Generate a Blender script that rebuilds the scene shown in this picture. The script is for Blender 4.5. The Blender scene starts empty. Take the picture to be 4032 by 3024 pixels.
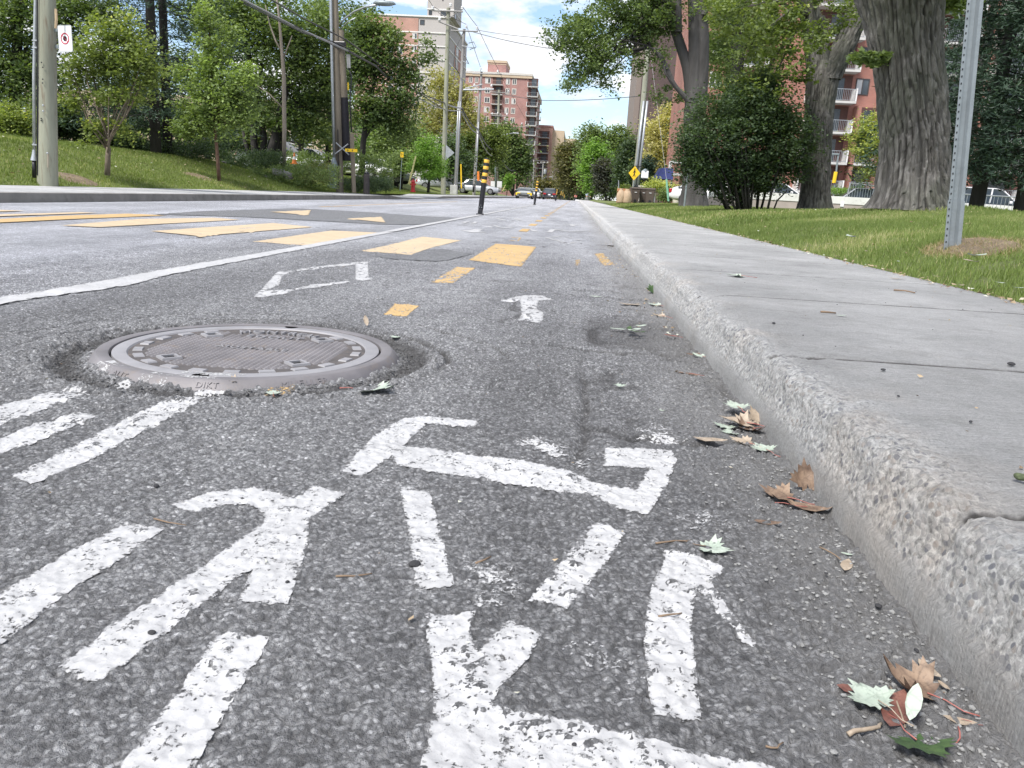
import bpy, bmesh, math, random
import numpy as np
from mathutils import Vector, Matrix
from mathutils.geometry import delaunay_2d_cdt

S = bpy.context.scene
COL = S.collection
# ------------------------------------------------------------------ camera
H0 = .5; F = 3100.; RHO = math.radians(3.3)
_vx, _vy = 250., -735.
_x1 = _vx*math.cos(RHO)+_vy*math.sin(RHO); _y1 = -_vx*math.sin(RHO)+_vy*math.cos(RHO)
PT = math.atan(-_y1/F); YW = math.atan(_x1/F*math.cos(PT))
FW = np.array([-math.sin(YW)*math.cos(PT), math.cos(YW)*math.cos(PT), -math.sin(PT)])
_r0 = np.array([math.cos(YW), math.sin(YW), 0]); _u0 = np.cross(_r0, FW)
CR = _r0*math.cos(RHO)+_u0*math.sin(RHO); CU = -_r0*math.sin(RHO)+_u0*math.cos(RHO)
cam = bpy.data.cameras.new('camera'); camo = bpy.data.objects.new('camera', cam); COL.objects.link(camo)
M = Matrix(((CR[0], CU[0], -FW[0], 0), (CR[1], CU[1], -FW[1], 0), (CR[2], CU[2], -FW[2], H0), (0, 0, 0, 1)))
camo.matrix_world = M
cam.sensor_width = 36; cam.lens = F/4032*36; cam.clip_start = .05; cam.clip_end = 5000
S.camera = camo
S.render.resolution_x = 1024; S.render.resolution_y = 768
def ray(x, y): return FW+CR*(x-2016)/F-CU*(y-1512)/F
def G(x, y, z=0.):
    d = ray(x, y); t = (z-H0)/d[2]; return (d[0]*t, d[1]*t, z)
def A(x, y, Y):
    d = ray(x, y); t = Y/d[1]; return (d[0]*t, Y, H0+d[2]*t)
def AX(x, y, X):
    d = ray(x, y); t = X/d[0]; return (X, d[1]*t, H0+d[2]*t)
# ------------------------------------------------------------------ light
S.view_settings.view_transform = 'Standard'; S.view_settings.look = 'None'
S.view_settings.exposure = 1.2; S.view_settings.gamma = 1
SUN_EL, SUN_AZ = 52, 215       # azimuth clockwise from +Y
sd = bpy.data.lights.new('sun', 'SUN'); sd.energy = 2.3; sd.angle = math.radians(14); sd.color = (1, .96, .9)
so = bpy.data.objects.new('sun', sd); COL.objects.link(so)
_e, _a = math.radians(SUN_EL), math.radians(SUN_AZ)
so.rotation_euler = Vector((math.sin(_a)*math.cos(_e), math.cos(_a)*math.cos(_e), math.sin(_e))).to_track_quat('Z', 'Y').to_euler()
W = bpy.data.worlds.new('World'); S.world = W; W.use_nodes = True
nt = W.node_tree; nt.nodes.clear()
def N(t, typ, **k):
    n = t.nodes.new(typ)
    for a, b in k.items(): setattr(n, a, b)
    return n
def LK(t, a, b): t.links.new(a, b)
sky = N(nt, 'ShaderNodeTexSky', sky_type='NISHITA', sun_disc=False); sky.sun_elevation = _e; sky.sun_rotation = _a; sky.air_density = 1.0; sky.dust_density = 1.2; sky.ozone_density = 1.6
tc = N(nt, 'ShaderNodeTexCoord'); sp = N(nt, 'ShaderNodeSeparateXYZ'); LK(nt, tc.outputs['Generated'], sp.inputs[0])
ad = N(nt, 'ShaderNodeMath', operation='ADD'); LK(nt, sp.outputs[2], ad.inputs[0]); ad.inputs[1].default_value = .42
mx = N(nt, 'ShaderNodeMath', operation='MAXIMUM'); LK(nt, ad.outputs[0], mx.inputs[0]); mx.inputs[1].default_value = .1
dv = N(nt, 'ShaderNodeVectorMath', operation='DIVIDE'); cb = N(nt, 'ShaderNodeCombineXYZ')
for i in range(3): LK(nt, mx.outputs[0], cb.inputs[i])
LK(nt, tc.outputs['Generated'], dv.inputs[0]); LK(nt, cb.outputs[0], dv.inputs[1])
mp = N(nt, 'ShaderNodeMapping'); mp.inputs['Location'].default_value = (3.1, .7, 1.3); mp.inputs['Scale'].default_value = (1, 1, 2.2); LK(nt, dv.outputs[0], mp.inputs[0])
n1 = N(nt, 'ShaderNodeTexNoise'); n1.inputs['Scale'].default_value = 4.2; n1.inputs['Detail'].default_value = 9; n1.inputs['Roughness'].default_value = .56; LK(nt, mp.outputs[0], n1.inputs['Vector'])
r1 = N(nt, 'ShaderNodeValToRGB'); r1.color_ramp.elements[0].position = .44; r1.color_ramp.elements[1].position = .54; LK(nt, n1.outputs['Fac'], r1.inputs[0])
n2 = N(nt, 'ShaderNodeTexNoise'); n2.inputs['Scale'].default_value = 6; n2.inputs['Detail'].default_value = 6; LK(nt, mp.outputs[0], n2.inputs['Vector'])
r2 = N(nt, 'ShaderNodeValToRGB'); r2.color_ramp.elements[0].position = .35; r2.color_ramp.elements[1].position = .62
r2.color_ramp.elements[0].color = (4.1, 4.3, 4.7, 1); r2.color_ramp.elements[1].color = (6.0, 6.0, 6.05, 1); LK(nt, n2.outputs['Fac'], r2.inputs[0])
hs = N(nt, 'ShaderNodeVectorMath', operation='MULTIPLY'); hs.inputs[1].default_value = (.95, .96, 1.0); LK(nt, sky.outputs[0], hs.inputs[0])
mc = N(nt, 'ShaderNodeMix', data_type='RGBA'); LK(nt, r1.outputs[0], mc.inputs[0]); LK(nt, hs.outputs[0], mc.inputs[6]); LK(nt, r2.outputs[0], mc.inputs[7])
bg = N(nt, 'ShaderNodeBackground'); bg.inputs[1].default_value = .1; LK(nt, mc.outputs[2], bg.inputs[0])
wo = N(nt, 'ShaderNodeOutputWorld'); LK(nt, bg.outputs[0], wo.inputs[0])

# ------------------------------------------------------------------ noise
def _h(i, j, s):
    n = (i.astype(np.int64)*374761393+j.astype(np.int64)*668265263+s*974634777) & 0xffffffff
    n = ((n ^ (n >> 13))*1274126177) & 0xffffffff
    n = ((n ^ (n >> 16))*2246822519) & 0xffffffff
    return ((n ^ (n >> 15)) & 0xffffff)/float(0xffffff)
def vn(x, y, s=0):
    x = np.asarray(x, float); y = np.asarray(y, float)
    i = np.floor(x); j = np.floor(y); fx = x-i; fy = y-j
    fx = fx*fx*(3-2*fx); fy = fy*fy*(3-2*fy)
    a = _h(i, j, s); b = _h(i+1, j, s); c = _h(i, j+1, s); d = _h(i+1, j+1, s)
    return (a*(1-fx)+b*fx)*(1-fy)+(c*(1-fx)+d*fx)*fy
def fbm(x, y, s=0, o=4):
    r = 0; a = .5; x = np.asarray(x, float); y = np.asarray(y, float)
    for k in range(o): r = r+a*vn(x*2**k, y*2**k, s+k*7); a *= .5
    return r/(1-.5**o)
def vor(x, y, s=0):
    x = np.asarray(x, float); y = np.asarray(y, float)
    i = np.floor(x); j = np.floor(y); best = np.full(x.shape, 9.); idv = np.zeros(x.shape)
    for a in (-1, 0, 1):
        for b in (-1, 0, 1):
            ii, jj = i+a, j+b
            d = (ii+.1+.8*_h(ii, jj, s)-x)**2+(jj+.1+.8*_h(ii, jj, s+3)-y)**2
            m = d < best; best = np.where(m, d, best); idv = np.where(m, _h(ii, jj, s+5), idv)
    return np.sqrt(best), idv
def sst(a, b, x): t = np.clip((x-a)/(b-a), 0, 1); return t*t*(3-2*t)

# ------------------------------------------------------------------ mesh buffers
def tag(o, label=None, cat=None, group=None, kind=None):
    if label: o['label'] = label
    if cat: o['category'] = cat
    if group: o['group'] = group
    if kind: o['kind'] = kind
    return o
def npmesh(name, v, f, mat, parent=None, smooth=False, loc=None, attrs=None):
    v = np.asarray(v, np.float32); me = bpy.data.meshes.new(name)
    me.vertices.add(len(v)); me.vertices.foreach_set('co', v.ravel())
    if isinstance(f, np.ndarray):
        n = f.shape[1]; nf = len(f); idx = f.ravel().astype(np.int32); st = np.arange(nf, dtype=np.int32)*n
    else:
        nf = len(f); idx = np.array([i for q in f for i in q], np.int32); c = np.array([len(q) for q in f]); st = np.concatenate([[0], np.cumsum(c)[:-1]]).astype(np.int32)
    me.loops.add(len(idx)); me.loops.foreach_set('vertex_index', idx)
    me.polygons.add(nf); me.polygons.foreach_set('loop_start', st)
    me.polygons.foreach_set('use_smooth', np.full(nf, bool(smooth)))
    if attrs:
        for k, a in attrs.items():
            at = me.attributes.new(k, 'FLOAT', 'POINT'); at.data.foreach_set('value', np.asarray(a, np.float32))
    me.update(calc_edges=True); me.validate(verbose=False)
    if mat: me.materials.append(mat)
    o = bpy.data.objects.new(name, me); COL.objects.link(o)
    if parent: o.parent = parent
    if loc is not None: o.location = loc
    return o
def thing(name, label, cat, loc=(0, 0, 0), rz=0, group=None):
    o = bpy.data.objects.new(name, None); COL.objects.link(o); o.location = loc; o.rotation_euler = (0, 0, rz); o.empty_display_size = .1
    return tag(o, label, cat, group)
def kids(o): return [c for c in bpy.data.objects if c.parent == o]
def dup(o, loc, rz=0, label=None, group=None):
    c = o.copy(); COL.objects.link(c); c.location = loc; c.rotation_euler = (0, 0, rz)
    if label: c['label'] = label
    if group: c['group'] = group
    def rec(a, b):
        for k in kids(a):
            d = k.copy(); COL.objects.link(d); d.parent = b; rec(k, d)
    rec(o, c); return c
class MB:
    def __init__(s): s.v = []; s.f = []
    def add(s, v, f):
        n = len(s.v); s.v += [tuple(p) for p in v]; s.f += [tuple(i+n for i in q) for q in f]; return s
    def box(s, x0, x1, y0, y1, z0, z1):
        return s.add([(x0, y0, z0), (x1, y0, z0), (x1, y1, z0), (x0, y1, z0), (x0, y0, z1), (x1, y0, z1), (x1, y1, z1), (x0, y1, z1)],
                     [(0, 3, 2, 1), (4, 5, 6, 7), (0, 1, 5, 4), (1, 2, 6, 5), (2, 3, 7, 6), (3, 0, 4, 7)])
    def tube(s, pts, rad, n=8, cap=True):
        pts = [Vector(p) for p in pts]; m = len(pts)
        if not hasattr(rad, '__len__'): rad = [rad]*m
        vs = []; pu = None
        for i, p in enumerate(pts):
            t = (pts[min(i+1, m-1)]-pts[max(i-1, 0)]); t = t.normalized() if t.length > 1e-9 else Vector((0, 0, 1))
            if pu is None: u = t.cross(Vector((.3, 1, .1))); u = u.normalized() if u.length > .05 else t.cross(Vector((1, 0, 0))).normalized()
            else: u = (pu-t*pu.dot(t)).normalized()
            pu = u; w = t.cross(u)
            for k in range(n):
                a = 2*math.pi*k/n; vs.append(p+(u*math.cos(a)+w*math.sin(a))*rad[i])
        fs = [(i*n+k, i*n+(k+1) % n, (i+1)*n+(k+1) % n, (i+1)*n+k) for i in range(m-1) for k in range(n)]
        if cap: fs += [tuple(range(n))[::-1], tuple((m-1)*n+k for k in range(n))]
        return s.add(vs, fs)
    def cyl(s, x, y, z0, z1, r, n=16, r2=None): return s.tube([(x, y, z0), (x, y, z1)], [r, r if r2 is None else r2], n)
    def lathe(s, prof, n=24, c=(0, 0, 0)):
        vs = [(c[0]+r*math.cos(2*math.pi*k/n), c[1]+r*math.sin(2*math.pi*k/n), c[2]+z) for r, z in prof for k in range(n)]; m = len(prof)
        fs = [(i*n+k, i*n+(k+1) % n, (i+1)*n+(k+1) % n, (i+1)*n+k) for i in range(m-1) for k in range(n)]
        fs += [tuple(range(n))[::-1], tuple((m-1)*n+k for k in range(n))]
        return s.add(vs, fs)
    def prism(s, poly, y0, y1, ax='y'):
        n = len(poly)
        g = {'y': lambda a, b, t: (a, t, b), 'z': lambda a, b, t: (a, b, t), 'x': lambda a, b, t: (t, a, b)}[ax]
        vs = [g(a, b, y0) for a, b in poly]+[g(a, b, y1) for a, b in poly]
        return s.add(vs, [tuple(range(n))[::-1], tuple(range(n, 2*n))]+[(i, (i+1) % n, n+(i+1) % n, n+i) for i in range(n)])
    def xf(s, m): s.v = [tuple(m @ Vector(p)) for p in s.v]; return s
    def build(s, name, mat, parent=None, loc=None, smooth=False, bevel=0, label=None):
        o = npmesh(name, s.v, s.f, mat, parent, False, loc)
        if smooth:
            o.data.polygons.foreach_set('use_smooth', np.ones(len(o.data.polygons), bool))
            if smooth == 'auto':
                bm = bmesh.new(); bm.from_mesh(o.data)
                for e in bm.edges:
                    if len(e.link_faces) == 2 and e.calc_face_angle(0) > .7: e.smooth = False
                bm.to_mesh(o.data); bm.free()
        if bevel:
            b = o.modifiers.new('bevel', 'BEVEL'); b.width = bevel; b.segments = 2; b.limit_method = 'ANGLE'
        if label: o['label'] = label
        return o

# ------------------------------------------------------------------ materials
MATS = {}
def newmat(name):
    m = bpy.data.materials.new(name); m.use_nodes = True; t = m.node_tree; p = t.nodes['Principled BSDF']; return m, t, p
def pos(t, scale=(1, 1, 1), obj=True):
    c = N(t, 'ShaderNodeTexCoord'); mp = N(t, 'ShaderNodeMapping'); mp.inputs['Scale'].default_value = scale; LK(t, c.outputs['Object'], mp.inputs[0]); return mp.outputs[0]
def noise(t, vec, sc, det=4, ro=.55, dist=0):
    n = N(t, 'ShaderNodeTexNoise'); n.inputs['Scale'].default_value = sc; n.inputs['Detail'].default_value = det; n.inputs['Roughness'].default_value = ro; n.inputs['Distortion'].default_value = dist; LK(t, vec, n.inputs['Vector']); return n.outputs['Fac']
def voro(t, vec, sc, feat='F1', out='Distance', rnd=1):
    n = N(t, 'ShaderNodeTexVoronoi', feature=feat); n.inputs['Scale'].default_value = sc; n.inputs['Randomness'].default_value = rnd; LK(t, vec, n.inputs['Vector']); return n.outputs[out]
def ramp(t, fac, stops):
    r = N(t, 'ShaderNodeValToRGB'); e = r.color_ramp.elements
    while len(e) < len(stops): e.new(.5)
    for k, (p, c) in enumerate(stops):
        e[k].position = p; e[k].color = (c, c, c, 1) if not hasattr(c, '__len__') else (*c, 1)
    LK(t, fac, r.inputs[0]); return r.outputs[0]
def mth(t, op, a, b=None, c=None, clamp=False):
    m = N(t, 'ShaderNodeMath', operation=op); m.use_clamp = clamp
    for i, x in enumerate((a, b, c)):
        if x is None: continue
        if isinstance(x, (int, float)): m.inputs[i].default_value = x
        else: LK(t, x, m.inputs[i])
    return m.outputs[0]
def mixc(t, fac, a, b, mode='MIX'):
    m = N(t, 'ShaderNodeMix', data_type='RGBA', blend_type=mode)
    if isinstance(fac, (int, float)): m.inputs[0].default_value = fac
    else: LK(t, fac, m.inputs[0])
    for i, x in ((6, a), (7, b)):
        if isinstance(x, tuple): m.inputs[i].default_value = (*x, 1)
        else: LK(t, x, m.inputs[i])
    return m.outputs[2]
def bump(t, p, h, strength=.4, dist=.01, nrm=None):
    b = N(t, 'ShaderNodeBump'); b.inputs['Strength'].default_value = strength; b.inputs['Distance'].default_value = dist; LK(t, h, b.inputs['Height'])
    if nrm: LK(t, nrm, b.inputs['Normal'])
    LK(t, b.outputs[0], p.inputs['Normal']); return b.outputs[0]
def simple(name, col, rough=.6, metal=0, var=.15, sc=6, bs=0, bsc=40, bd=.005, dark=None, coat=0, stretch=(1, 1, 1)):
    if name in MATS: return MATS[name]
    m, t, p = newmat(name); v = pos(t, stretch)
    c = ramp(t, noise(t, v, sc, 5), [(.3, tuple(x*(1-var) for x in col)), (.7, tuple(min(1, x*(1+var)) for x in col))])
    if dark:
        c = mixc(t, ramp(t, noise(t, v, sc*2.3, 6, .7), [(.55, 0), (.72, 1)]), c, dark)
    LK(t, c, p.inputs['Base Color']); p.inputs['Roughness'].default_value = rough; p.inputs['Metallic'].default_value = metal
    if coat: p.inputs['Coat Weight'].default_value = coat
    if bs: bump(t, p, noise(t, v, bsc, 5), bs, bd)
    MATS[name] = m; return m
def leafmat(name, c0, c1, c2=None, trans=.35, rough=.5):
    m, t, p = newmat(name)
    a = N(t, 'ShaderNodeAttribute'); a.attribute_name = 'tint'
    st = [(0, c0), (.75, c1)]+([(1, c2)] if c2 else [])
    c = ramp(t, a.outputs['Fac'], st); LK(t, c, p.inputs['Base Color']); p.inputs['Roughness'].default_value = rough
    p.inputs['Specular IOR Level'].default_value = .35
    tr = N(t, 'ShaderNodeBsdfTranslucent'); b = mixc(t, 1., c, (1.5, 1.6, .6), 'MULTIPLY'); LK(t, b, tr.inputs[0])
    ms = N(t, 'ShaderNodeMixShader'); ms.inputs[0].default_value = trans; LK(t, p.outputs[0], ms.inputs[1]); LK(t, tr.outputs[0], ms.inputs[2])
    LK(t, ms.outputs[0], t.nodes['Material Output'].inputs[0]); MATS[name] = m; return m
def brick(name, c1, c2, mortar, sc=1., bw=.22, rh=.075, bmp=.3, axis='xz'):
    m, t, p = newmat(name)
    c = N(t, 'ShaderNodeTexCoord'); s = N(t, 'ShaderNodeSeparateXYZ'); LK(t, c.outputs['Object'], s.inputs[0])
    q = N(t, 'ShaderNodeCombineXYZ'); LK(t, mth(t, 'ADD', s.outputs[0], s.outputs[1]), q.inputs[0]); LK(t, s.outputs[2], q.inputs[1])
    b = N(t, 'ShaderNodeTexBrick'); LK(t, q.outputs[0], b.inputs[0]); b.inputs['Color1'].default_value = (*c1, 1); b.inputs['Color2'].default_value = (*c2, 1); b.inputs['Mortar'].default_value = (*mortar, 1)
    b.inputs['Scale'].default_value = sc; b.inputs['Brick Width'].default_value = bw; b.inputs['Row Height'].default_value = rh; b.inputs['Mortar Size'].default_value = .006
    cc = mixc(t, .5, b.outputs[0], ramp(t, noise(t, c.outputs['Object'], .35, 5), [(.3, .55), (.7, 1.3)]), 'MULTIPLY')
    LK(t, cc, p.inputs['Base Color']); p.inputs['Roughness'].default_value = .9
    MATS[name] = m; return m

# asphalt -----------------------------------------------------------
def asphalt(name, lo, hi, patchy=1.):
    m, t, p = newmat(name); v = pos(t)
    vo = N(t, 'ShaderNodeTexVoronoi'); vo.inputs['Scale'].default_value = 170; LK(t, v, vo.inputs['Vector'])
    stone = ramp(t, N_sep(t, vo.outputs['Color']), [(0, tuple(x*.6 for x in lo)), (.45, lo), (.88, hi), (1, tuple(x*1.5 for x in hi))])
    vo2 = N(t, 'ShaderNodeTexVoronoi'); vo2.inputs['Scale'].default_value = 62; LK(t, v, vo2.inputs['Vector'])
    st2 = ramp(t, N_sep(t, vo2.outputs['Color']), [(0, .85), (.8, 1.05), (.95, 1.2)])
    c = mixc(t, 1., stone, st2, 'MULTIPLY')
    edge_ = mth(t, 'MULTIPLY', mth(t, 'SUBTRACT', vo.outputs['Distance'], .38), 3.2, clamp=True); c = mixc(t, mth(t, 'MULTIPLY', edge_, .6), c, tuple(x*.3 for x in lo))
    mi = N(t, 'ShaderNodeAttribute'); mi.attribute_name = 'pit'; c = mixc(t, mth(t, 'MULTIPLY', mi.outputs['Fac'], .6), c, tuple(x*.28 for x in lo))
    big = ramp(t, noise(t, v, 1.4, 6, .6), [(.3, 1-.14*patchy), (.7, 1+.14*patchy)])
    mid = ramp(t, noise(t, v, 9, 5, .6), [(.3, .86), (.7, 1.12)])
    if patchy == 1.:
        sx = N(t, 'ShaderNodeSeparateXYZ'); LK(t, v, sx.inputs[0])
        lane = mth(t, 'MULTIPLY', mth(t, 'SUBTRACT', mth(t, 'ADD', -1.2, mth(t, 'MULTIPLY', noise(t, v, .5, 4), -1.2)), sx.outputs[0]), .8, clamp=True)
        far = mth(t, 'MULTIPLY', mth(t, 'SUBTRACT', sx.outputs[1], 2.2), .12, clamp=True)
        c = mixc(t, mth(t, 'MAXIMUM', lane, mth(t, 'MULTIPLY', far, .75)), c, mixc(t, 1., c, (1.45, 1.47, 1.55), 'MULTIPLY'))  # paler left lane; grazing sky sheen painted into it and the distance
    c = mixc(t, 1., c, big, 'MULTIPLY'); c = mixc(t, 1., c, mid, 'MULTIPLY')
    if patchy == 1.:
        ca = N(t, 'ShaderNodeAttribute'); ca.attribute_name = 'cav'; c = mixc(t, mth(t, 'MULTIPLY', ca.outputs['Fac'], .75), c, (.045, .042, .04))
        ku = mth(t, 'MULTIPLY', mth(t, 'SUBTRACT', mth(t, 'ADD', sx.outputs[0], mth(t, 'MULTIPLY', noise(t, v, 3, 5), .5)), .42), 4., clamp=True)
        c = mixc(t, mth(t, 'MULTIPLY', ku, .5), c, (.36, .355, .35))
        wl = ramp(t, noise(t, pos(t, (1, .12, 1)), 1.6, 4), [(.42, .84), (.6, 1.14)]); c = mixc(t, 1., c, wl, 'MULTIPLY')
    LK(t, c, p.inputs['Base Color']); p.inputs['Roughness'].default_value = .62; p.inputs['Specular IOR Level'].default_value = .5
    h = mth(t, 'ADD', mth(t, 'MULTIPLY', mth(t, 'SUBTRACT', 1, vo.outputs['Distance']), .35), mth(t, 'MULTIPLY', noise(t, v, 230, 4, .75), 1.3))
    h = mth(t, 'ADD', h, mth(t, 'MULTIPLY', noise(t, v, 45, 3), .8))
    bump(t, p, h, 1., .011)
    MATS[name] = m; return m
def N_sep(t, col):
    s = N(t, 'ShaderNodeSeparateColor'); LK(t, col, s.inputs[0]); return s.outputs[0]
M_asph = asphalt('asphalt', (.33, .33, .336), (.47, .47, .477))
M_asph_new = asphalt('new_asphalt', (.25, .253, .262), (.31, .312, .32), .3)
M_asph_far = asphalt('worn_asphalt', (.14, .14, .15), (.2, .2, .212))
def paint(name, col, col2):
    # worn paint: holes (transparent) where it has worn off, more towards the 'edge' attribute = 0
    m, t, p = newmat(name); v = pos(t)
    ed = N(t, 'ShaderNodeAttribute'); ed.attribute_name = 'edge'; wr = N(t, 'ShaderNodeAttribute'); wr.attribute_name = 'wear'
    n = mth(t, 'ADD', mth(t, 'MULTIPLY', noise(t, v, 150, 4, .65), .6), mth(t, 'MULTIPLY', noise(t, v, 28, 3, .6), .4))
    thr = mth(t, 'SUBTRACT', mth(t, 'ADD', .495, wr.outputs['Fac']), mth(t, 'MULTIPLY', ed.outputs['Fac'], .12))
    al = mth(t, 'MULTIPLY', mth(t, 'SUBTRACT', n, thr), 14., clamp=True)
    c = ramp(t, noise(t, v, 60, 5, .6), [(.3, col2), (.55, col)])
    c = mixc(t, 1., c, ramp(t, noise(t, v, 5, 4), [(.3, .88), (.7, 1.04)]), 'MULTIPLY')
    vv = ramp(t, voro(t, v, 170), [(.0, .1), (.16, 1)])
    c = mixc(t, mth(t, 'MULTIPLY', mth(t, 'SUBTRACT', 1, vv), ramp(t, noise(t, v, 20), [(.5, 0), (.6, 1)])), c, (.25, .25, .26))
    LK(t, c, p.inputs['Base Color']); p.inputs['Roughness'].default_value = .7
    bump(t, p, mth(t, 'ADD', noise(t, v, 110, 4, .6), voro(t, v, 90)), .35, .003)
    tr = N(t, 'ShaderNodeBsdfTransparent'); ms = N(t, 'ShaderNodeMixShader'); LK(t, al, ms.inputs[0]); LK(t, tr.outputs[0], ms.inputs[1]); LK(t, p.outputs[0], ms.inputs[2])
    LK(t, ms.outputs[0], t.nodes['Material Output'].inputs[0]); MATS[name] = m; return m
M_white = paint('white_road_paint', (.45, .45, .45), (.36, .36, .365))
M_yellow = paint('yellow_road_paint', (.52, .35, .15), (.40, .29, .16))
M_cream = paint('faded_yellow_paint', (.54, .42, .27), (.44, .36, .26))

# ------------------------------------------------------------------ ground heights
KX = .468                # foot of the right kerb
MHX, MHY = -.905, 2.185  # manhole centre
def gy(y): return -np.clip(np.asarray(y, float)-125, 0, 200)*.016
def Hr(x, y, micro=True):
    x = np.asarray(x, float); y = np.asarray(y, float); z = gy(y).copy() if np.ndim(y) else gy(y)
    k = (1-sst(5.5, 8.8, y))*sst(-3.15, -2.6, x)
    r = np.hypot(x-MHX, y-MHY); th = np.arctan2(y-MHY, x-MHX)
    wob = .05*(fbm(3+2*np.cos(th), 3+2*np.sin(th), 5, 3)-.5)
    tr = np.exp(-((r-.475-wob)/.045)**2)
    z = z-.024*tr
    back = .25+.75*sst(-.5, .6, np.sin(th))
    z = z-.026*np.exp(-((r-.57-wob*1.5)/.013)**2)*(.5+.8*vn(th*3, th*0+1, 4))*back-.024*np.exp(-((r-.65-wob*2)/.010)**2)*sst(.3, .5, vn(th*2, th*0, 9))*back-.022*np.exp(-((r-.76-wob*3)/.010)**2)*sst(.3, .5, vn(th*2, th*0+4, 9))*back
    z = z-.008*(1-sst(.50, .8, r))*back
    z = z+.004*np.exp(-((r-.54)/.03)**2)
    rub = np.exp(-((r-.5)/.09)**2)
    # long crack / seam running with the lane, and broken gutter patches
    sx = .06+.05*(fbm(y*1.7, y*0, 21, 4)-.5)*2
    z = z-.009*np.exp(-((x-sx)/.012)**2)*sst(1.3, 1.55, y)*(1-sst(2.1, 2.5, y))
    z = z+.009*sst(0, .03, sx-x)*sst(1.2, 1.6, y)*(1-sst(2.2, 3.0, y))
    cy = 2.62+.12*(fbm(x*4, x*0+2, 31, 4)-.5)*2
    z = z-.02*np.exp(-((y-cy)/.02)**2)*sst(-.3, -.1, x)
    for (cc, s0) in ((4.05, 33), (4.7, 35), (3.55, 37), (1.72, 39)):
        cy = cc+.16*(fbm(x*3.5, x*0+2, s0, 4)-.5)*2
        z = z-.016*np.exp(-((y-cy)/.022)**2)*sst(-.02, .15, x)
    pd = sst(.05, .12, x)*sst(2.66, 2.72, y)*(1-sst(3.3, 3.5, y))
    z = z-.010*pd
    va, _i = vor(x*5.5+.6*vn(x*9, y*9, 3), y*4.5+.6*vn(x*9, y*9, 4), 44); am = sst(.5, .62, fbm(x*.9+3, y*.5, 45, 3)+.25*sst(-.1, .5, x))*sst(1.2, 2.2, y)*(1-sst(.46, .47, x)); z = z-.009*sst(.62, .72, va)*am
    gut = sst(.18, .42, x); z = z-.004*gut
    if micro:
        v1, id1 = vor(x*75, y*75, 1); v2, id2 = vor(x*120, y*120, 2)
        st = (1-np.clip(v1, 0, 1)**2)*(.35+.65*id1)
        s2 = (1-np.clip(v2, 0, 1)**2)*(.3+.7*id2)
        m = .0062*st+.0036*s2+.009*(fbm(x*26, y*26, 8, 3)-.5)+.003*(fbm(x*6, y*6, 11, 3)-.5)
        m = m*(1+.7*rub+.7*gut+.5*sst(.1, .5, fbm(x*1.3, y*1.3, 14, 3)-.35))
        v3, id3 = vor(x*40, y*40, 6)
        m = m+rub*.008*(id3 > .55)*(1-np.clip(v3*1.6, 0, 1)**2)
        z = z+m*k-.002*k
    return z

def grid(xs, ys, zf):
    X, Y = np.meshgrid(xs, ys); Z = zf(X, Y)
    v = np.stack([X, Y, Z], -1).reshape(-1, 3); nx, ny = len(xs), len(ys)
    i = np.arange(nx*ny).reshape(ny, nx)
    f = np.stack([i[:-1, :-1], i[:-1, 1:], i[1:, 1:], i[1:, :-1]], -1).reshape(-1, 4)
    return v, f
def join(parts):
    vs, fs, n = [], [], 0
    for v, f in parts: vs.append(v); fs.append(f+n); n += len(v)
    return np.concatenate(vs), np.concatenate(fs)
ys = [.3]
while ys[-1] < 9: ys.append(ys[-1]+max(.0033, .0036*ys[-1]))
ys[-1] = 9.; ys = np.array(ys)
xs = np.concatenate([np.linspace(-3.2, -1.8, 240)[:-1], np.linspace(-1.8, .5, 720)])
near = grid(xs, ys, Hr)
fx = np.concatenate([np.linspace(-7.66, -3.2, 20)]); fy_ = np.concatenate([[-4, .3], np.linspace(.8, 9, 12), np.linspace(12, 125, 40), np.linspace(130, 520, 60)])
zz = lambda X, Y: gy(Y)
parts = [near, grid(np.array([-7.66, -5, -3.2]), fy_[(fy_ <= 9)], zz), grid(np.array([-3.2, -1.5, .5]), np.array([-4, .3]), zz),
         grid(np.array([-7.66, -5, -3.2, -1.5, .5]), np.concatenate([[9.], fy_[fy_ > 9]]), zz)]
# wider carriageway behind the left kerb line at the driveway
v, f = join(parts)
vp_, ip_ = vor(v[:, 0]*75, v[:, 1]*75, 1); pit = sst(.38, .72, vp_)*(v[:, 1] < 7)*(v[:, 0] > -3)
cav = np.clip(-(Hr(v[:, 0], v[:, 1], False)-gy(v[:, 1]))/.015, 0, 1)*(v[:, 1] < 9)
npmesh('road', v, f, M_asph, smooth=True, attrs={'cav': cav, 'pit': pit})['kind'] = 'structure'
# the land under everything
def land(X, Y): return gy(Y)-.32
v, f = grid(np.array([-1500, -400, -120, -40, -12, -9, 1, 3, 12, 40, 120, 400, 1500.]), np.concatenate([[-300, -20, 0, 20, 60, 100], np.linspace(125, 325, 20), [600, 3000]]), land)
M_soil = simple('soil', (.09, .08, .055), .95, 0, .3, 1.5, .5, 30)
npmesh('ground', v, f, M_soil)['kind'] = 'structure'

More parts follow.
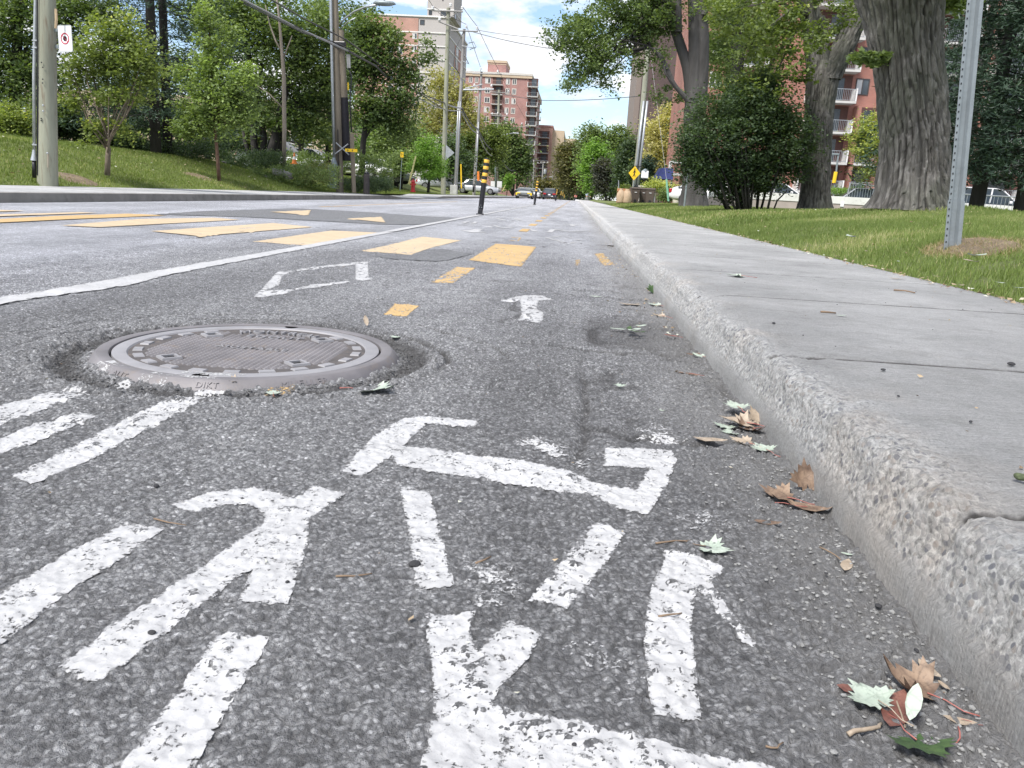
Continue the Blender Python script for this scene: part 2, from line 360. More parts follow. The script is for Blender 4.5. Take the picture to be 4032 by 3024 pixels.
# ------------------------------------------------------------------ road markings
def resample(poly, d):
    out = []
    for i in range(len(poly)):
        a = Vector(poly[i][:2]); b = Vector(poly[(i+1) % len(poly)][:2]); n = max(1, int((b-a).length/d))
        for k in range(n): out.append(a+(b-a)*k/n)
    return out
def mark(name, wpoly, mat, label, eps=.0013, wear=0., g=None, edge=.006, wob=.0005, group=None):
    cy = sum(p[1] for p in wpoly)/len(wpoly)
    if g is None: g = .0036 if cy < 1.5 else (.0052 if cy < 2.4 else .0075 if cy < 3.5 else (.02 if cy < 9 else 5))
    if cy > 3: wear -= .06
    pl = resample(wpoly, min(g*1.5, 4) if g < 1 else 8)
    if g < .1: pl = [Vector((p.x+(random.random()-.5)*2*wob*cy**.5, p.y+(random.random()-.5)*2*wob*cy**.5)) for p in pl]
    pts = [Vector((p.x, p.y)) for p in pl]; n = len(pts); inn = []
    P = np.array([(p.x, p.y) for p in pl])
    def dist(Q):
        a = P; b = np.roll(P, -1, 0); d = b-a; best = np.full(len(Q), 9.)
        for s in range(0, len(a), 1):
            t = np.clip(((Q-a[s])@d[s])/(d[s]@d[s]+1e-12), 0, 1); best = np.minimum(best, np.linalg.norm(Q-a[s]-t[:, None]*d[s], axis=1))
        return best
    if g < 1:
        x0, y0 = P.min(0); x1, y1 = P.max(0)
        X, Y = np.meshgrid(np.arange(x0, x1, g), np.arange(y0, y1, g)); Q = np.stack([X.ravel(), Y.ravel()], 1)+np.random.RandomState(3).uniform(-.3, .3, (X.size, 2))*g
        ins = np.zeros(len(Q), bool); a = P; b = np.roll(P, -1, 0)
        for s in range(len(a)):
            c = (a[s, 1] > Q[:, 1]) != (b[s, 1] > Q[:, 1])
            xx = (b[s, 0]-a[s, 0])*(Q[:, 1]-a[s, 1])/(b[s, 1]-a[s, 1]+1e-15)+a[s, 0]
            ins ^= c & (Q[:, 0] < xx)
        Q = Q[ins]
        if len(Q): Q = Q[dist(Q) > g*.45]
        inn = [Vector(q) for q in Q]
    r = delaunay_2d_cdt(pts+inn, [], [list(range(n))], 1, 1e-6)
    V = np.array([(p.x, p.y) for p in r[0]]); fc = [tuple(q) for q in r[2]]
    z = .68*Hr(V[:, 0], V[:, 1])+.32*(Hr(V[:, 0], V[:, 1], False)+.0035*(V[:, 1] < 8))+eps
    ea = np.clip(dist(V)/edge, 0, 1)
    vv = np.column_stack([V, z])
    # keep normals up
    if fc:
        q = fc[0]; a, b, c = vv[q[0]], vv[q[1]], vv[q[2]]
        if np.cross(b-a, c-a)[2] < 0: fc = [x[::-1] for x in fc]
    o = npmesh(name, vv, fc, mat, smooth=True, attrs={'edge': ea, 'wear': np.full(len(V), wear)})
    tag(o, label, None, group, 'structure'); return o
def Zm(ox, oy, s): return lambda pts: [G(ox+x*s, oy+y*s)[:2] for x, y in pts]
Z4 = Zm(0, 1500, .9186); Z5 = Zm(1200, 1550, .8883); Z6 = Zm(2400, 1550, .8884); R1 = Zm(0, 750, .6329); R2 = Zm(1300, 750, .6329); R8 = Zm(1800, 650, .3165)
random.seed(5)
GW = 'white bicycle symbol strokes in the near lane'
mark('road_marking', Z4([(-60, 175), (0, 130), (250, 62), (420, 18), (560, 8), (560, 30), (300, 100), (180, 150), (-60, 232)]), M_white, 'upper white bar ending at the manhole')
mark('road_marking', Z4([(-60, 285), (0, 262), (160, 200), (330, 157), (425, 175), (300, 222), (200, 258), (-60, 345)]), M_white, 'short white bar between two longer bars')
mark('road_marking', Z4([(40, 420), (200, 350), (420, 240), (600, 155), (850, 40), (980, 42), (800, 145), (600, 245), (400, 345), (260, 405), (140, 452)]), M_white, 'long white bar below the manhole')
mark('road_marking', Z4([(-300, 1150), (-100, 990), (0, 925), (100, 860), (300, 745), (540, 620), (705, 648), (500, 790), (330, 895), (180, 1010), (30, 1120), (-300, 1400)]), M_white, 'white bar running out of the left edge')
mark('road_marking', Z4([(250, 1240), (370, 1150), (500, 1050), (640, 960), (850, 815), (1050, 675), (1130, 612), (1128, 580), (1100, 550), (1045, 536), (970, 545), (900, 560), (850, 580), (715, 548), (830, 503), (950, 476), (1100, 466), (1200, 488), (1260, 515), (1340, 460), (1485, 488), (1325, 610), (1322, 700), (1290, 820), (1230, 980), (1120, 972), (1015, 958), (1085, 820), (1050, 832), (930, 930), (800, 1030), (640, 1150), (520, 1240), (430, 1312), (330, 1290)]), M_white, 'large white handlebar and frame stroke', group=GW)
mark('road_marking', Z4([(930, 1105), (980, 1088), (1080, 1100), (1155, 1122), (1090, 1240), (1000, 1390), (930, 1500), (850, 1640), (760, 1820), (420, 1820), (530, 1650), (640, 1510), (740, 1370), (820, 1250)]), M_white, 'wide white bar at the bottom edge', group=GW)
mark('road_marking', Z5([(150, 362), (300, 215), (430, 135), (520, 118), (765, 148), (755, 178), (540, 160), (440, 250), (830, 300), (1020, 325), (1240, 375), (1290, 410), (1465, 428), (1505, 370), (1530, 345), (1320, 330), (1330, 250), (1480, 252), (1626, 262), (1650, 300), (1600, 430), (1520, 545), (1440, 535), (1340, 500), (1280, 470), (900, 412), (700, 385), (400, 330), (385, 295), (250, 385)]), M_white, 'white saddle and seat tube stroke crossing the seam', group=GW)
mark('road_marking', Z5([(420, 420), (480, 425), (550, 440), (580, 530), (600, 620), (640, 760), (663, 860), (600, 880), (490, 870), (480, 800), (465, 690), (455, 600), (430, 490)]), M_white, 'steep white bar left of the centre', group=GW)
mark('road_marking', Z5([(1300, 580), (1425, 625), (1340, 760), (1260, 860), (1160, 970), (1080, 950), (990, 925), (1100, 800), (1200, 680), (1270, 600)]), M_white, 'slanting white bar right of the centre', group=GW)
mark('road_marking', Z5([(530, 990), (640, 982), (755, 985), (735, 1060), (745, 1120), (770, 1160), (810, 1100), (900, 1020), (980, 1050), (1055, 1085), (1000, 1170), (940, 1240), (870, 1320), (830, 1400), (950, 1425), (1140, 1455), (1300, 1490), (1576, 1560), (1750, 1610), (2080, 1670), (2080, 1900), (480, 1900), (515, 1650), (545, 1540), (570, 1400), (565, 1280), (545, 1150)]), M_white, 'thick white hub stroke at the bottom centre', group=GW)
mark('road_marking', Z6([(240, 700), (350, 720), (480, 760), (515, 790), (450, 850), (500, 930), (560, 1010), (610, 1070), (660, 1130), (630, 1145), (560, 1090), (520, 1040), (470, 980), (430, 930), (385, 885), (362, 1050), (390, 1290), (408, 1470), (300, 1460), (190, 1440), (165, 1300), (150, 1100), (165, 960), (185, 870), (230, 760)]), M_white, 'white hooked arrow stroke near the kerb', group=GW)
for i, q in enumerate([Z5([(690, 740), (900, 760), (985, 900), (900, 990), (720, 960)]), Z5([(1100, 1110), (1330, 1100), (1520, 1200), (1500, 1340), (1300, 1290)]), Z6([(240, 545), (420, 530), (600, 570), (560, 620), (300, 610)]), Z6([(50, 150), (200, 140), (370, 200), (330, 240), (150, 215)]), Z5([(820, 190), (1100, 220), (1280, 300), (1270, 350), (1000, 290)])]):
    mark('paint_remnant', q, M_white, ['flaking white paint between the frame strokes', 'flaking white paint beside the hooked arrow', 'faint white remnant under the green leaf', 'faint white remnant beside the kerb leaves', 'faint white remnant above the saddle stroke'][i], wear=.07, edge=.05, eps=.0018)
# middle distance
mark('road_marking', R1([(1575, 672), (1640, 608), (1690, 550), (1722, 510), (1838, 503), (1755, 535), (1735, 600), (1655, 622), (1835, 625), (1780, 645), (1640, 672)]), M_white, 'left corner of the white diamond')
mark('road_marking', R1([(1840, 497), (2040, 470), (2215, 452), (2215, 466), (2040, 484), (1850, 508)]), M_white, 'far side of the white diamond')
mark('road_marking', R2([(155, 452), (235, 445), (240, 548), (265, 552), (212, 568), (165, 564), (158, 556)]), M_white, 'right corner of the white diamond')
mark('road_marking', R2([(-215, 612), (-100, 590), (100, 568), (145, 570), (20, 592), (-120, 612), (-215, 628)]), M_white, 'near side of the white diamond')
mark('road_marking', R2([(1045, 685), (1120, 672), (1200, 658), (1320, 660), (1350, 675), (1395, 682), (1300, 692), (1285, 735), (1330, 770), (1320, 838), (1240, 825), (1165, 815), (1190, 760), (1180, 690), (1110, 692)]), M_white, 'worn white arrow pointing up the lane', wear=.03)
YD = 'yellow centre dashes of the cycle track'
mark('centre_dash', R2([(625, 573), (790, 478), (905, 486), (760, 583)]), M_yellow, 'yellow dash just before the crosswalk', wear=.01, group=YD)
mark('centre_dash', R2([(330, 780), (400, 710), (555, 722), (475, 790)]), M_yellow, 'short yellow dash beyond the manhole', wear=.05, group=YD)
mark('centre_dash', [G(200+x*.6781, 1180+y*.6781)[:2] for x, y in [(1190, 570), (1290, 500), (1440, 515), (1350, 600)]], M_yellow, 'scrap of yellow paint touching the manhole rim', wear=.12, group=YD, eps=.0018)
mark('centre_dash', R2([(1098, 308), (1130, 290), (1190, 294), (1172, 316)]), M_yellow, 'yellow dash just past the crosswalk', group=YD)
yy = 11.0
k = 0
while yy < 118:
    L = .95; o = mark('centre_dash', [(-.75, yy), (-.63, yy), (-.63, yy+L), (-.75, yy+L)], M_yellow, '%s yellow dash of the far centre line' % ['first', 'second', 'third', 'fourth', 'fifth', 'sixth', 'seventh', 'eighth', 'ninth', 'tenth', 'eleventh', 'twelfth'][k] if k < 12 else 'yellow dash far up the cycle track near the crest', eps=.004, group=YD, wear=-.1)
    yy += 2.3 if k < 30 else 3; k += 1
CW = 'broad yellow crosswalk bars'
for i, (q, mt) in enumerate([(R2([(860, 437), (1030, 332), (1150, 340), (1283, 353), (1190, 478)]), M_yellow), (R2([(185, 380), (340, 348), (575, 288), (815, 312), (610, 365), (505, 405)]), M_cream), (R1([(1572, 322), (1800, 288), (2060, 250), (2374, 264), (2240, 297), (1900, 345)]), M_cream),
        (R1([(940, 257), (1320, 230), (1700, 205), (1948, 230), (1600, 258), (1240, 288)]), M_cream), (R1([(375, 222), (870, 180), (1330, 172), (1495, 185), (620, 233)]), M_cream), (R1([(-150, 190), (400, 160), (800, 147), (1040, 158), (500, 180), (-100, 210)]), M_yellow), (R1([(-100, 157), (500, 138), (610, 143), (0, 165), (-100, 168)]), M_cream), (R1([(-80, 122), (170, 131), (-80, 138)]), M_cream)]):
    mark('crosswalk_bar', q, mt, ['crosswalk bar nearest the kerb, deepest yellow', 'crosswalk bar half covered by the dark patch', 'crosswalk bar cut by the white lane line', 'pale crosswalk bar left of the lane line', 'worn crosswalk bar in the middle of the left lane', 'long thin crosswalk bar at the left edge', 'thin crosswalk bar beyond the long one', 'last crosswalk bar before the far kerb'][i], eps=.003+.0008*i if i > 2 else .002, wear=[.02, .0, .0, -.03, .03, -.02, 0, 0][i], g=.03, group=CW)
mark('road_patch', R2([(235, 415), (380, 402), (505, 405), (600, 372), (700, 368), (880, 400), (730, 440), (650, 446), (400, 432)]), M_asph_new, 'small dark asphalt patch between two crosswalk bars', eps=.004, g=.03)
mark('road_patch', R2([(-790, 130), (-200, 112), (300, 140), (560, 160), (800, 172), (740, 188), (560, 214), (300, 212), (0, 195), (-500, 168), (-1100, 150)]), M_asph_new, 'dark asphalt speed hump across the left lane', eps=.006, g=.05)
for i, q in enumerate([R1([(1680, 138), (1935, 125), (1920, 158)]), R2([(105, 180), (318, 167), (345, 205)])]):
    mark('hump_triangle', q, M_cream, ['far pale triangle painted on the speed hump', 'near pale triangle painted on the speed hump'][i], eps=.013, g=.05, group='speed hump triangles')
# white edge line of the cycle track, a doubled end near the camera
q = R1([(-500, 790), (0, 680), (450, 605), (880, 525)])+[(-2.02, 9.)]+[(-2.04, 60), (-2.02, 126), (-2.10, 126), (-2.14, 60), (-2.13, 9.)][:]+R1([(1500, 432), (1040, 535), (830, 592), (640, 628), (300, 668), (0, 727), (-500, 835)])
q = R1([(-500, 790), (0, 680), (450, 605), (880, 525)])+[(-2.13, 8.8), (-2.13, 9)]+[(-2.02, 9), (-2.02, 8.8)]+R1([(1040, 535), (830, 592), (640, 628), (300, 668), (0, 727), (-500, 835)])
mark('lane_line', q, M_white, 'near end of the white line bounding the cycle track', g=.02, eps=.0045)
mark('lane_line', [(-2.13, 9), (-2.02, 9), (-2.02, 60), (-2.0, 126), (-2.12, 126), (-2.14, 60)], M_white, 'far white line bounding the cycle track', eps=.0085, wear=-.1)
def stroke(pts, w, mat, label, eps=.004, wear=-.12, name='road_marking'):
    L = []; R = []
    P = [Vector(p) for p in pts]
    for i, p in enumerate(P):
        t = (P[min(i+1, len(P)-1)]-P[max(i-1, 0)]).normalized(); n = Vector((-t.y, t.x)); L.append(p+n*w/2); R.append(p-n*w/2)
    return mark(name, [tuple(a) for a in L+R[::-1]], mat, label, eps=eps, wear=wear, g=.06)
stroke(R8([(495, 665), (600, 692), (785, 688)]), .09, M_white, 'near side of the far white diamond'); stroke(R8([(520, 660), (700, 660), (785, 684)]), .09, M_white, 'far side of the far white diamond', eps=.005)
mark('road_marking', R8([(30, 812), (150, 815), (210, 800), (320, 805), (270, 830), (380, 842), (180, 842)]), M_white, 'flattened white arrow near the bollard', eps=.004, wear=-.05, g=.06)
stroke(R8([(0, 735), (240, 730), (450, 750), (530, 775)]), .06, M_white, 'thin white stroke of the far bicycle symbol'); stroke(R8([(10, 748), (380, 765), (540, 790), (720, 775)]), .07, M_white, 'lower stroke of the far bicycle symbol', eps=.005)
stroke(R8([(80, 715), (160, 702), (240, 712), (200, 728), (110, 728), (82, 716)]), .06, M_white, 'wheel of the far bicycle symbol', eps=.006); stroke(R8([(620, 757), (780, 760), (870, 782)]), .09, M_white, 'second wheel stroke of the far bicycle symbol', eps=.005)
stroke(R8([(920, 805), (980, 828), (1150, 835), (1190, 805), (1310, 803)]), .08, M_white, 'wavy white stroke right of the yellow dashes'); stroke(R8([(1250, 810), (1400, 832), (1620, 845)]), .07, M_white, 'long white stroke reaching towards the gutter', eps=.005); stroke(R8([(1440, 828), (1615, 824)]), .06, M_white, 'short white stroke near the gutter', eps=.006)
mark('road_marking', R8([(1330, 737), (1420, 736), (1540, 752), (1480, 752), (1440, 766), (1400, 755), (1410, 745)]), M_white, 'small white arrow in the right half lane', eps=.004, g=.06, wear=-.05)
stroke(R8([(1118, 905), (1250, 945), (1370, 990), (1470, 960)]), .07, M_white, 'near side of the worn right diamond', wear=.02); stroke(R8([(1180, 905), (1320, 882), (1430, 912)]), .07, M_white, 'far side of the worn right diamond', eps=.005, wear=.02); stroke(R8([(1480, 932), (1540, 940)]), .06, M_white, 'corner scrap of the worn right diamond', eps=.005)
stroke([G(1260, 815)[:2], G(1500, 805)[:2], G(1800, 794)[:2]], .1, M_yellow, 'thin yellow centre line of the roadway')
mark('paint_remnant', R2([(1640, 395), (1700, 390), (1780, 470), (1690, 470)]), M_yellow, 'worn yellow scraps in the broken gutter', wear=.1, g=.02)
mark('paint_remnant', R2([(1525, 435), (1560, 432), (1550, 475), (1520, 470)]), M_yellow, 'tiny worn yellow fleck left of the gutter scraps', wear=.1, g=.02)
# ------------------------------------------------------------------ right kerb + sidewalk
def concrete(name, edge_x=None):
    m, t, p = newmat(name); v = pos(t)
    c = ramp(t, noise(t, v, 2.2, 7, .6), [(.3, (.42, .42, .417)), (.7, (.52, .52, .515))])
    c = mixc(t, 1., c, ramp(t, noise(t, v, 190, 3, .6), [(.3, .8), (.7, 1.15)]), 'MULTIPLY')
    c = mixc(t, ramp(t, noise(t, v, 11, 5, .7), [(.5, 0), (.75, .5)]), c, (.26, .25, .24))
    vb = pos(t, (30, 300, 30)); br = noise(t, vb, 1, 4, .7); c = mixc(t, 1., c, ramp(t, br, [(.35, .8), (.65, 1.12)]), 'MULTIPLY')
    c = mixc(t, 1., c, ramp(t, noise(t, v, 1.1, 5, .6), [(.35, .86), (.62, 1.06)]), 'MULTIPLY')
    hb = mth(t, 'MULTIPLY', br, .5)
    if edge_x is not None:
        s = N(t, 'ShaderNodeSeparateXYZ'); LK(t, v, s.inputs[0])
        wob = mth(t, 'MULTIPLY', mth(t, 'SUBTRACT', noise(t, v, 4, 4), .5), .18)
        k = mth(t, 'MULTIPLY', mth(t, 'SUBTRACT', mth(t, 'ADD', edge_x, wob), s.outputs[0]), 9., clamp=True)
        lowk = mth(t, 'MULTIPLY', mth(t, 'SUBTRACT', s.outputs[2], .045), 60., clamp=True)
        vo = N(t, 'ShaderNodeTexVoronoi'); vo.inputs['Scale'].default_value = 95; LK(t, v, vo.inputs['Vector'])
        ag = ramp(t, N_sep(t, vo.outputs['Color']), [(0, (.22, .23, .26)), (.25, (.38, .38, .39)), (.5, (.56, .55, .54)), (.75, (.74, .73, .72)), (.9, (.40, .36, .33)), (1, (.64, .63, .62))])
        pk = mth(t, 'MULTIPLY', mth(t, 'SUBTRACT', .52, vo.outputs['Distance']), 7., clamp=True)
        ag = mixc(t, pk, mixc(t, 1., (.60, .60, .59), ramp(t, noise(t, v, 75, 6, .75), [(.36, .42), (.62, 1.4)]), 'MULTIPLY'), ag)
        k2 = mth(t, 'MULTIPLY', k, lowk)
        c = mixc(t, k2, c, ag)
        c = mixc(t, mth(t, 'MULTIPLY', ramp(t, noise(t, v, 3, 5, .6), [(.5, 0), (.7, 1)]), mth(t, 'MULTIPLY', mth(t, 'SUBTRACT', mth(t, 'ADD', edge_x+.12, wob), s.outputs[0]), 5., clamp=True)), c, mixc(t, 1., c, (1.04, .97, .9), 'MULTIPLY'))
        h = mth(t, 'ADD', mth(t, 'MULTIPLY', mth(t, 'SUBTRACT', .8, vo.outputs['Distance']), mth(t, 'MULTIPLY', k2, .7)), mth(t, 'ADD', hb, mth(t, 'MULTIPLY', noise(t, v, 120, 6, .8), 1.5)))
    else: h = mth(t, 'ADD', hb, noise(t, v, 90, 4))
    if edge_x is not None:
        da = N(t, 'ShaderNodeAttribute'); da.attribute_name = 'dirt'; c = mixc(t, mth(t, 'MULTIPLY', da.outputs['Fac'], ramp(t, noise(t, v, 5, 5, .7), [(.35, .45), (.55, 1.)])), c, (.07, .065, .06))
    LK(t, c, p.inputs['Base Color']); p.inputs['Roughness'].default_value = .88
    bump(t, p, h, 1., .012); MATS[name] = m; return m
M_side = concrete('sidewalk_concrete', .60); M_conc = concrete('concrete')
JO = [.957, 1.962, 3.258, 4.44]+[5.65+1.25*k for k in range(95)]
prof = [(KX-.004, -.03), (KX, .0), (KX+.001, .02), (KX+.002, .045), (KX+.008, .05)]
for k in range(1, 9): prof.append((KX+.008+.002*k, .05+.007*k))
for k in range(1, 15):
    a = math.pi/2*k/14; prof.append((KX+.024+.036*(1-math.cos(a)), .106+.044*math.sin(a)))
x = prof[-1][0]
while x < 2.02: prof.append((x, .15)) if x > prof[-1][0]+1e-6 else None; x += .008 if x < .75 else (.02 if x < 1.2 else .06)
prof.append((2.04, .15)); prof.append((2.06, .05))
pr = np.array(prof)
yr = [-.6, 0, .3]
while yr[-1] < 10: yr.append(yr[-1]+max(.006, .007*yr[-1]))
yr += list(np.linspace(10.2, 125, 300))+list(np.linspace(127, 320, 40))
for j in JO[:14]: yr += [j+q*max(1, j*.5)*.6 for q in (-.03, -.022, -.016, -.01, -.005, 0, .005, .01, .016, .022, .03)]
yr = np.unique(np.round(np.array(yr), 5))
PX, YY = np.meshgrid(pr[:, 0], yr); PZ = np.broadcast_to(pr[:, 1], PX.shape).copy()
arc = np.broadcast_to(np.concatenate([[0], np.cumsum(np.hypot(*np.diff(pr, axis=0).T))]), PX.shape)
near_k = 1-sst(6, 14, YY)
edgek = np.exp(-((arc-.20)/.09)**2); lowr = sst(.075, .1, arc)
jj = np.min(np.abs(YY[..., None]-np.array(JO[:14])), axis=-1) if True else 0
er = np.clip(fbm(YY*2.6, arc*4, 51, 5)-.34, 0, 1)*.07*edgek*(1-sst(20, 60, YY))
er += .02*edgek*np.exp(-(jj/.03)**2)*vn(YY*9, arc*9, 3)
v1, i1 = vor(YY*60, arc*60, 61); v2, i2 = vor(YY*100, arc*100, 62)
mic = (.0075*(1-np.clip(v1, 0, 1)**2)*(i1-.3)+.004*(1-np.clip(v2, 0, 1)**2)*i2+.014*(fbm(YY*18, arc*18, 63, 4)-.5))*np.clip(edgek*1.5, 0, 1)*lowr*near_k
mic += .0012*(fbm(YY*40, arc*40, 64, 3)-.5)*near_k
PX = PX+er*.75-mic*.6*(1-sst(.2, .3, arc)); PZ = PZ-er*.75+mic
PX = PX+.012*(fbm(YY*1.2, arc*0+.5, 71, 3)-.5)*(1-sst(.3, .5, arc))
top = sst(.17, .2, arc)
groove = np.exp(-(jj/np.minimum(np.maximum(.009, .0042*YY), .016))**2)*top; PZ -= .012*groove*near_k
PZ += gy(YY)
PZ = np.where(arc > arc.max()-.09, np.minimum(PZ, .2), PZ)
i = np.arange(PX.size).reshape(PX.shape)
f = np.stack([i[:-1, :-1], i[:-1, 1:], i[1:, 1:], i[1:, :-1]], -1).reshape(-1, 4)
npmesh('sidewalk', np.stack([PX, YY, PZ], -1).reshape(-1, 3), f[:, ::1], M_side, smooth=True, attrs={'dirt': sst(.04, .4, groove).ravel()})['kind'] = 'structure'

# ------------------------------------------------------------------ left kerb + sidewalk (dropped at a driveway near Y 40)
def drop(y): return .135-.10*(sst(33, 36, y)*(1-sst(44, 47, y)))
pl = [(-7.63, -.03), (-7.64, 0), (-7.655, None), (-7.69, 1), (-7.75, 1), (-8.6, 1), (-9.62, 1), (-9.7, 1), (-9.72, .02)]
yl = np.unique(np.concatenate([[-3], np.linspace(8, 60, 180), np.linspace(62, 320, 90)]))
vs = []
for y in yl:
    d = float(drop(y)); g0 = float(gy(y)); w = .012*(float(fbm(y*1.3, 0., 5, 3))-.5)
    for (x, z) in pl:
        zz_ = g0+(z if z in (-.03, 0, .02) else (d-.02 if z is None else d+.012*(x < -7.7)+.01*max(0, -7.7-x)*.5))
        vs.append((x+w, y, zz_))
n = len(pl); fs = [(a*n+b, (a+1)*n+b, (a+1)*n+b+1, a*n+b+1) for a in range(len(yl)-1) for b in range(n-1)]
M_lkerb = simple('old_kerb_concrete', (.21, .20, .185), .9, 0, .2, 3, .4, 60, dark=(.13, .12, .11))
o = MB(); 
npmesh('sidewalk', vs, fs, M_conc, smooth=False)['kind'] = 'structure'
kv = []
for y in yl[(yl >= 8)]:
    d = float(drop(y)); w = .012*(float(fbm(y*1.3, 0., 5, 3))-.5); kv += [(-7.625+w, y, float(gy(y))-.02), (-7.648+w, y, float(gy(y))+d-.006), (-7.69+w, y, float(gy(y))+d+.004)]
m_ = len(kv)//3
tag(npmesh('kerb', kv, [(3*a+b, 3*a+3+b, 3*a+4+b, 3*a+1+b) for a in range(m_-1) for b in (0, 1)], M_lkerb), kind='structure')

# ------------------------------------------------------------------ lawns
def lawnR(X, Y):
    X = np.asarray(X, float); Y = np.asarray(Y, float)
    f = np.interp(X, [1.9, 2.05, 2.85, 4.5, 6, 10, 16, 60], [.12, .155, .35, .52, .62, .68, .55, .1])
    k = 1-.28*sst(14, 24, Y)-.35*sst(48, 62, Y)
    m = .02*np.exp(-(((X-2.95)/.35)**2+((Y-5.9)/.5)**2))+.10*np.exp(-(((X-5.3)/1.0)**2+((Y-12.5)/1.0)**2))
    return .15+(f-.15)*k+.03*(fbm(X*1.2, Y*1.2, 81, 3)-.5)*sst(2.05, 2.6, X)+m+gy(Y)
def lawnL(X, Y):
    X = np.asarray(X, float); Y = np.asarray(Y, float)
    u = np.clip(-9.7-X, 0, 40)
    rise = np.interp(u, [0, .5, 1.2, 3.2, 6, 12, 30], [0, .16, .34, .92, 1.15, 1.3, 1.3])
    k = 1-.8*sst(27, 37, Y)*(1-.7*sst(3, 6, u))
    return .15+rise*k+.04*(fbm(X*.9, Y*.9, 83, 3)-.5)*sst(0, .8, u)+gy(Y)
def grassmat(name, a, b, dry=(.2, .17, .09), sc=1.):
    m, t, p = newmat(name); v = pos(t)
    c = ramp(t, noise(t, v, 1.1*sc, 6, .65), [(.3, a), (.7, b)])
    c = mixc(t, ramp(t, noise(t, v, 3.7*sc, 5, .65), [(.56, 0), (.72, .8)]), c, dry)
    c = mixc(t, 1., c, ramp(t, noise(t, v, 70, 4, .7), [(.3, .5), (.7, 1.5)]), 'MULTIPLY')
    LK(t, c, p.inputs['Base Color']); p.inputs['Roughness'].default_value = .9; bump(t, p, noise(t, v, 90, 5, .8), .8, .03); return m
M_lawnR = grassmat('lawn', (.10, .13, .035), (.16, .19, .06)); M_lawnL = grassmat('lawn_left', (.11, .14, .03), (.16, .20, .05))  # the left bank has its own, slightly yellower green
v, f = grid(np.concatenate([np.linspace(1.99, 7, 60), np.linspace(7.3, 30, 30), [60]]), np.concatenate([np.linspace(-1, 16, 120), np.linspace(16.3, 61, 80)]), lambda X, Y: lawnR(X, Y)-.03)
def bend(v):   # lawn edge wobble along the sidewalk
    w = np.exp(-((v[:, 0]-1.99)/.15)**2); v[:, 0] += w*.0; return v
npmesh('lawn', v, f, M_lawnR, smooth=True)['kind'] = 'structure'
v, f = grid(np.linspace(-60, -9.68, 120), np.concatenate([[-2], np.linspace(8, 70, 140), np.linspace(72, 320, 50)]), lambda X, Y: lawnL(X, Y)-.02)
npmesh('lawn', v, f, M_lawnL, smooth=True)['kind'] = 'structure'
# driveway and ground beyond the lawn on the right
M_drive = asphalt('driveway_asphalt', (.13, .13, .135), (.2, .2, .205), .6)
v, f = grid(np.array([2.05, 4, 8, 60.]), np.array([61, 64, 69.]), lambda X, Y: X*0+.16); npmesh('driveway', v, f, M_drive)['kind'] = 'structure'
v, f = grid(np.array([2.05, 2.6, 8, 60.]), np.array([69.02, 71, 75, 100, 125, 160, 200, 320.]), lambda X, Y: .17+gy(Y)+.1*(X > 2.5)*(Y > 70)); npmesh('lawn', v, f, M_lawnR)['kind'] = 'structure'
v, f = grid(np.array([8.5, 20, 70.]), np.array([38.3, 45, 60, 77.]), lambda X, Y: X*0+.72); npmesh('parking_lot', v, f, M_drive)['kind'] = 'structure'
v, f = grid(np.array([-34, -20, -13.6]), np.array([31, 33, 44, 60.]), lambda X, Y: .25+(Y < 32)*-.0+X*0); 

RS = np.random.RandomState(7)
def blades(name, X, Y, zf, h, w, mat, label, lean=.5):
    n = len(X); Z = zf(X, Y)-.03
    a = RS.uniform(0, 6.283, n); hh = h*RS.uniform(.4, 1.25, n); ww = w*RS.uniform(.7, 1.3, n); la = RS.uniform(0, 6.283, n); ll = hh*lean*RS.uniform(.2, 1.3, n)
    b0 = np.stack([X-np.cos(a)*ww/2, Y-np.sin(a)*ww/2, Z], 1); b1 = np.stack([X+np.cos(a)*ww/2, Y+np.sin(a)*ww/2, Z], 1)
    t = np.stack([X+np.cos(la)*ll, Y+np.sin(la)*ll, Z+hh], 1)
    v = np.stack([b0, b1, t], 1).reshape(-1, 3); f = np.arange(3*n).reshape(n, 3)
    tint = np.repeat(np.clip(fbm(X*.8, Y*.8, 91, 3)*.7+RS.uniform(0, .45, n)+(.35*(RS.rand(n) < .06)), 0, 1), 3)
    o = npmesh(name, v, f, mat, attrs={'tint': tint}); tag(o, label, 'grass', kind='stuff'); return o
M_bladeR = leafmat('grass_blade', (.075, .115, .03), (.20, .26, .075), (.48, .43, .25), .3, .6)
M_bladeL = leafmat('grass_blade_far', (.08, .11, .025), (.19, .25, .06), (.4, .38, .17), .3, .6)
def scat(n, x0, x1, y0, y1, p=1.):
    u = RS.rand(n); y = y0+(y1-y0)*u**p; return RS.uniform(x0, x1, n), y
X, Y = scat(260000, 2.0, 7.5, 2.6, 13, 1.3); edge = 2.03+.07*fbm(Y*3, Y*0, 95, 3)+.1*(fbm(Y*.5, Y*0, 96, 2)-.3); k = (X > edge) & ((X < .62*Y+1.2)) & ((fbm(X*4, Y*4, 97, 3) > .33) | (RS.rand(len(X)) < .35))
dd = np.hypot((X-2.75), (Y-5.8)/1.5); k &= (dd > .28) | (RS.rand(len(X)) < .25)
blades('grass', X[k], Y[k], lawnR, .045, .006, M_bladeR, 'short mown grass of the right lawn, blades and dry tips')
X, Y = scat(200000, 2.0, 17, 12, 60, 1.6); k = (X > 2.05) & (X < .62*Y+2)
blades('grass', X[k], Y[k], lawnR, .06, .022, M_bladeR, 'short grass farther up the right lawn')
X, Y = scat(200000, -18, -9.68, 11, 60, 1.5); k = (X > -.72*Y-1)
dm = np.hypot((X+10.25)/1.1, (Y-15.9)/.8); k &= (dm > .45) | (RS.rand(len(X)) < .2)
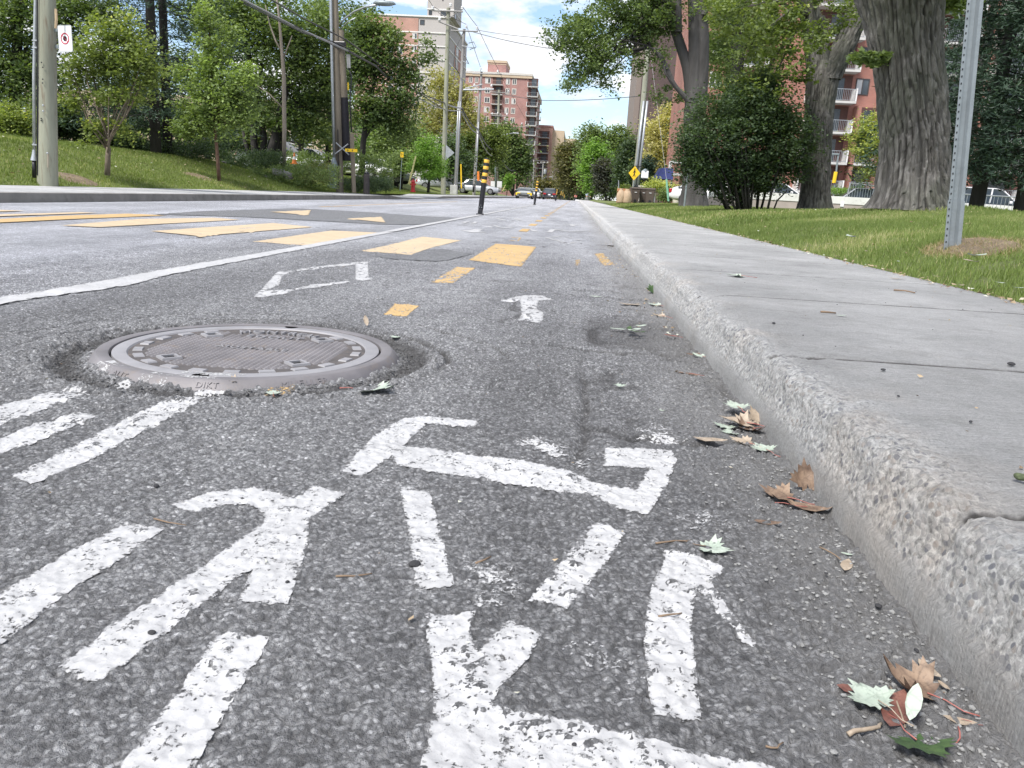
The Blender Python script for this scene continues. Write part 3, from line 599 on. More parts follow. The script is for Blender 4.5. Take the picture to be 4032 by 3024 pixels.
blades('grass', X[k], Y[k], lawnL, .075, .02, M_bladeL, 'grass of the left bank behind the sidewalk')

# ------------------------------------------------------------------ manhole
M_iron = simple('cast_iron', (.175, .165, .17), .6, .2, .22, 9, .3, 220, .002, dark=(.2, .17, .15))
M_iron_d = simple('worn_cast_iron', (.085, .076, .073), .75, .1, .25, 14, .3, 260, .002, dark=(.16, .13, .11))
M_pol = simple('polished_iron', (.27, .265, .275), .6, .15, .12, 12, .15, 200, .001); M_black = simple('black_gap', (.008, .008, .008), .9)
mh = thing('manhole_cover', 'round cast iron manhole cover lettered MONTREAL EGOUT, set in a raised frame in broken asphalt', 'manhole cover', (MHX, MHY, .003))
nn = 128
b = MB(); b.v = []; 
pf = [(.32, .0), (.32, .010), (.3705, .010), (.372, .021), (.376, .0225), (.400, .0225), (.404, .021), (.422, .002), (.436, -.03)]
def ring(pf, n=nn, wobf=0):
    v = []; 
    for r, z in pf:
        for k in range(n): a = 2*math.pi*k/n; v.append((r*math.cos(a), r*math.sin(a), z))
    return v, [(i*n+(k+1) % n, i*n+k, (i+1)*n+k, (i+1)*n+(k+1) % n)[::-1] for i in range(len(pf)-1) for k in range(n)]
b.add(*ring(pf)); b.build('frame_ring', M_iron, mh, smooth='auto')
b = MB(); b.add(*ring([(.0001, .0165), (.326, .0165)])); b.build('cover', M_iron_d, mh, smooth='auto')
b = MB(); b.add(*ring([(.324, .0160), (.328, .0205), (.360, .021), (.3645, .0195), (.366, .005)])); b.build('cover_rim', M_pol, mh, smooth='auto')
b = MB(); b.add(*ring([(.3655, .0112), (.3715, .0112)])); b.build('gap', M_black, mh)
def rotq(cx, cy, s1, s2, ang, z0, z1, B, taper=.75):
    c, s = math.cos(ang), math.sin(ang); v = []
    for z, k in ((z0, 1), (z1, taper)):
        for ax, ay in ((-s1, -s2), (s1, -s2), (s1, s2), (-s1, s2)): v.append((cx+(ax*c-ay*s)*k, cy+(ax*s+ay*c)*k, z))
    B.add(v, [(4, 5, 6, 7), (0, 1, 5, 4), (1, 2, 6, 5), (2, 3, 7, 6), (3, 0, 4, 7)])
b = MB(); st = .0165; rr = .276
holes = [(.175, .165), (-.165, .175), (-.175, -.165), (.165, -.175)]
ha = math.radians(8); holes = [(x*math.cos(ha)-y*math.sin(ha), x*math.sin(ha)+y*math.cos(ha)) for x, y in holes]
def intext(x, y): return (abs(x) < .16 and y > .226-x*x*2.4) or (abs(x) < .10 and .158 < y < .205) or (abs(x) < .11 and -.014 < y < .022)
m = int(.26/st)
for i_ in range(-m, m+1):
    for j_ in range(-m, m+1):
        x, y = i_*st, j_*st+(st/2 if i_ % 2 else 0)
        if math.hypot(x, y) > rr or intext(x, y) or any(abs(x-hx)+abs(y-hy) < .05 for hx, hy in holes): continue
        rotq(x, y, st*.46, st*.46, math.pi/4, .0162, .0205, b, .35)
b.build('checker_studs', M_iron, mh)['kind'] = 'stuff'
for k in range(22):
    b = MB()
    a = 2*math.pi*(k+.3)/22
    if abs(math.degrees(a)-90) < 30: continue
    rotq(.301*math.cos(a), .301*math.sin(a), .013, .021, a, .0162, .0200, b, .9); b.build('rim_lug', M_pol, mh)
for hx, hy in holes:
    bb = MB(); q = .038
    for (s0, s1_, z0, z1) in ((q, .020, .022, .0305),):
        P4 = [(q, 0), (0, q), (-q, 0), (0, -q)]; I4 = [(x*.62, y*.62) for x, y in P4]
        v = [(hx+x, hy+y, .0162) for x, y in P4]+[(hx+x*.94, hy+y*.94, .0225) for x, y in P4]+[(hx+x, hy+y, .0225) for x, y in I4]+[(hx+x, hy+y, .0168) for x, y in I4]
        bb.add(v, [(a, (a+1) % 4, 4+(a+1) % 4, 4+a) for a in range(4)]+[(4+a, 4+(a+1) % 4, 8+(a+1) % 4, 8+a) for a in range(4)]+[(8+a, 8+(a+1) % 4, 12+(a+1) % 4, 12+a) for a in range(4)])
    o = bb.build('pick_hole', M_pol, mh)
    bb = MB(); bb.add([(hx+x, hy+y, .0172) for x, y in I4], [(0, 1, 2, 3)]); bb.build('hole', M_black, o)
for a in (math.radians(-87), math.radians(92)):
    bb = MB(); bb.lathe([(.0001, .0213), (.021, .0213)], 20, (.365*math.cos(a), .365*math.sin(a), 0)); bb.xf(Matrix.Identity(4)); bb.build('lift_notch', M_black, mh)
def text(body, size, mat, parent, name='lettering', ext=.0015, arc=None, loc=(0, 0, 0), rot=(0, 0, 0), width=1., top=True, font=None):
    cu = bpy.data.curves.new('txt', 'FONT'); cu.body = body; cu.size = size; cu.extrude = ext; cu.align_x = 'CENTER'; cu.resolution_u = 3; cu.space_character = 1.1
    t = bpy.data.objects.new('txt', cu); COL.objects.link(t); dg = bpy.context.evaluated_depsgraph_get(); me = bpy.data.meshes.new_from_object(t.evaluated_get(dg))
    bpy.data.objects.remove(t); 
    for v in me.vertices:
        x, y, z = v.co.x*width, v.co.y, v.co.z
        if arc:
            if top: th = math.pi/2-x/arc; r = arc+y
            else: th = -math.pi/2+x/arc; r = arc-y
            v.co = (r*math.cos(th), r*math.sin(th), z)
        else: v.co = (x, y, z)
    o = bpy.data.objects.new(name, me); me.materials.clear(); me.materials.append(mat); COL.objects.link(o); o.parent = parent; o.location = loc; o.rotation_euler = rot; return o
text('MONTREAL', .046, M_pol, mh, arc=.238, loc=(0, 0, .0185), width=1.0, ext=.005)
text('EGOUT', .044, M_pol, mh, loc=(0, .165, .0185), width=1.15, ext=.0012)
text('AJUSTABLE', .030, M_pol, mh, loc=(0, -.008, .0185), width=1.35, ext=.0012)
# maker's name cast on the sloping skirt
def skirt(body, deg, size, wd=1.):
    o = text(body, size, M_iron, mh, ext=.0015, width=wd)
    a0 = math.radians(deg)
    for v in o.data.vertices:
        x, y, z = v.co; th = a0+x/.405; r = .389+(.026-(y*.8+.003))*1.0
        s = y/size; r = .421-.016*s*1.0; zz = .0035+.0165*s*1.0+z*.8+.0012; v.co = (r*math.cos(th), r*math.sin(th), zz)
    return o
skirt('MUELLER', -50, .028); skirt('ALIT', -116, .026); skirt('DIKT', -82, .022)
# white paint splash over the frame
b = MB(); 
def splash(a0, a1, r0, r1, z0, z1):
    n = 12; v = []
    for k in range(n+1):
        a = math.radians(a0+(a1-a0)*k/n); v += [(r0*math.cos(a), r0*math.sin(a), z0), (r1*math.cos(a), r1*math.sin(a), z1)]
    b = MB(); b.add(v, [(2*k, 2*k+1, 2*k+3, 2*k+2) for k in range(n)])
    o = b.build('paint_splash', M_white, mh); at = o.data.attributes.new('edge', 'FLOAT', 'POINT'); at.data.foreach_set('value', np.ones(len(o.data.vertices), np.float32))
    at = o.data.attributes.new('wear', 'FLOAT', 'POINT'); at.data.foreach_set('value', np.full(len(o.data.vertices), .1, np.float32))
splash(-134, -121, .4045, .4215, .0216, .0042); splash(-131, -120, .377, .3995, .0232, .0232); splash(-107, -96, .4045, .4215, .0216, .0042); splash(-104, -80, .377, .3995, .0232, .0232); splash(-96, -70, .33, .358, .0215, .0215)
# rubble in the trench round the frame and grit in the gutter
ico = [(0, 0, 1), (.9, 0, .3), (.2, .85, .35), (-.8, .5, .3), (-.7, -.6, .35), (.3, -.9, .3), (.7, .5, -.4), (-.3, .8, -.5), (-.9, -.1, -.4), (-.1, -.9, -.5), (.7, -.6, -.4), (0, 0, -.8)]
icf = [(0, 1, 2), (0, 2, 3), (0, 3, 4), (0, 4, 5), (0, 5, 1), (1, 6, 2), (2, 7, 3), (3, 8, 4), (4, 9, 5), (5, 10, 1), (6, 7, 2), (7, 8, 3), (8, 9, 4), (9, 10, 5), (10, 6, 1), (11, 7, 6), (11, 8, 7), (11, 9, 8), (11, 10, 9), (11, 6, 10)]
def pebbles(pts, sizes, seed=1):
    r = np.random.RandomState(seed); b = np.array(ico); f = np.array(icf); n = len(pts); V = []
    for p, s in zip(pts, sizes):
        q = b*r.uniform(.75, 1.15, (12, 1))*np.array([1, r.uniform(.6, 1), r.uniform(.4, .7)])*s; a = r.uniform(0, 6.28); c, si = math.cos(a), math.sin(a)
        V.append(np.stack([q[:, 0]*c-q[:, 1]*si, q[:, 0]*si+q[:, 1]*c, q[:, 2]], 1)+p)
    return np.concatenate(V), (f[None]+12*np.arange(n)[:, None, None]).reshape(-1, 3)
M_grit = simple('grit', (.1, .1, .1), .9, 0, .5, 60); M_grit2 = simple('gutter_grit', (.22, .22, .215), .9, 0, .4, 50)
n = 2600; a = RS.uniform(0, 6.283, n); r = .435+np.abs(RS.normal(0, .05, n)); x = MHX+r*np.cos(a); y = MHY+r*np.sin(a); s = RS.uniform(.0012, .005, n)
v, f = pebbles(np.stack([x, y, Hr(x, y)+s*.3], 1), s); tag(npmesh('rubble', v, f, M_grit), 'crumbled asphalt rubble around the manhole frame', 'rubble', kind='stuff')
n = 3800; y = .5+9*RS.rand(n)**1.7; x = KX-.01-np.abs(RS.normal(0, .09, n)); s = RS.uniform(.0012, .0045, n)
v, f = pebbles(np.stack([x, y, Hr(x, y)+s*.3], 1), s, 2); tag(npmesh('grit', v, f, M_grit2), 'loose grey grit along the foot of the kerb', 'grit', kind='stuff')
n = 130; y = .6+7*RS.rand(n)**1.5; x = RS.uniform(-2, .45, n); s = RS.uniform(.0015, .004, n)
v, f = pebbles(np.stack([x, y, Hr(x, y)+s*.3], 1), s, 3); tag(npmesh('grit', v, f, M_grit), 'scattered dark pebbles on the cycle track', 'grit', kind='stuff')
n = 120; y = 1+9*RS.rand(n)**1.5; x = RS.uniform(.62, 2, n); s = RS.uniform(.0015, .004, n)
v, f = pebbles(np.stack([x, y, .15+s*.3], 1), s, 4); tag(npmesh('grit', v, f, M_grit), 'scattered dark specks on the right sidewalk', 'grit', kind='stuff')

# ------------------------------------------------------------------ fallen leaves, twigs, stones
def leafm(name, c1, c2, tr=.2):
    m, t, p = newmat(name); v = pos(t); c = ramp(t, noise(t, v, 35, 5, .6), [(.35, c1), (.65, c2)]); c = mixc(t, ramp(t, noise(t, v, 110, 5, .7), [(.52, 0), (.7, .7)]), c, tuple(q*.45 for q in c1)); c = mixc(t, mth(t, 'MULTIPLY', ramp(t, voro(t, v, 55, 'DISTANCE_TO_EDGE'), [(0, 1), (.06, 0)]), .35), c, tuple(q*.6 for q in c1))
    LK(t, c, p.inputs['Base Color']); p.inputs['Roughness'].default_value = .6; bump(t, p, noise(t, v, 90, 4), .4, .003); return m
M_lpale = leafm('pale_leaf', (.31, .37, .30), (.43, .48, .41)); M_lbrown = leafm('dry_leaf', (.10, .062, .042), (.27, .19, .13)); M_ltan = leafm('tan_leaf', (.28, .22, .16), (.42, .35, .27)); M_lgreen = leafm('green_leaf', (.025, .06, .018), (.06, .11, .03)); M_lred = leafm('russet_leaf', (.13, .05, .038), (.22, .10, .075)); M_stem = simple('leaf_stem', (.35, .12, .1), .6); M_twig = simple('twig_bark', (.2, .14, .09), .8)
MAPLE = [(0, -.05), (.06, -.28), (.34, -.42), (.30, -.2), (.55, -.22), (.5, -.05), (.98, .10), (.78, .22), (.9, .42), (.62, .40), (.66, .62), (.42, .5), (.36, .62), (.3, .95), (.14, .85), (0, 1.25), (-.14, .85), (-.3, .95), (-.36, .62), (-.42, .5), (-.66, .62), (-.62, .40), (-.9, .42), (-.78, .22), (-.98, .10), (-.5, -.05), (-.55, -.22), (-.30, -.2), (-.34, -.42), (-.06, -.28)]
OVAL = [(.0, -1), (.2, -.7), (.36, -.2), (.36, .3), (.2, .75), (0, 1), (-.2, .75), (-.36, .3), (-.36, -.2), (-.2, -.7)]
def leaf(px, py, z, size, mat, label, rz=0, curl=.3, lift=.0, kind='maple', stem=True, smat=None, tiltx=0, group=None, squash=1.):
    size *= 1.12; curl *= .62; tiltx *= .75; x0, y0, _ = G(px, py, z); shp = MAPLE if kind == 'maple' else OVAL
    pts = [Vector((a*size, b*size)) for a, b in shp]; n = len(pts); g = size*.16
    P = np.array([(p.x, p.y) for p in pts]); inn = []
    for ax in np.arange(P[:, 0].min(), P[:, 0].max(), g):
        for ay in np.arange(P[:, 1].min(), P[:, 1].max(), g): inn.append(Vector((ax+.01*g, ay+.013*g)))
    r = delaunay_2d_cdt(pts+inn, [], [list(range(n))], 1, 1e-6)
    V = np.array([(p.x, p.y) for p in r[0]]); sd_ = abs(hash(label)) % 97 if False else int(px*7+py) % 97
    nx = V[:, 0]/size; ny = V[:, 1]/size
    z_ = size*(curl*(nx**2+.45*ny**2)*(.6+.8*vn(nx*2+5, ny*2+5, sd_))+.12*curl*np.sin(nx*9)*.3+.10*(vn(nx*3, ny*3, sd_+2)-.5))
    z_ = z_*squash; c, s = math.cos(rz), math.sin(rz); ct, st_ = math.cos(tiltx), math.sin(tiltx)
    yy_ = V[:, 1]*ct-z_*st_; z2 = V[:, 1]*st_+z_*ct; X_ = V[:, 0]*c-yy_*s; Y_ = V[:, 0]*s+yy_*c
    t = thing('leaf', label, 'leaf', (x0, y0, z+lift), 0, group)
    z2 = z2-z2.min()+.002
    npmesh('blade', np.stack([X_, Y_, z2], 1), [tuple(q) for q in r[2]], mat, t, smooth=True)
    if stem:
        b = MB(); L = size*.9
        pp = [(0, -.05*size), (.08*size, -.5*size), (-.05*size, -1.0*size), (.1*size, -1.35*size)]
        zc = float(np.interp(0, [0], [float(z2[np.argmin(np.abs(V[:, 0])+np.abs(V[:, 1]))])]))
        b.tube([(a*c-bb_*s, a*s+bb_*c, zc*(1-k/3)+.003) for k, (a, bb_) in enumerate(pp)], [size*.022, size*.018, size*.016, size*.025], 6); b.build('stem', smat or M_stem, t, smooth=True)
    return t
def twig(pix, r, label, z=.006, mat=None):
    p = [G(x, y, z) for x, y in pix]; b = MB(); o0 = p[0]
    q = []
    for k in range(len(p)-1):
        for s in (0, .5): q.append(tuple(p[k][i]+(p[k+1][i]-p[k][i])*s+(RS.uniform(-1, 1)*r*.8 if i < 2 else RS.uniform(0, 1)*r) for i in range(3)))
    q.append(p[-1]); q = [tuple(a-b_ for a, b_ in zip(w, o0)) for w in q]
    b.tube(q, [r*(1-.5*k/len(q)) for k in range(len(q))], 6); o = b.build('twig', mat or M_twig, None, o0, smooth=True); tag(o, label, 'twig'); return o
z6 = lambda x, y: (2400+x*.8884, 1550+y*.8884)
z7 = lambda x, y: (2300+x*.783, 1000+y*.783)
def L6(x, y, *a, **k): return leaf(*z6(x, y), *a, **k)
def L7(x, y, *a, **k): return leaf(*z7(x, y), *a, **k)
leaf(200+1850*.6781, 1180+545*.6781, .004, .055, M_lpale, 'large pale green leaf lying beside the manhole', rz=-1.9, curl=.35, tiltx=.25)
leaf(200+1290*.6781, 1180+550*.6781, .004, .02, M_lpale, 'small pale leaf on the yellow paint scrap at the manhole', rz=.4, curl=.3)
leaf(1970, 1265, .004, .016, M_ltan, 'small tan leaf standing beyond the manhole', kind='oval', rz=.5, tiltx=.9, stem=False) if False else leaf(200+1830*.6781, 1180+150*.6781, .004, .022, M_ltan, 'small tan leaf standing behind the manhole', kind='oval', rz=.5, tiltx=1.0, stem=False)
leaf(200+2010*.6781, 1180+222*.6781, .004, .022, M_lpale, 'pale leaf scrap right of the manhole trench', rz=1.2, curl=.2, stem=False)
leaf(200+1080*.6781, 1180+485*.6781, .012, .026, M_ltan, 'crumpled leaf caught at the front of the manhole frame', rz=2., curl=.8)
L6(430, 690, .004, .030, M_lpale, 'pale leaf with long stem above the hooked arrow', rz=-2.0, curl=.5, smat=M_twig)
L6(1175, 1405, .004, .028, M_lpale, 'pale green lobed leaf on the brown litter by the kerb', rz=.5, curl=.25, smat=M_ltan, lift=.008)
L6(1360, 1570, .004, .032, M_lgreen, 'dark green maple leaf with red stem near the bottom', rz=3.3, curl=.35, tiltx=.35)
L6(1330, 1460, .006, .018, M_lpale, 'narrow pale leaf standing behind the dark green leaf', kind='oval', rz=-.5, tiltx=.9, stem=False, lift=.01)
L6(1395, 1345, .004, .034, M_lbrown, 'curled brown dry leaf nearest the kerb corner', rz=.9, curl=1.1, squash=1.2)
L6(1130, 1335, .003, .026, M_lred, 'russet shredded leaf behind the pale lobed one', rz=1.4, curl=.5, kind='oval')
L6(1270, 1420, .003, .034, M_lred, 'reddish crumpled leaf under the pale lobed one', rz=2.6, curl=.6, kind='oval', stem=False)
L6(1415, 1235, .004, .016, M_ltan, 'small tan leaf above the curled brown one', rz=.3, curl=.6, kind='oval', stem=False)
L6(1480, 1300, .003, .008, M_ltan, 'tiny pale leaf fragment against the kerb', rz=.3, curl=.4, kind='oval', stem=False)
L6(1550, 1460, .004, .014, M_ltan, 'forked tan seed leaf at the kerb foot', rz=1.3, curl=.6, kind='oval')
L6(780, 470, .004, .036, M_lbrown, 'brown leaf in the cluster midway along the kerb', rz=1.1, curl=.7)
L6(870, 430, .004, .034, M_lbrown, 'brown leaf leaning upright on the kerb face', rz=.2, curl=.5, tiltx=1.1, stem=False)
L6(880, 515, .004, .036, M_lbrown, 'long folded brown leaf below the upright one', rz=-1.9, curl=.9, kind='oval')
L6(700, 578, .003, .02, M_lbrown, 'thin brown leaf sliver left of the brown cluster', rz=1.5, curl=.5, kind='oval', stem=False)
L6(1050, 765, .003, .02, M_ltan, 'tan oval leaf at the end of a twig', rz=2.7, curl=.3, kind='oval', stem=False)
L6(1050, 716, .003, .008, M_lpale, 'tiny pale leaf above the tan oval one', rz=1.2, curl=.3, kind='oval', stem=False)
L6(560, 100, .004, .036, M_lpale, 'pale leaf topmost in the pile at the kerb foot', rz=.2, curl=.35, lift=.02)
L6(600, 150, .004, .045, M_ltan, 'large tan leaf in the middle of the kerb pile', rz=1.2, curl=.6, lift=.006)
L6(635, 165, .004, .036, M_lbrown, 'brown leaf at the kerb side of the pile', rz=2.2, curl=.8)
L6(520, 150, .004, .03, M_lpale, 'pale leaf at the left of the kerb pile', rz=2.8, curl=.4, stem=False)
L6(548, 178, .004, .024, M_lpale, 'small pale leaf at the front of the kerb pile', rz=1.8, curl=.3, stem=False)
L6(445, 210, .004, .034, M_ltan, 'lone tan leaf left of the kerb pile', rz=1.5, curl=.25, kind='oval', stem=False)
L6(605, 225, .004, .03, M_ltan, 'tan leaf just in front of the kerb pile', rz=.9, curl=.4)
L6(690, 255, .004, .03, M_lpale, 'pale leaf nearest the kerb in front of the pile', rz=.4, curl=.3)
L6(655, 135, .006, .03, M_ltan, 'tan leaf on edge at the back of the kerb pile', rz=.6, curl=.5, tiltx=.8, stem=False)
L7(170, 380, .004, .03, M_lpale, 'pale leaf left of the green spray on the broken gutter', rz=1.5, curl=.3, kind='oval', stem=False)
for k, (x, y, r_) in enumerate([(240, 388, .4), (268, 402, 1.3), (282, 380, 2.2), (222, 402, 2.9), (255, 415, -.8)]):
    L7(x, y, .004, .028, M_lpale if k % 2 == 0 else M_lgreen, ['pale leaf in the spray on the gutter patch', 'dark leaf in the spray on the gutter patch', 'pale leaf right of the spray on the gutter patch', 'dark leaf left in the spray on the gutter patch', 'pale leaf lowest in the spray on the gutter patch'][k], rz=r_, curl=.5, kind='oval', lift=.006*k, stem=False)
L7(590, 520, .004, .034, M_lpale, 'pale leaf pair beside the kerb below the spray', rz=.6, curl=.4)
L7(545, 510, .004, .028, M_lbrown, 'small brown leaf beside the pale kerb leaf', rz=2, curl=.6, kind='oval')
L7(525, 608, .003, .03, M_lbrown, 'dark brown strip of leaf in the gutter', rz=1.3, curl=.3, kind='oval')
L7(180, 668, .003, .018, M_lpale, 'white leaf scrap in the middle of the gutter', rz=.2, curl=.4, stem=False)
L7(230, 258, .004, .05, M_ltan, 'pale tan leaf on the far broken gutter', rz=1.5, curl=.3, kind='oval', stem=False)
L7(60, 216, .004, .03, M_lpale, 'flat white leaf left in the far gutter', rz=1.5, curl=.2, kind='oval', stem=False)
L7(350, 200, .004, .05, M_lgreen, 'dark green leaf against the far kerb', rz=.5, curl=.7, tiltx=.6)
L7(370, 262, .004, .04, M_lpale, 'pale leaf by the kerb beyond the spray', rz=1, curl=.4)
L7(390, 318, .004, .035, M_ltan, 'tan leaf by the kerb beyond the spray', rz=1, curl=.5)
L7(440, 415, .004, .03, M_lred, 'reddish leaf scraps by the kerb above the pale pair', rz=1, curl=.5, kind='oval')
L7(378, 790, .004, .015, M_lpale, 'tiny pale leaf left of the kerb pile', rz=1, curl=.5, kind='oval', stem=False)
L7(785, 115, .152, .055, M_lpale, 'dry leaf lying flat on the sidewalk', rz=1.3, curl=.35)
L7(1295, 313, .152, .02, M_lpale, 'small white leaf scrap on the sidewalk', rz=1.4, curl=.2, kind='oval', stem=False)
L7(1575, 127, .152, .04, M_ltan, 'tan leaf on the sidewalk near the grass', rz=1.4, curl=.2, kind='oval', stem=False)
for k, (x, y) in enumerate([(3350, 935), (3270, 962), (3535, 1030), (3690, 1090), (3845, 1010), (3825, 1032), (4010, 1135), (3410, 990), (3940, 1115), (3785, 1125)]):
    q = G(x, y, .2); 
    zz_ = float(lawnR(q[0], q[1])) if q[0] > 2.05 else .155
    leaf(x, y, zz_+.02, .026, [M_lpale, M_ltan][k % 2], ['pale leaf at the far grass edge', 'tan leaf at the far grass edge', 'pale leaf on the grass edge left of the post', 'tan leaf on the grass edge below the post', 'white leaf on the grass right of the post', 'tan leaf below the white one on the grass', 'pale leaf at the right frame edge', 'tan leaf where grass meets the walk', 'pale leaf on the grass far right', 'tan leaf on the grass below the dry mound'][k], rz=k*1.3, curl=.4, kind='oval', stem=False)
twig([z6(205, 665), z6(290, 655), z6(365, 650)], .0016, 'long tan twig left of the pale stemmed leaf')
twig([z6(930, 680), z6(985, 705), z6(1025, 735)], .0012, 'thin twig pointing at the tan oval leaf')
twig([z6(1060, 1515), z6(1120, 1500), z6(1180, 1480), z6(1205, 1460)], .0028, 'thick pale twig below the pale lobed leaf', mat=M_ltan)
twig([z6(1240, 1300), z6(1275, 1380), z6(1310, 1480)], .0014, 'upright pale stalk across the russet litter', mat=M_ltan)
twig([z6(1545, 1480), z6(1555, 1530), z6(1500, 1590)], .001, 'curved thin stem at the lower kerb foot', mat=M_stem)
twig([z6(220, 988), z6(280, 980), z6(320, 972)], .0014, 'small dark twig lying on the hooked arrow')
twig([z6(695, 1570), z6(740, 1575), z6(770, 1545)], .0012, 'small twig near the bottom of the gutter')
twig([(1200+880*.8883, 1550+95*.8883), (1200+905*.8883, 1550+65*.8883), (1200+960*.8883, 1550+48*.8883), (1200+990*.8883, 1550+62*.8883)], .0022, 'bent grey twig above the white saddle stroke')
twig([(1200+760*.8883, 1550+755*.8883), (1200+825*.8883, 1550+722*.8883)], .0018, 'short tan twig between the two white bars')
twig([(1200+140*.8883, 1550+812*.8883), (1200+220*.8883, 1550+810*.8883), (1200+298*.8883, 1550+797*.8883)], .0016, 'reddish twig left of the steep white bar')
twig([(660*.9186, 1500+592*.9186), (720*.9186, 1500+607*.9186), (798*.9186, 1500+618*.9186)], .0014, 'thin twig left of the large frame stroke')
twig([z7(1193, 295), z7(1265, 297)], .004, 'dark stick on the middle of the sidewalk', z=.156)
twig([z7(1560, 183), z7(1665, 195)], .004, 'dark stick on the far part of the sidewalk', z=.156)
def stone(px, py, s, label, mat=None, z=.004, sd=1):
    s *= .8 if z < .1 else .65
    p = G(px, py, z); v, f = pebbles([(0, 0, s*.35)], [s], sd); o = npmesh('stone', v, f, mat or M_black2, None, loc=p); 
    b = o.modifiers.new('sub', 'SUBSURF'); b.levels = 2; b.render_levels = 2; tag(o, label, 'stone'); return o
M_black2 = simple('tar_stone', (.03, .03, .033), .8, 0, .3, 80, .5, 300)
for k, (x, y, s, l) in enumerate([(1200+488*.8883, 1550+765*.8883, .0135, 'black asphalt chunk at the foot of the steep white bar'), (651*.9186, 1500+1085*.9186, .0085, 'square black stone on the large frame stroke'), (1232*.9186, 1500+865*.9186, .006, 'black chip on the lower foot of the frame stroke'), (1200+217*.8883, 1550+347*.8883, .008, 'black chip on the end of the saddle stroke'), (670*.9186, 1500+456*.9186, .008, 'black pebble above the curved stroke'), (905*.9186, 1500+222*.9186, .008, 'black pebble right of the long white bar'), (1200+1195*.8883, 1550+1560*.8883, .005, 'dark pebble on the bottom hub stroke'), (1200+1372*.8883, 1550+1540*.8883, .004, 'brown pebble on the bottom hub stroke'), (1285*.9186, 1500+678*.9186, .0045, 'tiny black pebble on the bend of the frame stroke'), (z6(960, 800)[0], z6(960, 800)[1], .0055, 'dark pebble beside the kerb twig'), (z6(1360, 1145)[0], z6(1360, 1145)[1], .007, 'dark pebble at the kerb foot above the brown leaf'), (z6(1190, 945)[0], z6(1190, 945)[1], .008, 'grey dark pebble in the gutter')]):
    stone(x, y, s, l, sd=k)
for k, (x, y, s, l) in enumerate([(953, 352, .012, 'dark pebble on the far sidewalk slab'), (1503, 588, .013, 'dark pebble near the second sidewalk joint'), (2145, 562, .02, 'flat dark clod at the right of the joint'), (1943, 848, .01, 'dark pebble on the near sidewalk slab'), (1580, 718, .008, 'small dark chip on the near slab')]):
    stone(*z7(x, y), s, l, z=.152, sd=k+30)
stone(4015, 1890, .022, 'mossy green clod at the right edge of the sidewalk', mat=simple('moss', (.08, .1, .05), .9, 0, .5, 90, .6, 200), z=.155, sd=55)
# ------------------------------------------------------------------ bare soil patches and litter
def bare(label, cx, cy, rx, ry, zf, mat, n=26, up=.012):
    V = []; Fq = []
    for i in range(n):
        for j in range(n): a = 2*math.pi*j/n; r = i/(n-1)*(1+.35*(float(vn(2+2*math.cos(a), 2+2*math.sin(a), 12))-.5)); V.append((cx+rx*r*math.cos(a), cy+ry*r*math.sin(a)))
    V = np.array(V); rr_ = np.repeat(np.linspace(0, 1, n), n); z = zf(V[:, 0], V[:, 1])+up*(1-rr_**2)-.025*rr_**6+.03*(fbm(V[:, 0]*22, V[:, 1]*22, 3, 4)-.5)
    Fq = [(i*n+j, i*n+(j+1) % n, (i+1)*n+(j+1) % n, (i+1)*n+j)[::-1] for i in range(n-1) for j in range(n)]
    tag(npmesh('bare_soil', np.column_stack([V, z]), Fq, mat, smooth=True), label, kind='structure')
M_dry = grassmat('dry_soil', (.16, .12, .08), (.30, .23, .15), (.34, .28, .18), 4)
bare('bare dry mound at the foot of the metal post', 2.8, 5.75, .24, .42, lawnR, M_dry, up=.0); bare('bare earth round the young yellow-green tree', -10.25, 15.9, .5, .5, lawnL, M_dry, up=.02); bare('bare earth round the slim young tree', -10.9, 22.8, .4, .5, lawnL, M_dry, up=.02)
a_ = RS.uniform(0, 6.283, 2600); r_ = .42*RS.rand(2600)**.6; X = 2.8+r_*.75*np.cos(a_); Y = 5.75+r_*1.25*np.sin(a_)
M_dryb = leafmat('dry_grass_blade', (.20, .15, .08), (.40, .32, .19), (.12, .17, .05), .2, .7); blades('dry_grass', X, Y, lawnR, .045, .005, M_dryb, 'dry trampled grass at the foot of the metal post', 1.3)
M_lit = leafmat('litter', (.10, .06, .035), (.42, .33, .22), (.55, .58, .50), .1, .7)
def litter(label, x, y, z, size, sd):
    r = np.random.RandomState(sd); n = len(x); a = r.uniform(0, 6.283, n); s = size*r.uniform(.4, 1.5, n); q = r.uniform(.3, .8, n)
    ux_, uy_ = np.cos(a)*s, np.sin(a)*s; wx, wy = -np.sin(a)*s*q, np.cos(a)*s*q; P = lambda dx, dy, dz: np.stack([x+dx, y+dy, z+dz], 1)
    h = r.uniform(.05, .5, (3, n))*s
    v = np.stack([P(-ux_/2, -uy_/2, h[0]), P(wx/2, wy/2, .1*s), P(ux_/2, uy_/2, h[1]), P(-wx/2, -wy/2, h[2])], 1).reshape(-1, 3)
    o = npmesh('leaf_litter', v, np.arange(4*n).reshape(n, 4), M_lit, attrs={'tint': np.repeat(r.rand(n)**.8, 4)}); tag(o, label, 'litter', kind='stuff')
n = 800; y = 1.3+24*RS.rand(n)**1.5; x = KX-.01-np.abs(RS.normal(0, .1, n)); k = fbm(y*1.5, x*3, 17, 3) > .42; x, y = x[k], y[k]; litter('crumbled leaf bits lying along the foot of the kerb', x, y, Hr(x, y)+.003, .013, 1)
n = 150; y = .7+8*RS.rand(n)**1.4; x = RS.uniform(-1.8, .4, n); litter('tiny scattered leaf crumbs on the cycle track', x, y, Hr(x, y)+.003, .007, 2)
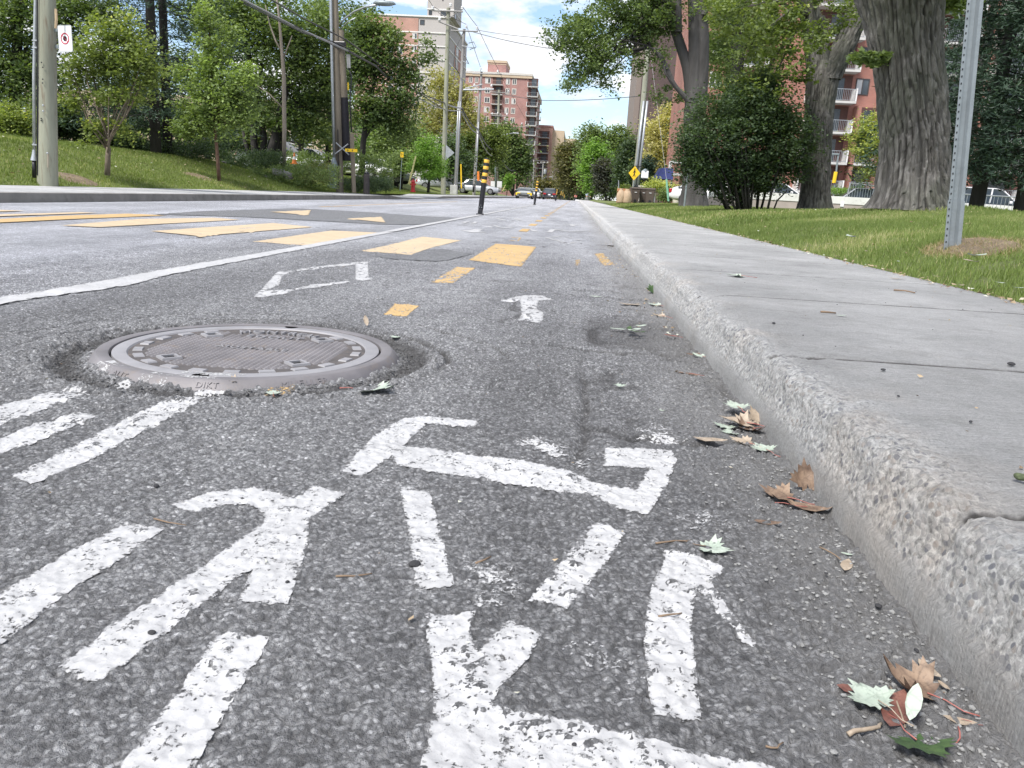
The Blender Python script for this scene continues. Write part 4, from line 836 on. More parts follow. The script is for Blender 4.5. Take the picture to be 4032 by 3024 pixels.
n = 700; y = 2.5+20*RS.rand(n)**1.4; x = 2.03-np.abs(RS.normal(0, .07, n))+.05*RS.rand(n); litter('leaf bits and bark crumbs along the grass edge', x, y, np.where(x > 2.0, lawnR(x, y), .152)+.002, .022, 3)
n = 120; y = 1+11*RS.rand(n)**1.4; x = RS.uniform(.6, 1.95, n); litter('tiny leaf crumbs on the right sidewalk', x, y, .152+0*x, .01, 4)
n = 260; y = 3.5+20*RS.rand(n)**1.4; x = RS.uniform(2.1, 7, n); litter('fallen leaf bits in the right lawn', x, y, lawnR(x, y)+.02, .03, 5)
n = 260; y = 13+16*RS.rand(n); x = RS.uniform(-13, -9.8, n); litter('fallen leaf bits in the left bank grass', x, y, lawnL(x, y)+.03, .05, 6)
# ------------------------------------------------------------------ vegetation tools
M_bark = simple('bark', (.085, .075, .065), .95, 0, .35, 3, .8, 22, .03, stretch=(1, 1, .25)); M_bark_d = simple('dark_bark', (.035, .032, .03), .95, 0, .35, 3, .7, 25, .03, stretch=(1, 1, .25))
M_bark_p = simple('pale_bark', (.26, .22, .18), .9, 0, .3, 4, .5, 25, .02, stretch=(1, 1, .3))
LM = dict(
    mid=leafmat('leaves_mid', (.065, .105, .042), (.24, .31, .115), (0.290, 0.392, 0.102)), dark=leafmat('leaves_dark', (.03, .055, .03), (.11, .16, .075), (0.131, 0.203, 0.072)),
    yel=leafmat('leaves_yellowgreen', (.08, .115, .035), (.26, .32, .095), (0.609, 0.609, 0.174)), gold=leafmat('leaves_gold', (.33, .32, .13), (.62, .56, .28), (0.750, 0.750, 0.435)),
    spruce=leafmat('needles', (.016, .036, .024), (.06, .10, .062), (0.080, 0.131, 0.072), .1), bright=leafmat('leaves_bright', (0.102, 0.189, 0.036), (0.246, 0.406, 0.087), (0.406, 0.551, 0.174)),
    brown=leafmat('leaves_brownish', (0.072, 0.080, 0.036), (0.203, 0.189, 0.080), (0.362, 0.275, 0.131)), purple=leafmat('leaves_purple', (0.043, 0.051, 0.041), (0.123, 0.123, 0.102), (0.174, 0.160, 0.131)))
def foliage(cl, per, leaf, rs, squash=.6, droop=.2, aspect=.62, horiz=.45):
    """cl: clusters (x,y,z,r,shade). returns verts, quads, tint"""
    cl = np.array(cl); n = len(cl)*per; C = np.repeat(cl, per, 0)
    d = rs.normal(0, .5, (n, 3)); d[:, 2] *= squash; P = C[:, :3]+d*C[:, 3:4]
    u = rs.normal(0, 1, (n, 3)); u[:, 2] = u[:, 2]*horiz-droop; u /= np.linalg.norm(u, axis=1, keepdims=True)
    w = np.cross(u, rs.normal(0, 1, (n, 3))*np.array([.6, .6, .3])+np.array([0, 0, 1.])); w /= np.linalg.norm(w, axis=1, keepdims=True)+1e-9; w = np.cross(w, u)*0+w
    L = leaf*rs.uniform(.6, 1.3, (n, 1)); nn_ = np.cross(u, w)
    v = np.stack([P-u*L/2, P+w*L*aspect/2+nn_*L*.08, P+u*L/2, P-w*L*aspect/2+nn_*L*.08], 1).reshape(-1, 3)
    t = np.clip(C[:, 4]+rs.normal(0, .16, n)+.25*(rs.rand(n) < .05), 0, 1)
    return v, np.arange(4*n).reshape(n, 4), np.repeat(t, 4)
def lobes_px(L, Y):
    """lobes given on the photograph at depth Y -> world ellipsoids; each (px,py,rx,ry[,dY[,depth]])"""
    out = []
    for l in L:
        px, py, rx, ry = l[:4]; y = Y+(l[4] if len(l) > 4 else 0); x, _, z = A(px, py, y); s = y/F*1.02; rd = l[5] if len(l) > 5 else max(rx, ry)*s*.8
        out.append((x, y, z, rx*s, rd, ry*s))
    return out
TREES = {}
def tree(name, label, cat, base, trunk, lobes, leafm_, ncl, per, leaf, crad=.5, seed=1, bark=None, group=None, twigs=10, shell=.45, squash=.6, trunks=None, droop=.2, zfloor=None, tintb=.35, aspect=.62, tsides=10, horiz=.45):
    """base (x,y,z); trunk: list of (x,y,z,r) world; lobes: ellipsoids world"""
    rs = np.random.RandomState(seed); bx, by, bz = base
    t = thing(name, label, cat, base, 0, group); b = MB(); off = Vector(base)
    stems = trunks or [trunk]
    for st in stems: b.tube([Vector(q[:3])-off for q in st], [q[3] for q in st], tsides)
    vol = np.array([l[3]*l[4]*l[5] for l in lobes])**.7; pr_ = vol/vol.sum(); cl = []
    for k in range(ncl):
        l = lobes[rs.choice(len(lobes), p=pr_)]; d = rs.normal(0, 1, 3); d /= np.linalg.norm(d); r = rs.rand()**shell
        p = np.array(l[:3])+d*np.array(l[3:])*r*(1+.12*rs.normal())
        if zfloor is not None and p[2] < zfloor: continue
        sh = tintb+.30*(fbm(p[0]*.9+p[1]*.5, p[2]*1.1, seed, 2)-.5)*2+.1*d[2]
        cl.append((p[0], p[1], p[2], crad*rs.uniform(.6, 1.4), sh))
    alls = [q for st in stems for q in st]
    for k in range(twigs):
        c = cl[rs.randint(len(cl))]; cand = [q for q in alls if q[2] < c[2]+.3] or alls[-1:]
        q = min(cand, key=lambda q: (q[0]-c[0])**2+(q[1]-c[1])**2+.5*(q[2]-c[2])**2)
        a = Vector(q[:3]); e = Vector(c[:3]); m1 = a.lerp(e, .4)+Vector((0, 0, .12*(e-a).length))+Vector(rs.normal(0, .05, 3))*(e-a).length
        r0_ = min(q[3]*.5, .02+.018*(e-a).length); b.tube([a-off, m1-off, e-off], [r0_, r0_*.6, r0_*.25], 5, False)
    b.build('trunk', bark or M_bark, t, smooth=True)
    v, f, ti = foliage(cl, per, leaf, rs, squash, droop, aspect, horiz); v = v-np.array(base)
    npmesh('crown', v, f, LM[leafm_], t, attrs={'tint': ti}); return t
def P3(px, py, Y, r): return (*A(px, py, Y), r)
# ------------------------------------------------------------------ right side big trees
M_oldbark = None
def barkmat():
    m, t, p = newmat('old_bark'); v = pos(t, (1, 1, .28)); v2 = pos(t)
    c = ramp(t, noise(t, v, 9, 6, .65, .5), [(.3, (.075, .07, .066)), (.5, (.15, .14, .13)), (.68, (.30, .285, .27))])
    c = mixc(t, ramp(t, noise(t, v2, 1.2, 4), [(.45, 0), (.6, .5)]), c, (.09, .1, .07))
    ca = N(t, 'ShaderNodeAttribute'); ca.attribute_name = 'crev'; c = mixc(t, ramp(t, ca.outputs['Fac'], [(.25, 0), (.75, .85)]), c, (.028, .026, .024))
    LK(t, c, p.inputs['Base Color']); p.inputs['Roughness'].default_value = .95; bump(t, p, noise(t, v, 26, 6, .7, .4), 1., .03); return m
M_oldbark = barkmat()
def bigtrunk(pts, nt_=420, nz=420, amp=.035, off=(0, 0, 0), seed=1, flare=None, freq=9):
    """pts: (x,y,z,r) axis; ridged bark displacement"""
    pts = np.array(pts, float); s = np.concatenate([[0], np.cumsum(np.linalg.norm(np.diff(pts[:, :3], axis=0), axis=1))]); ss = np.linspace(0, s[-1], nz)
    def cr(k):   # smooth interpolation
        g = np.interp(ss, s, pts[:, k]); kk = 9; pad = np.pad(g, kk, mode='edge'); 
        w_ = np.hanning(2*kk+1); w_ /= w_.sum(); return np.convolve(pad, w_, 'valid')
    ax = np.stack([cr(0), cr(1), cr(2)], 1); r = cr(3)
    th = np.linspace(0, 2*np.pi, nt_, endpoint=False); T, S_ = np.meshgrid(th, ss)
    Rr = r[:, None]*np.ones_like(T)
    cx = np.cos(T)*freq; cy_ = np.sin(T)*freq
    def n3(fz, sd, f_=1.): return vn(cx*f_+S_*.0+7*vn(S_*.6, S_*0, 3)*.05, cy_*f_+S_*fz, sd)
    wob_ = 1.2*(vn(S_*1.3, T*0+2, seed+3)-.5)
    u = np.abs(np.mod(np.round(freq*3.6)*T/(2*np.pi)+wob_+1.5*vn(cx*.5+9, cy_*.5+S_*1.6, seed), 1)-.5)*2
    u2 = vn(cx*2.2+30, cy_*2.2+S_*3.5, seed+5); u3 = vn(cx*5+30, cy_*5+S_*9, seed+6)
    br_ = sst(.35, .6, vn(cx*1.4+11, cy_*1.4+S_*10, seed+9))
    u = np.clip(u*1.6, 0, 1)**.7; disp = amp*(.7*u*(.35+.65*br_)+.5*(u2-.5)+.35*(u3-.5))
    if flare is not None: Rr = Rr*(1+flare(T, S_))
    Rr = Rr+disp*np.clip(Rr/.3, .3, 1)
    Xv = ax[:, 0:1]+np.cos(T)*Rr-off[0]; Yv = ax[:, 1:2]+np.sin(T)*Rr-off[1]; Zv = ax[:, 2:3]+0*T-off[2]
    i = np.arange(nz*nt_).reshape(nz, nt_); j = np.roll(i, -1, 1)
    f = np.stack([i[:-1], j[:-1], j[1:], i[1:]], -1).reshape(-1, 4)
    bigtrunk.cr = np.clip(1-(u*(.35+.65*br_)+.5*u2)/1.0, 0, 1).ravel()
    return np.stack([Xv, Yv, Zv], -1).reshape(-1, 3), f
# the broad old trunk
bz = float(lawnR(5.4, 12.5))
Y0 = 12.5; base = (*A(3605, 815, Y0)[:2], bz-.1)
def fl(T, S_):
    k = np.exp(-S_/.28); return k*(.28+.45*np.exp(-((np.mod(T-math.pi+.35, 2*np.pi)-0)/.5)**2)*1.+.25*np.maximum(0, np.cos(T*3+.6)))+.05*np.sin(T*2+1)
px_ = [(3606, 830, 200), (3600, 720, 202), (3598, 500, 204), (3588, 350, 208), (3572, 220, 212), (3555, 100, 232), (3540, 0, 262), (3530, -120, 300)]
ax_ = [(*A(x, y, Y0), w/2/F*Y0*1.02) for x, y, w in px_]; ax_[0] = (base[0], base[1], base[2], ax_[0][3])
t_old = thing('maple_tree', 'broadest old maple trunk on the right with deeply furrowed grey bark', 'tree', base)
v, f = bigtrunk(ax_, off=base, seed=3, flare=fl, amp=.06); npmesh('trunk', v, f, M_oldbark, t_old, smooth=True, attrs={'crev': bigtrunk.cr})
b_ = [P3(3500, 60, Y0+.1, .2), P3(3440, -60, Y0+.2, .2), P3(3380, -200, Y0+.3, .18)]
v, f = bigtrunk([P3(3530, 200, Y0, .26)]+b_, off=base, nt_=80, nz=80, seed=5); npmesh('limb', v, f, M_oldbark, t_old, smooth=True, attrs={'crev': bigtrunk.cr})
v, f = bigtrunk([P3(3600, 0, Y0, .4), P3(3680, -160, Y0+.4, .3), P3(3760, -400, Y0+1, .25)], off=base, nt_=80, nz=80, seed=6); npmesh('limb', v, f, M_oldbark, t_old, smooth=True, attrs={'crev': bigtrunk.cr})
rs = np.random.RandomState(4)
cl = [(*(np.array(A(rs.uniform(3380, 3900), rs.uniform(-420, -190), Y0+rs.uniform(-2, 3)))), .5, .4) for k in range(60)]
cl += [(*A(3420+rs.uniform(-40, 60), 215+rs.uniform(-20, 50), Y0-.3), .12, .45) for k in range(4)]+[(*A(3680+rs.uniform(-60, 80), 10+rs.uniform(-20, 15), Y0+1), .25, .5) for k in range(4)]
v, f, ti = foliage(cl, 160, .10, rs); npmesh('crown', v-np.array(base), f, LM['mid'], t_old, attrs={'tint': ti})
# forked trunk behind it
Y1 = 23.; b1 = (*A(3205, 825, Y1)[:2], float(lawnR(A(3205, 825, Y1)[0], Y1))-.05)
t_fork = thing('maple_tree', 'forked dark maple between the round bush and the broad old trunk', 'tree', b1)
fl2 = lambda T, S_: np.exp(-S_/.3)*(.35+.3*np.maximum(0, np.cos(T*3)))
def pw(L, Y): return [(*A(x, y, Y), w/2/F*Y*1.02) for x, y, w in L]
m_ = pw([(3205, 835, 95), (3212, 700, 92), (3222, 560, 88), (3228, 420, 92), (3238, 300, 110), (3245, 240, 100)], Y1)
v, f = bigtrunk(m_, off=b1, nt_=120, nz=160, seed=8, flare=fl2); npmesh('trunk', v, f, M_oldbark, t_fork, smooth=True, attrs={'crev': bigtrunk.cr})
for k, L in enumerate([[(3225, 300, 80), (3205, 200, 60), (3195, 100, 62), (3180, 20, 70), (3150, -100, 60)], [(3255, 320, 85), (3300, 230, 80), (3345, 130, 75), (3390, 20, 78), (3440, -120, 75)], [(3240, 260, 40), (3250, 150, 26), (3235, 60, 22)]]):
    v, f = bigtrunk(pw(L, Y1-.1*k), off=b1, nt_=70, nz=90, seed=10+k); npmesh('limb', v, f, M_oldbark, t_fork, smooth=True, attrs={'crev': bigtrunk.cr})
rs = np.random.RandomState(9); L = lobes_px([(2980, 150, 130, 110), (3080, 60, 140, 90), (2880, 40, 130, 70), (3060, 300, 120, 60), (2960, 400, 90, 60), (3250, -60, 200, 90), (3330, 60, 60, 60), (3120, 200, 80, 90)], Y1-1)
cl = []
for k in range(150):
    l = L[rs.randint(len(L))]; d = rs.normal(0, 1, 3); d /= np.linalg.norm(d); p = np.array(l[:3])+d*np.array([l[3], 2.5, l[5]])*rs.rand()**.5; cl.append((*p, rs.uniform(.22, .42), .22+.25*(vn(p[0]*2, p[2]*2, 5)-.5)))
v, f, ti = foliage(cl, 62, .115, rs); npmesh('crown', v-np.array(b1), f, LM['yel'], t_fork, attrs={'tint': ti})
for k in range(10):
    c = cl[rs.randint(150)]; b = MB(); a = Vector(A(3190, 60, Y1)); e = Vector(c[:3]); m1 = a.lerp(e, .5)+Vector((0, 0, .3)); b.tube([a-Vector(b1), m1-Vector(b1), e-Vector(b1)], [.06, .035, .01], 6); b.build('branch', M_bark, t_fork, smooth=True)
# multi-stem maple over the sidewalk
Y2 = 33.; b2 = (*A(2735, 800, Y2)[:2], float(lawnR(5, Y2))-.05)
t3 = thing('maple_tree', 'tall maple whose crown hangs over the road, many upright stems behind the bush', 'tree', b2)
M_mb = simple('grey_bark', (.065, .062, .06), .95, 0, .4, 3, .8, 18, .03, stretch=(1, 1, .2))
v, f = bigtrunk(pw([(2728, 840, 100), (2735, 700, 80), (2736, 560, 74), (2735, 450, 74), (2738, 380, 66)], Y2), off=b2, nt_=90, nz=120, seed=21, flare=fl2); npmesh('trunk', v, f, M_mb, t3, smooth=True)
for k, L in enumerate([[(2725, 400, 60), (2712, 280, 48), (2680, 180, 46), (2645, 80, 44), (2628, 0, 40), (2600, -150, 36)], [(2735, 400, 70), (2738, 250, 58), (2735, 100, 52), (2730, -100, 50)], [(2760, 430, 46), (2770, 280, 46), (2772, 150, 44), (2765, 0, 42), (2760, -120, 40)], [(2672, 130, 30), (2672, 40, 26), (2668, -80, 24)], [(2768, 60, 22), (2790, 20, 18), (2812, -20, 14)],
                       [(2722, 410, 34), (2690, 375, 30), (2645, 325, 26), (2625, 270, 26), (2600, 215, 24), (2560, 182, 20), (2500, 180, 12), (2420, 200, 7)], [(2605, 220, 12), (2620, 290, 9), (2650, 330, 5)]]):
    L = [(x_, y_, w_*.8) for x_, y_, w_ in L]; v, f = bigtrunk(pw(L, Y2-.15*k), off=b2, nt_=48, nz=70, seed=30+k, amp=.03); npmesh('limb', v, f, M_mb, t3, smooth=True)
L3 = lobes_px([(2470, 60, 230, 90), (2330, 110, 130, 70), (2560, 120, 110, 70), (2250, 130, 110, 60, -1), (2200, 175, 60, 22, -1), (2310, 220, 90, 70, -1), (2240, 340, 45, 20, -1), (2255, 290, 40, 40, -1), (2330, 290, 80, 60, -1), (2395, 300, 35, 70, -1), (2420, 200, 110, 70), (2520, 240, 28, 85, 0), (2500, 170, 60, 40), (2580, 60, 90, 70), (2560, -60, 200, 90), (2240, 0, 22, 14), (2620, 380, 50, 30), (2660, 380, 30, 20), (2590, 240, 50, 60), (2850, 130, 90, 100, 4), (2830, 260, 60, 70, 4), (2900, -20, 120, 60, 3)], Y2)
rs = np.random.RandomState(12); cl = []; wt = np.array([l[3]*l[5] for l in L3]); wt = wt/wt.sum()
for k in range(540):
    l = L3[rs.choice(len(L3), p=wt)]; d = rs.normal(0, 1, 3); d /= np.linalg.norm(d); p = np.array(l[:3])+d*np.array([l[3], min(2.5, l[4]+.5), l[5]])*rs.rand()**.55; cl.append((*p, rs.uniform(.22, .5), .22+.28*(vn(p[0]*1.5, p[2]*1.5, 5)-.5)+.1*(p[0] > 4)))
v, f, ti = foliage(cl, 62, .125, rs, droop=.35); npmesh('crown', v-np.array(b2), f, LM['mid'], t3, attrs={'tint': ti})
for k in range(34):
    c = cl[rs.randint(540)]; b = MB(); c0 = [P3(2500, 180, Y2-.7, .05), P3(2420, 200, Y2-.7, .04), P3(2560, 182, Y2-.7, .06), P3(2628, 0, Y2, .1), P3(2640, 60, Y2, .1)][k % 5]; a = Vector(c0[:3]); e = Vector(c[:3])
    if (e-a).length > 5: continue
    m1 = a.lerp(e, .5)+Vector((0, 0, .12*(e-a).length)); b.tube([a-Vector(b2), m1-Vector(b2), e-Vector(b2)], [.045, .025, .008], 5); b.build('branch', M_bark_d, t3, smooth=True)
# fourth trunk
Y3 = 42.; g4 = A(2880, 790, Y3); b4 = (g4[0], g4[1], .4)
tree('maple_tree', 'dark twin-stemmed maple seen behind the top of the round bush', 'tree', b4, None, lobes_px([(2900, 60, 150, 110), (2990, 130, 90, 100), (2830, 200, 60, 90), (2960, 300, 80, 80), (2850, 330, 60, 60)], Y3), 'yel', 260, 42, .14, .55, 14, M_bark_d, twigs=10, tintb=.25,
     trunks=[pw([(2880, 800, 70), (2885, 450, 64), (2890, 300, 60), (2905, 180, 56), (2920, 60, 50), (2940, -100, 44)], Y3), pw([(2885, 330, 44), (2872, 200, 40), (2866, 80, 36), (2860, -60, 32)], Y3), pw([(2905, 190, 34), (2960, 160, 30), (3010, 110, 26), (3060, 30, 20)], Y3)])
# round bush
Y4 = 22.; g = A(2950, 826, Y4); bb4 = (g[0], g[1], float(lawnR(g[0], Y4))-.02)
rs = np.random.RandomState(15); stems = []
for k in range(26):
    x0_ = 2950+rs.uniform(-95, 100); x1_ = 2950+(x0_-2950)*2.4+rs.uniform(-30, 30); y = Y4+rs.uniform(-.6, .6)
    stems.append(pw([(x0_, 832, 9), ((x0_*2+x1_)/3, 720, 8), (x1_, 560, 4)], y))
stems.append(pw([(2880, 830, 12), (2820, 760, 10), (2790, 735, 8), (2760, 690, 5)], Y4)); stems.append(pw([(3045, 830, 7), (3060, 790, 6), (3100, 750, 4)], Y4-.3))
tree('bush', 'dense round dark green bush on the right lawn', 'bush', bb4, None, lobes_px([(2930, 560, 240, 175), (2960, 430, 175, 115), (2760, 560, 85, 120), (2750, 650, 90, 70), (3090, 560, 110, 110), (3130, 640, 60, 60), (2850, 690, 130, 70), (2990, 690, 120, 60), (2990, 330, 60, 40), (2900, 770, 50, 35)], Y4), 'dark', 1150, 46, .085, .32, 15, M_bark_d, twigs=0, trunks=stems, shell=.38, tintb=.32, tsides=6)
# spruces at the right edge
def spruce(label, px, Y, ztop, rbot, seed, zb=1., n=520, per=60, base=None, trunkr=.16, zlow=.9, leafk='spruce', leaf=.13, group=None, name='spruce_tree'):
    rs = np.random.RandomState(seed); g = A(px, 830, Y); x0 = g[0]; z0 = base if base is not None else float(lawnR(x0, Y)) if x0 > 0 else float(lawnL(x0, Y)); t = thing(name, label, 'tree', (x0, Y, z0), 0, group)
    b = MB(); b.tube([(0, 0, 0), (.05, 0, (ztop-z0)*.5), (0, 0, ztop-z0)], [trunkr, trunkr*.7, .02], 10); b.build('trunk', M_bark_d if x0 < 0 else M_mb, t, smooth=True); V = []; Fq = []; TI = []; c0 = 0
    cl = []; bb = MB()
    for k in range(n):
        h = zlow+(ztop-z0-zlow)*rs.rand()**1.25; R_ = rbot*(1-(h/(ztop-z0))**1.1)+.15; a = rs.uniform(0, 6.283)
        for s_ in np.linspace(.35, 1, 4):
            rr_ = R_*s_*rs.uniform(.85, 1.1); cl.append((rr_*math.cos(a), rr_*math.sin(a), h-.22*rr_+.1*s_*s_*rr_, .17+.10*rs.rand(), .3+.35*s_*rs.rand()))
        if k % 9 == 0: bb = MB(); bb.tube([(0, 0, h), (R_*.9*math.cos(a), R_*.9*math.sin(a), h-.15*R_)], [.02, .006], 4, False); bb.build('branch', M_bark_d, t)
    v, f, ti = foliage(cl, per//4, leaf, rs, .5, .25, .28); npmesh('crown', v, f, LM[leafk], t, attrs={'tint': ti}); return t
spruce('dark spruce behind the metal post at the right', 3840, 19., 11, 2.6, 1, n=620); spruce('dark spruce at the right edge of the picture', 4020, 18., 10, 2.3, 2, n=560, zlow=1.1)
spruce('spruce filling the gap between the old maple and the post', 3760, 27., 12, 2.2, 3, n=300, zlow=1.6)
tree('young_tree', 'small yellow-green tree in front of the brick balconies', 'tree', (*A(3470, 780, 44)[:2], .7), pw([(3470, 790, 14), (3468, 600, 10), (3470, 500, 6)], 44), lobes_px([(3470, 560, 110, 110), (3410, 520, 60, 50), (3480, 480, 50, 50), (3400, 600, 50, 30), (3470, 680, 90, 40)], 44), 'yel', 200, 50, .13, .5, 17, twigs=14, tintb=.6)
tree('hedge_bush', 'low clipped hedge behind the white parking wall', 'hedge', (*A(3310, 765, 46)[:2], .72), pw([(3310, 768, 10), (3310, 750, 8)], 46), lobes_px([(3300, 758, 75, 20), (3370, 750, 40, 18)], 46), 'bright', 60, 60, .08, .25, 18, twigs=0, tintb=.2)
# ------------------------------------------------------------------ far right-centre trees
def ftree(label, px, py_base, Y, lobes, lm, ncl, per, leaf, crad, seed, zb=None, tw=.2, group=None, name='street_tree', tintb=.35):
    g = A(px, py_base, Y); z0 = zb if zb is not None else (float(gy(Y))+.1); L = lobes_px(lobes, Y); top = max(l[2] for l in L)
    return tree(name, label, 'tree', (g[0], Y, z0), [(g[0], Y, z0, tw), (g[0]+.1, Y, z0+(top-z0)*.5, tw*.7), (g[0], Y, z0+(top-z0)*.85, tw*.2)], L, lm, ncl, per, leaf, crad, seed, M_bark_d, group, 12, tintb=tintb)
ftree('brownish green tree at the far end of the street', 2240, 780, 175, [(2235, 640, 45, 60), (2260, 690, 50, 60), (2225, 590, 30, 30), (2280, 600, 40, 50), (2230, 720, 30, 40)], 'brown', 300, 40, .55, 1.6, 31, -.6)
ftree('large green maple beyond the bins, far down the sidewalk', 2400, 780, 150, [(2370, 590, 60, 70), (2430, 600, 60, 80), (2350, 530, 40, 30), (2440, 540, 40, 40), (2460, 680, 40, 90), (2320, 560, 40, 50), (2380, 680, 60, 80), (2300, 640, 30, 50)], 'mid', 480, 40, .5, 1.6, 32)
ftree('bright green tree over the far sidewalk', 2330, 780, 128, [(2345, 600, 35, 50), (2330, 660, 45, 60), (2370, 640, 38, 50), (2340, 730, 50, 40)], 'bright', 240, 40, .4, 1.2, 33, .2, .16)
ftree('dark purplish tree beside the bright green one', 2385, 780, 118, [(2385, 700, 38, 60), (2370, 660, 28, 30), (2400, 740, 30, 35)], 'purple', 170, 45, .36, 1., 34, .2, .15)
ftree('dark hedge-like trees at the road end', 2270, 785, 200, [(2275, 740, 55, 45), (2235, 750, 30, 35), (2310, 730, 25, 40)], 'dark', 140, 50, .6, 1.8, 35, -1.)
ftree('dark tree right of the bright green one', 2450, 780, 105, [(2460, 660, 30, 90), (2480, 600, 20, 60), (2445, 720, 25, 50)], 'dark', 130, 50, .36, 1., 36, .2)
ftree('golden yellow tree in front of the dark brown tower', 2630, 770, 96, [(2640, 560, 70, 90), (2580, 610, 50, 70), (2650, 460, 45, 50), (2600, 510, 50, 50), (2560, 660, 40, 50), (2650, 650, 60, 60)], 'gold', 420, 45, .3, 1.05, 37, .2, .22)
ftree('small cedar behind the diamond sign', 2545, 770, 84, [(2550, 660, 24, 38), (2545, 700, 26, 40), (2550, 630, 12, 18)], 'spruce', 90, 60, .22, .6, 38, .2)
ftree('slim dark cedar left of the bins', 2500, 770, 92, [(2495, 700, 16, 50), (2500, 660, 10, 20)], 'dark', 60, 60, .25, .6, 39, .2)
ftree('yellowish shrub beside the bins', 2590, 790, 62, [(2590, 735, 48, 26), (2630, 750, 30, 30), (2560, 745, 25, 25)], 'yel', 90, 60, .12, .4, 40, .2, .05, name='shrub', tintb=.75)
ftree('green shrub under the blue awning', 2630, 790, 60, [(2630, 765, 36, 22), (2610, 780, 20, 12), (2650, 775, 15, 15)], 'mid', 60, 60, .12, .35, 41, .2, .05, name='shrub')
ftree('leafy plant behind the paper bags', 2455, 790, 64, [(2455, 745, 18, 16), (2475, 752, 12, 10)], 'yel', 36, 50, .13, .3, 42, .2, .04, name='shrub')
# ------------------------------------------------------------------ left side trees
Yt = 17.; g = A(423, 681, Yt); base = (g[0], g[1], float(lawnL(g[0], Yt))-.05)
rs = np.random.RandomState(44); tr = [pw([(423, 690, 22), (425, 620, 20), (428, 580, 18)], Yt)]
for k in range(20):
    x1_ = 425+rs.uniform(-170, 170); tr.append(pw([(426+rs.uniform(-4, 4), 600-rs.uniform(0, 60), 7), (426+(x1_-426)*.45, 470+rs.uniform(-30, 30), 5), (x1_, 330+rs.uniform(-90, 60), 3)], Yt+rs.uniform(-.3, .3)))
tree('young_tree', 'young yellow-green tree with bare lower twigs beside the left pole', 'tree', base, None, lobes_px([(440, 220, 180, 110), (330, 270, 90, 80), (540, 260, 100, 100), (460, 120, 100, 70), (290, 320, 50, 30), (590, 330, 50, 40), (370, 500, 50, 50), (480, 520, 50, 50), (330, 560, 30, 15), (450, 380, 140, 30), (280, 400, 50, 20)], Yt), 'yel', 330, 34, .085, .24, 44, simple('young_bark', (.15, .12, .09), .9, 0, .3, 8, .5, 60), twigs=30, trunks=tr, tsides=7, tintb=.5, shell=.5)
Yt = 23.; g = A(863, 707, Yt); base = (g[0], g[1], float(lawnL(g[0], Yt))-.05)
tree('young_tree', 'slim young tree with glossy leaves in the middle of the left bank', 'tree', base, pw([(863, 712, 14), (855, 600, 13), (845, 500, 11), (835, 300, 8), (820, 60, 4)], Yt), lobes_px([(850, 440, 150, 110), (860, 320, 130, 100), (930, 400, 90, 90), (770, 480, 90, 60), (830, 200, 80, 90), (800, 80, 50, 70), (900, 120, 40, 70), (720, 290, 50, 40), (980, 300, 40, 50), (740, 520, 60, 20)], Yt), 'mid', 420, 40, .10, .28, 45, simple('red_bark', (.13, .075, .055), .9, 0, .3, 8, .5, 60), twigs=26, tintb=.62, shell=.5)
rs = np.random.RandomState(46)
spruce('big dark spruce between the two young trees', 625, 25., 14, 3.2, 5, n=420, zlow=1.2, trunkr=.17, base=float(lawnL(-12.6, 25))-.1); spruce('second dark spruce trunk right of the first on the left bank', 672, 26.5, 14, 3., 6, n=420, zlow=1.5, trunkr=.16)
tree('maple_tree', 'dark leafy maple filling the top left corner', 'tree', (*A(60, 560, 24)[:2], 1.1), pw([(60, 580, 50), (60, 300, 40), (80, 0, 30)], 24), lobes_px([(40, 100, 160, 170), (140, 300, 130, 130), (10, 350, 120, 120), (240, 80, 120, 120), (200, 420, 110, 60), (-60, 250, 120, 120), (330, 30, 120, 60)], 24), 'mid', 560, 46, .115, .42, 47, M_bark_d, twigs=16, tintb=.3)
tree('shrub', 'yellow-green shrub at the left edge of the bank', 'shrub', (*A(70, 560, 22)[:2], 1.05), pw([(70, 580, 10), (70, 500, 8)], 22), lobes_px([(50, 480, 110, 60), (-20, 470, 80, 60), (90, 530, 60, 26)], 22), 'yel', 150, 50, .09, .28, 48, twigs=8, tintb=.45)
tree('shrub', 'dark shrub behind the left wooden pole', 'shrub', (*A(290, 570, 25)[:2], 1.1), pw([(290, 580, 10), (290, 500, 8)], 25), lobes_px([(270, 500, 80, 60), (350, 520, 80, 50), (200, 520, 40, 40), (420, 530, 60, 40), (500, 560, 70, 30)], 25), 'dark', 220, 50, .09, .3, 49, twigs=8, tintb=.35)
# multi-stem tree, dead trunk, crowd of maples behind
Yt = 33.; g = A(1035, 645, Yt); base = (g[0], g[1], float(lawnL(g[0], Yt))-.1)
tree('maple_tree', 'multi-stemmed dark maple on the left bank between slim tree and poles', 'tree', base, None, lobes_px([(1080, 130, 200, 140), (960, 60, 140, 120), (1180, 330, 120, 120), (1250, 150, 110, 130), (1000, 330, 110, 80), (1100, 480, 120, 60), (1230, 480, 100, 80), (1300, 330, 60, 90)], Yt), 'mid', 560, 50, .15, .55, 50, M_bark_d, twigs=34, tintb=.26,
     trunks=[pw([(1015, 650, 36), (1000, 560, 26), (1000, 400, 24), (985, 250, 18), (960, 100, 10)], Yt), pw([(1035, 650, 30), (1040, 540, 24), (1015, 420, 20), (1030, 250, 14)], Yt), pw([(1055, 655, 40), (1080, 560, 34), (1105, 440, 28), (1135, 320, 22), (1180, 200, 12)], Yt-.3), pw([(1075, 655, 34), (1105, 560, 28), (1110, 500, 22), (1180, 380, 16), (1290, 320, 8)], Yt), pw([(990, 630, 16), (965, 560, 14), (955, 500, 10)], Yt)])
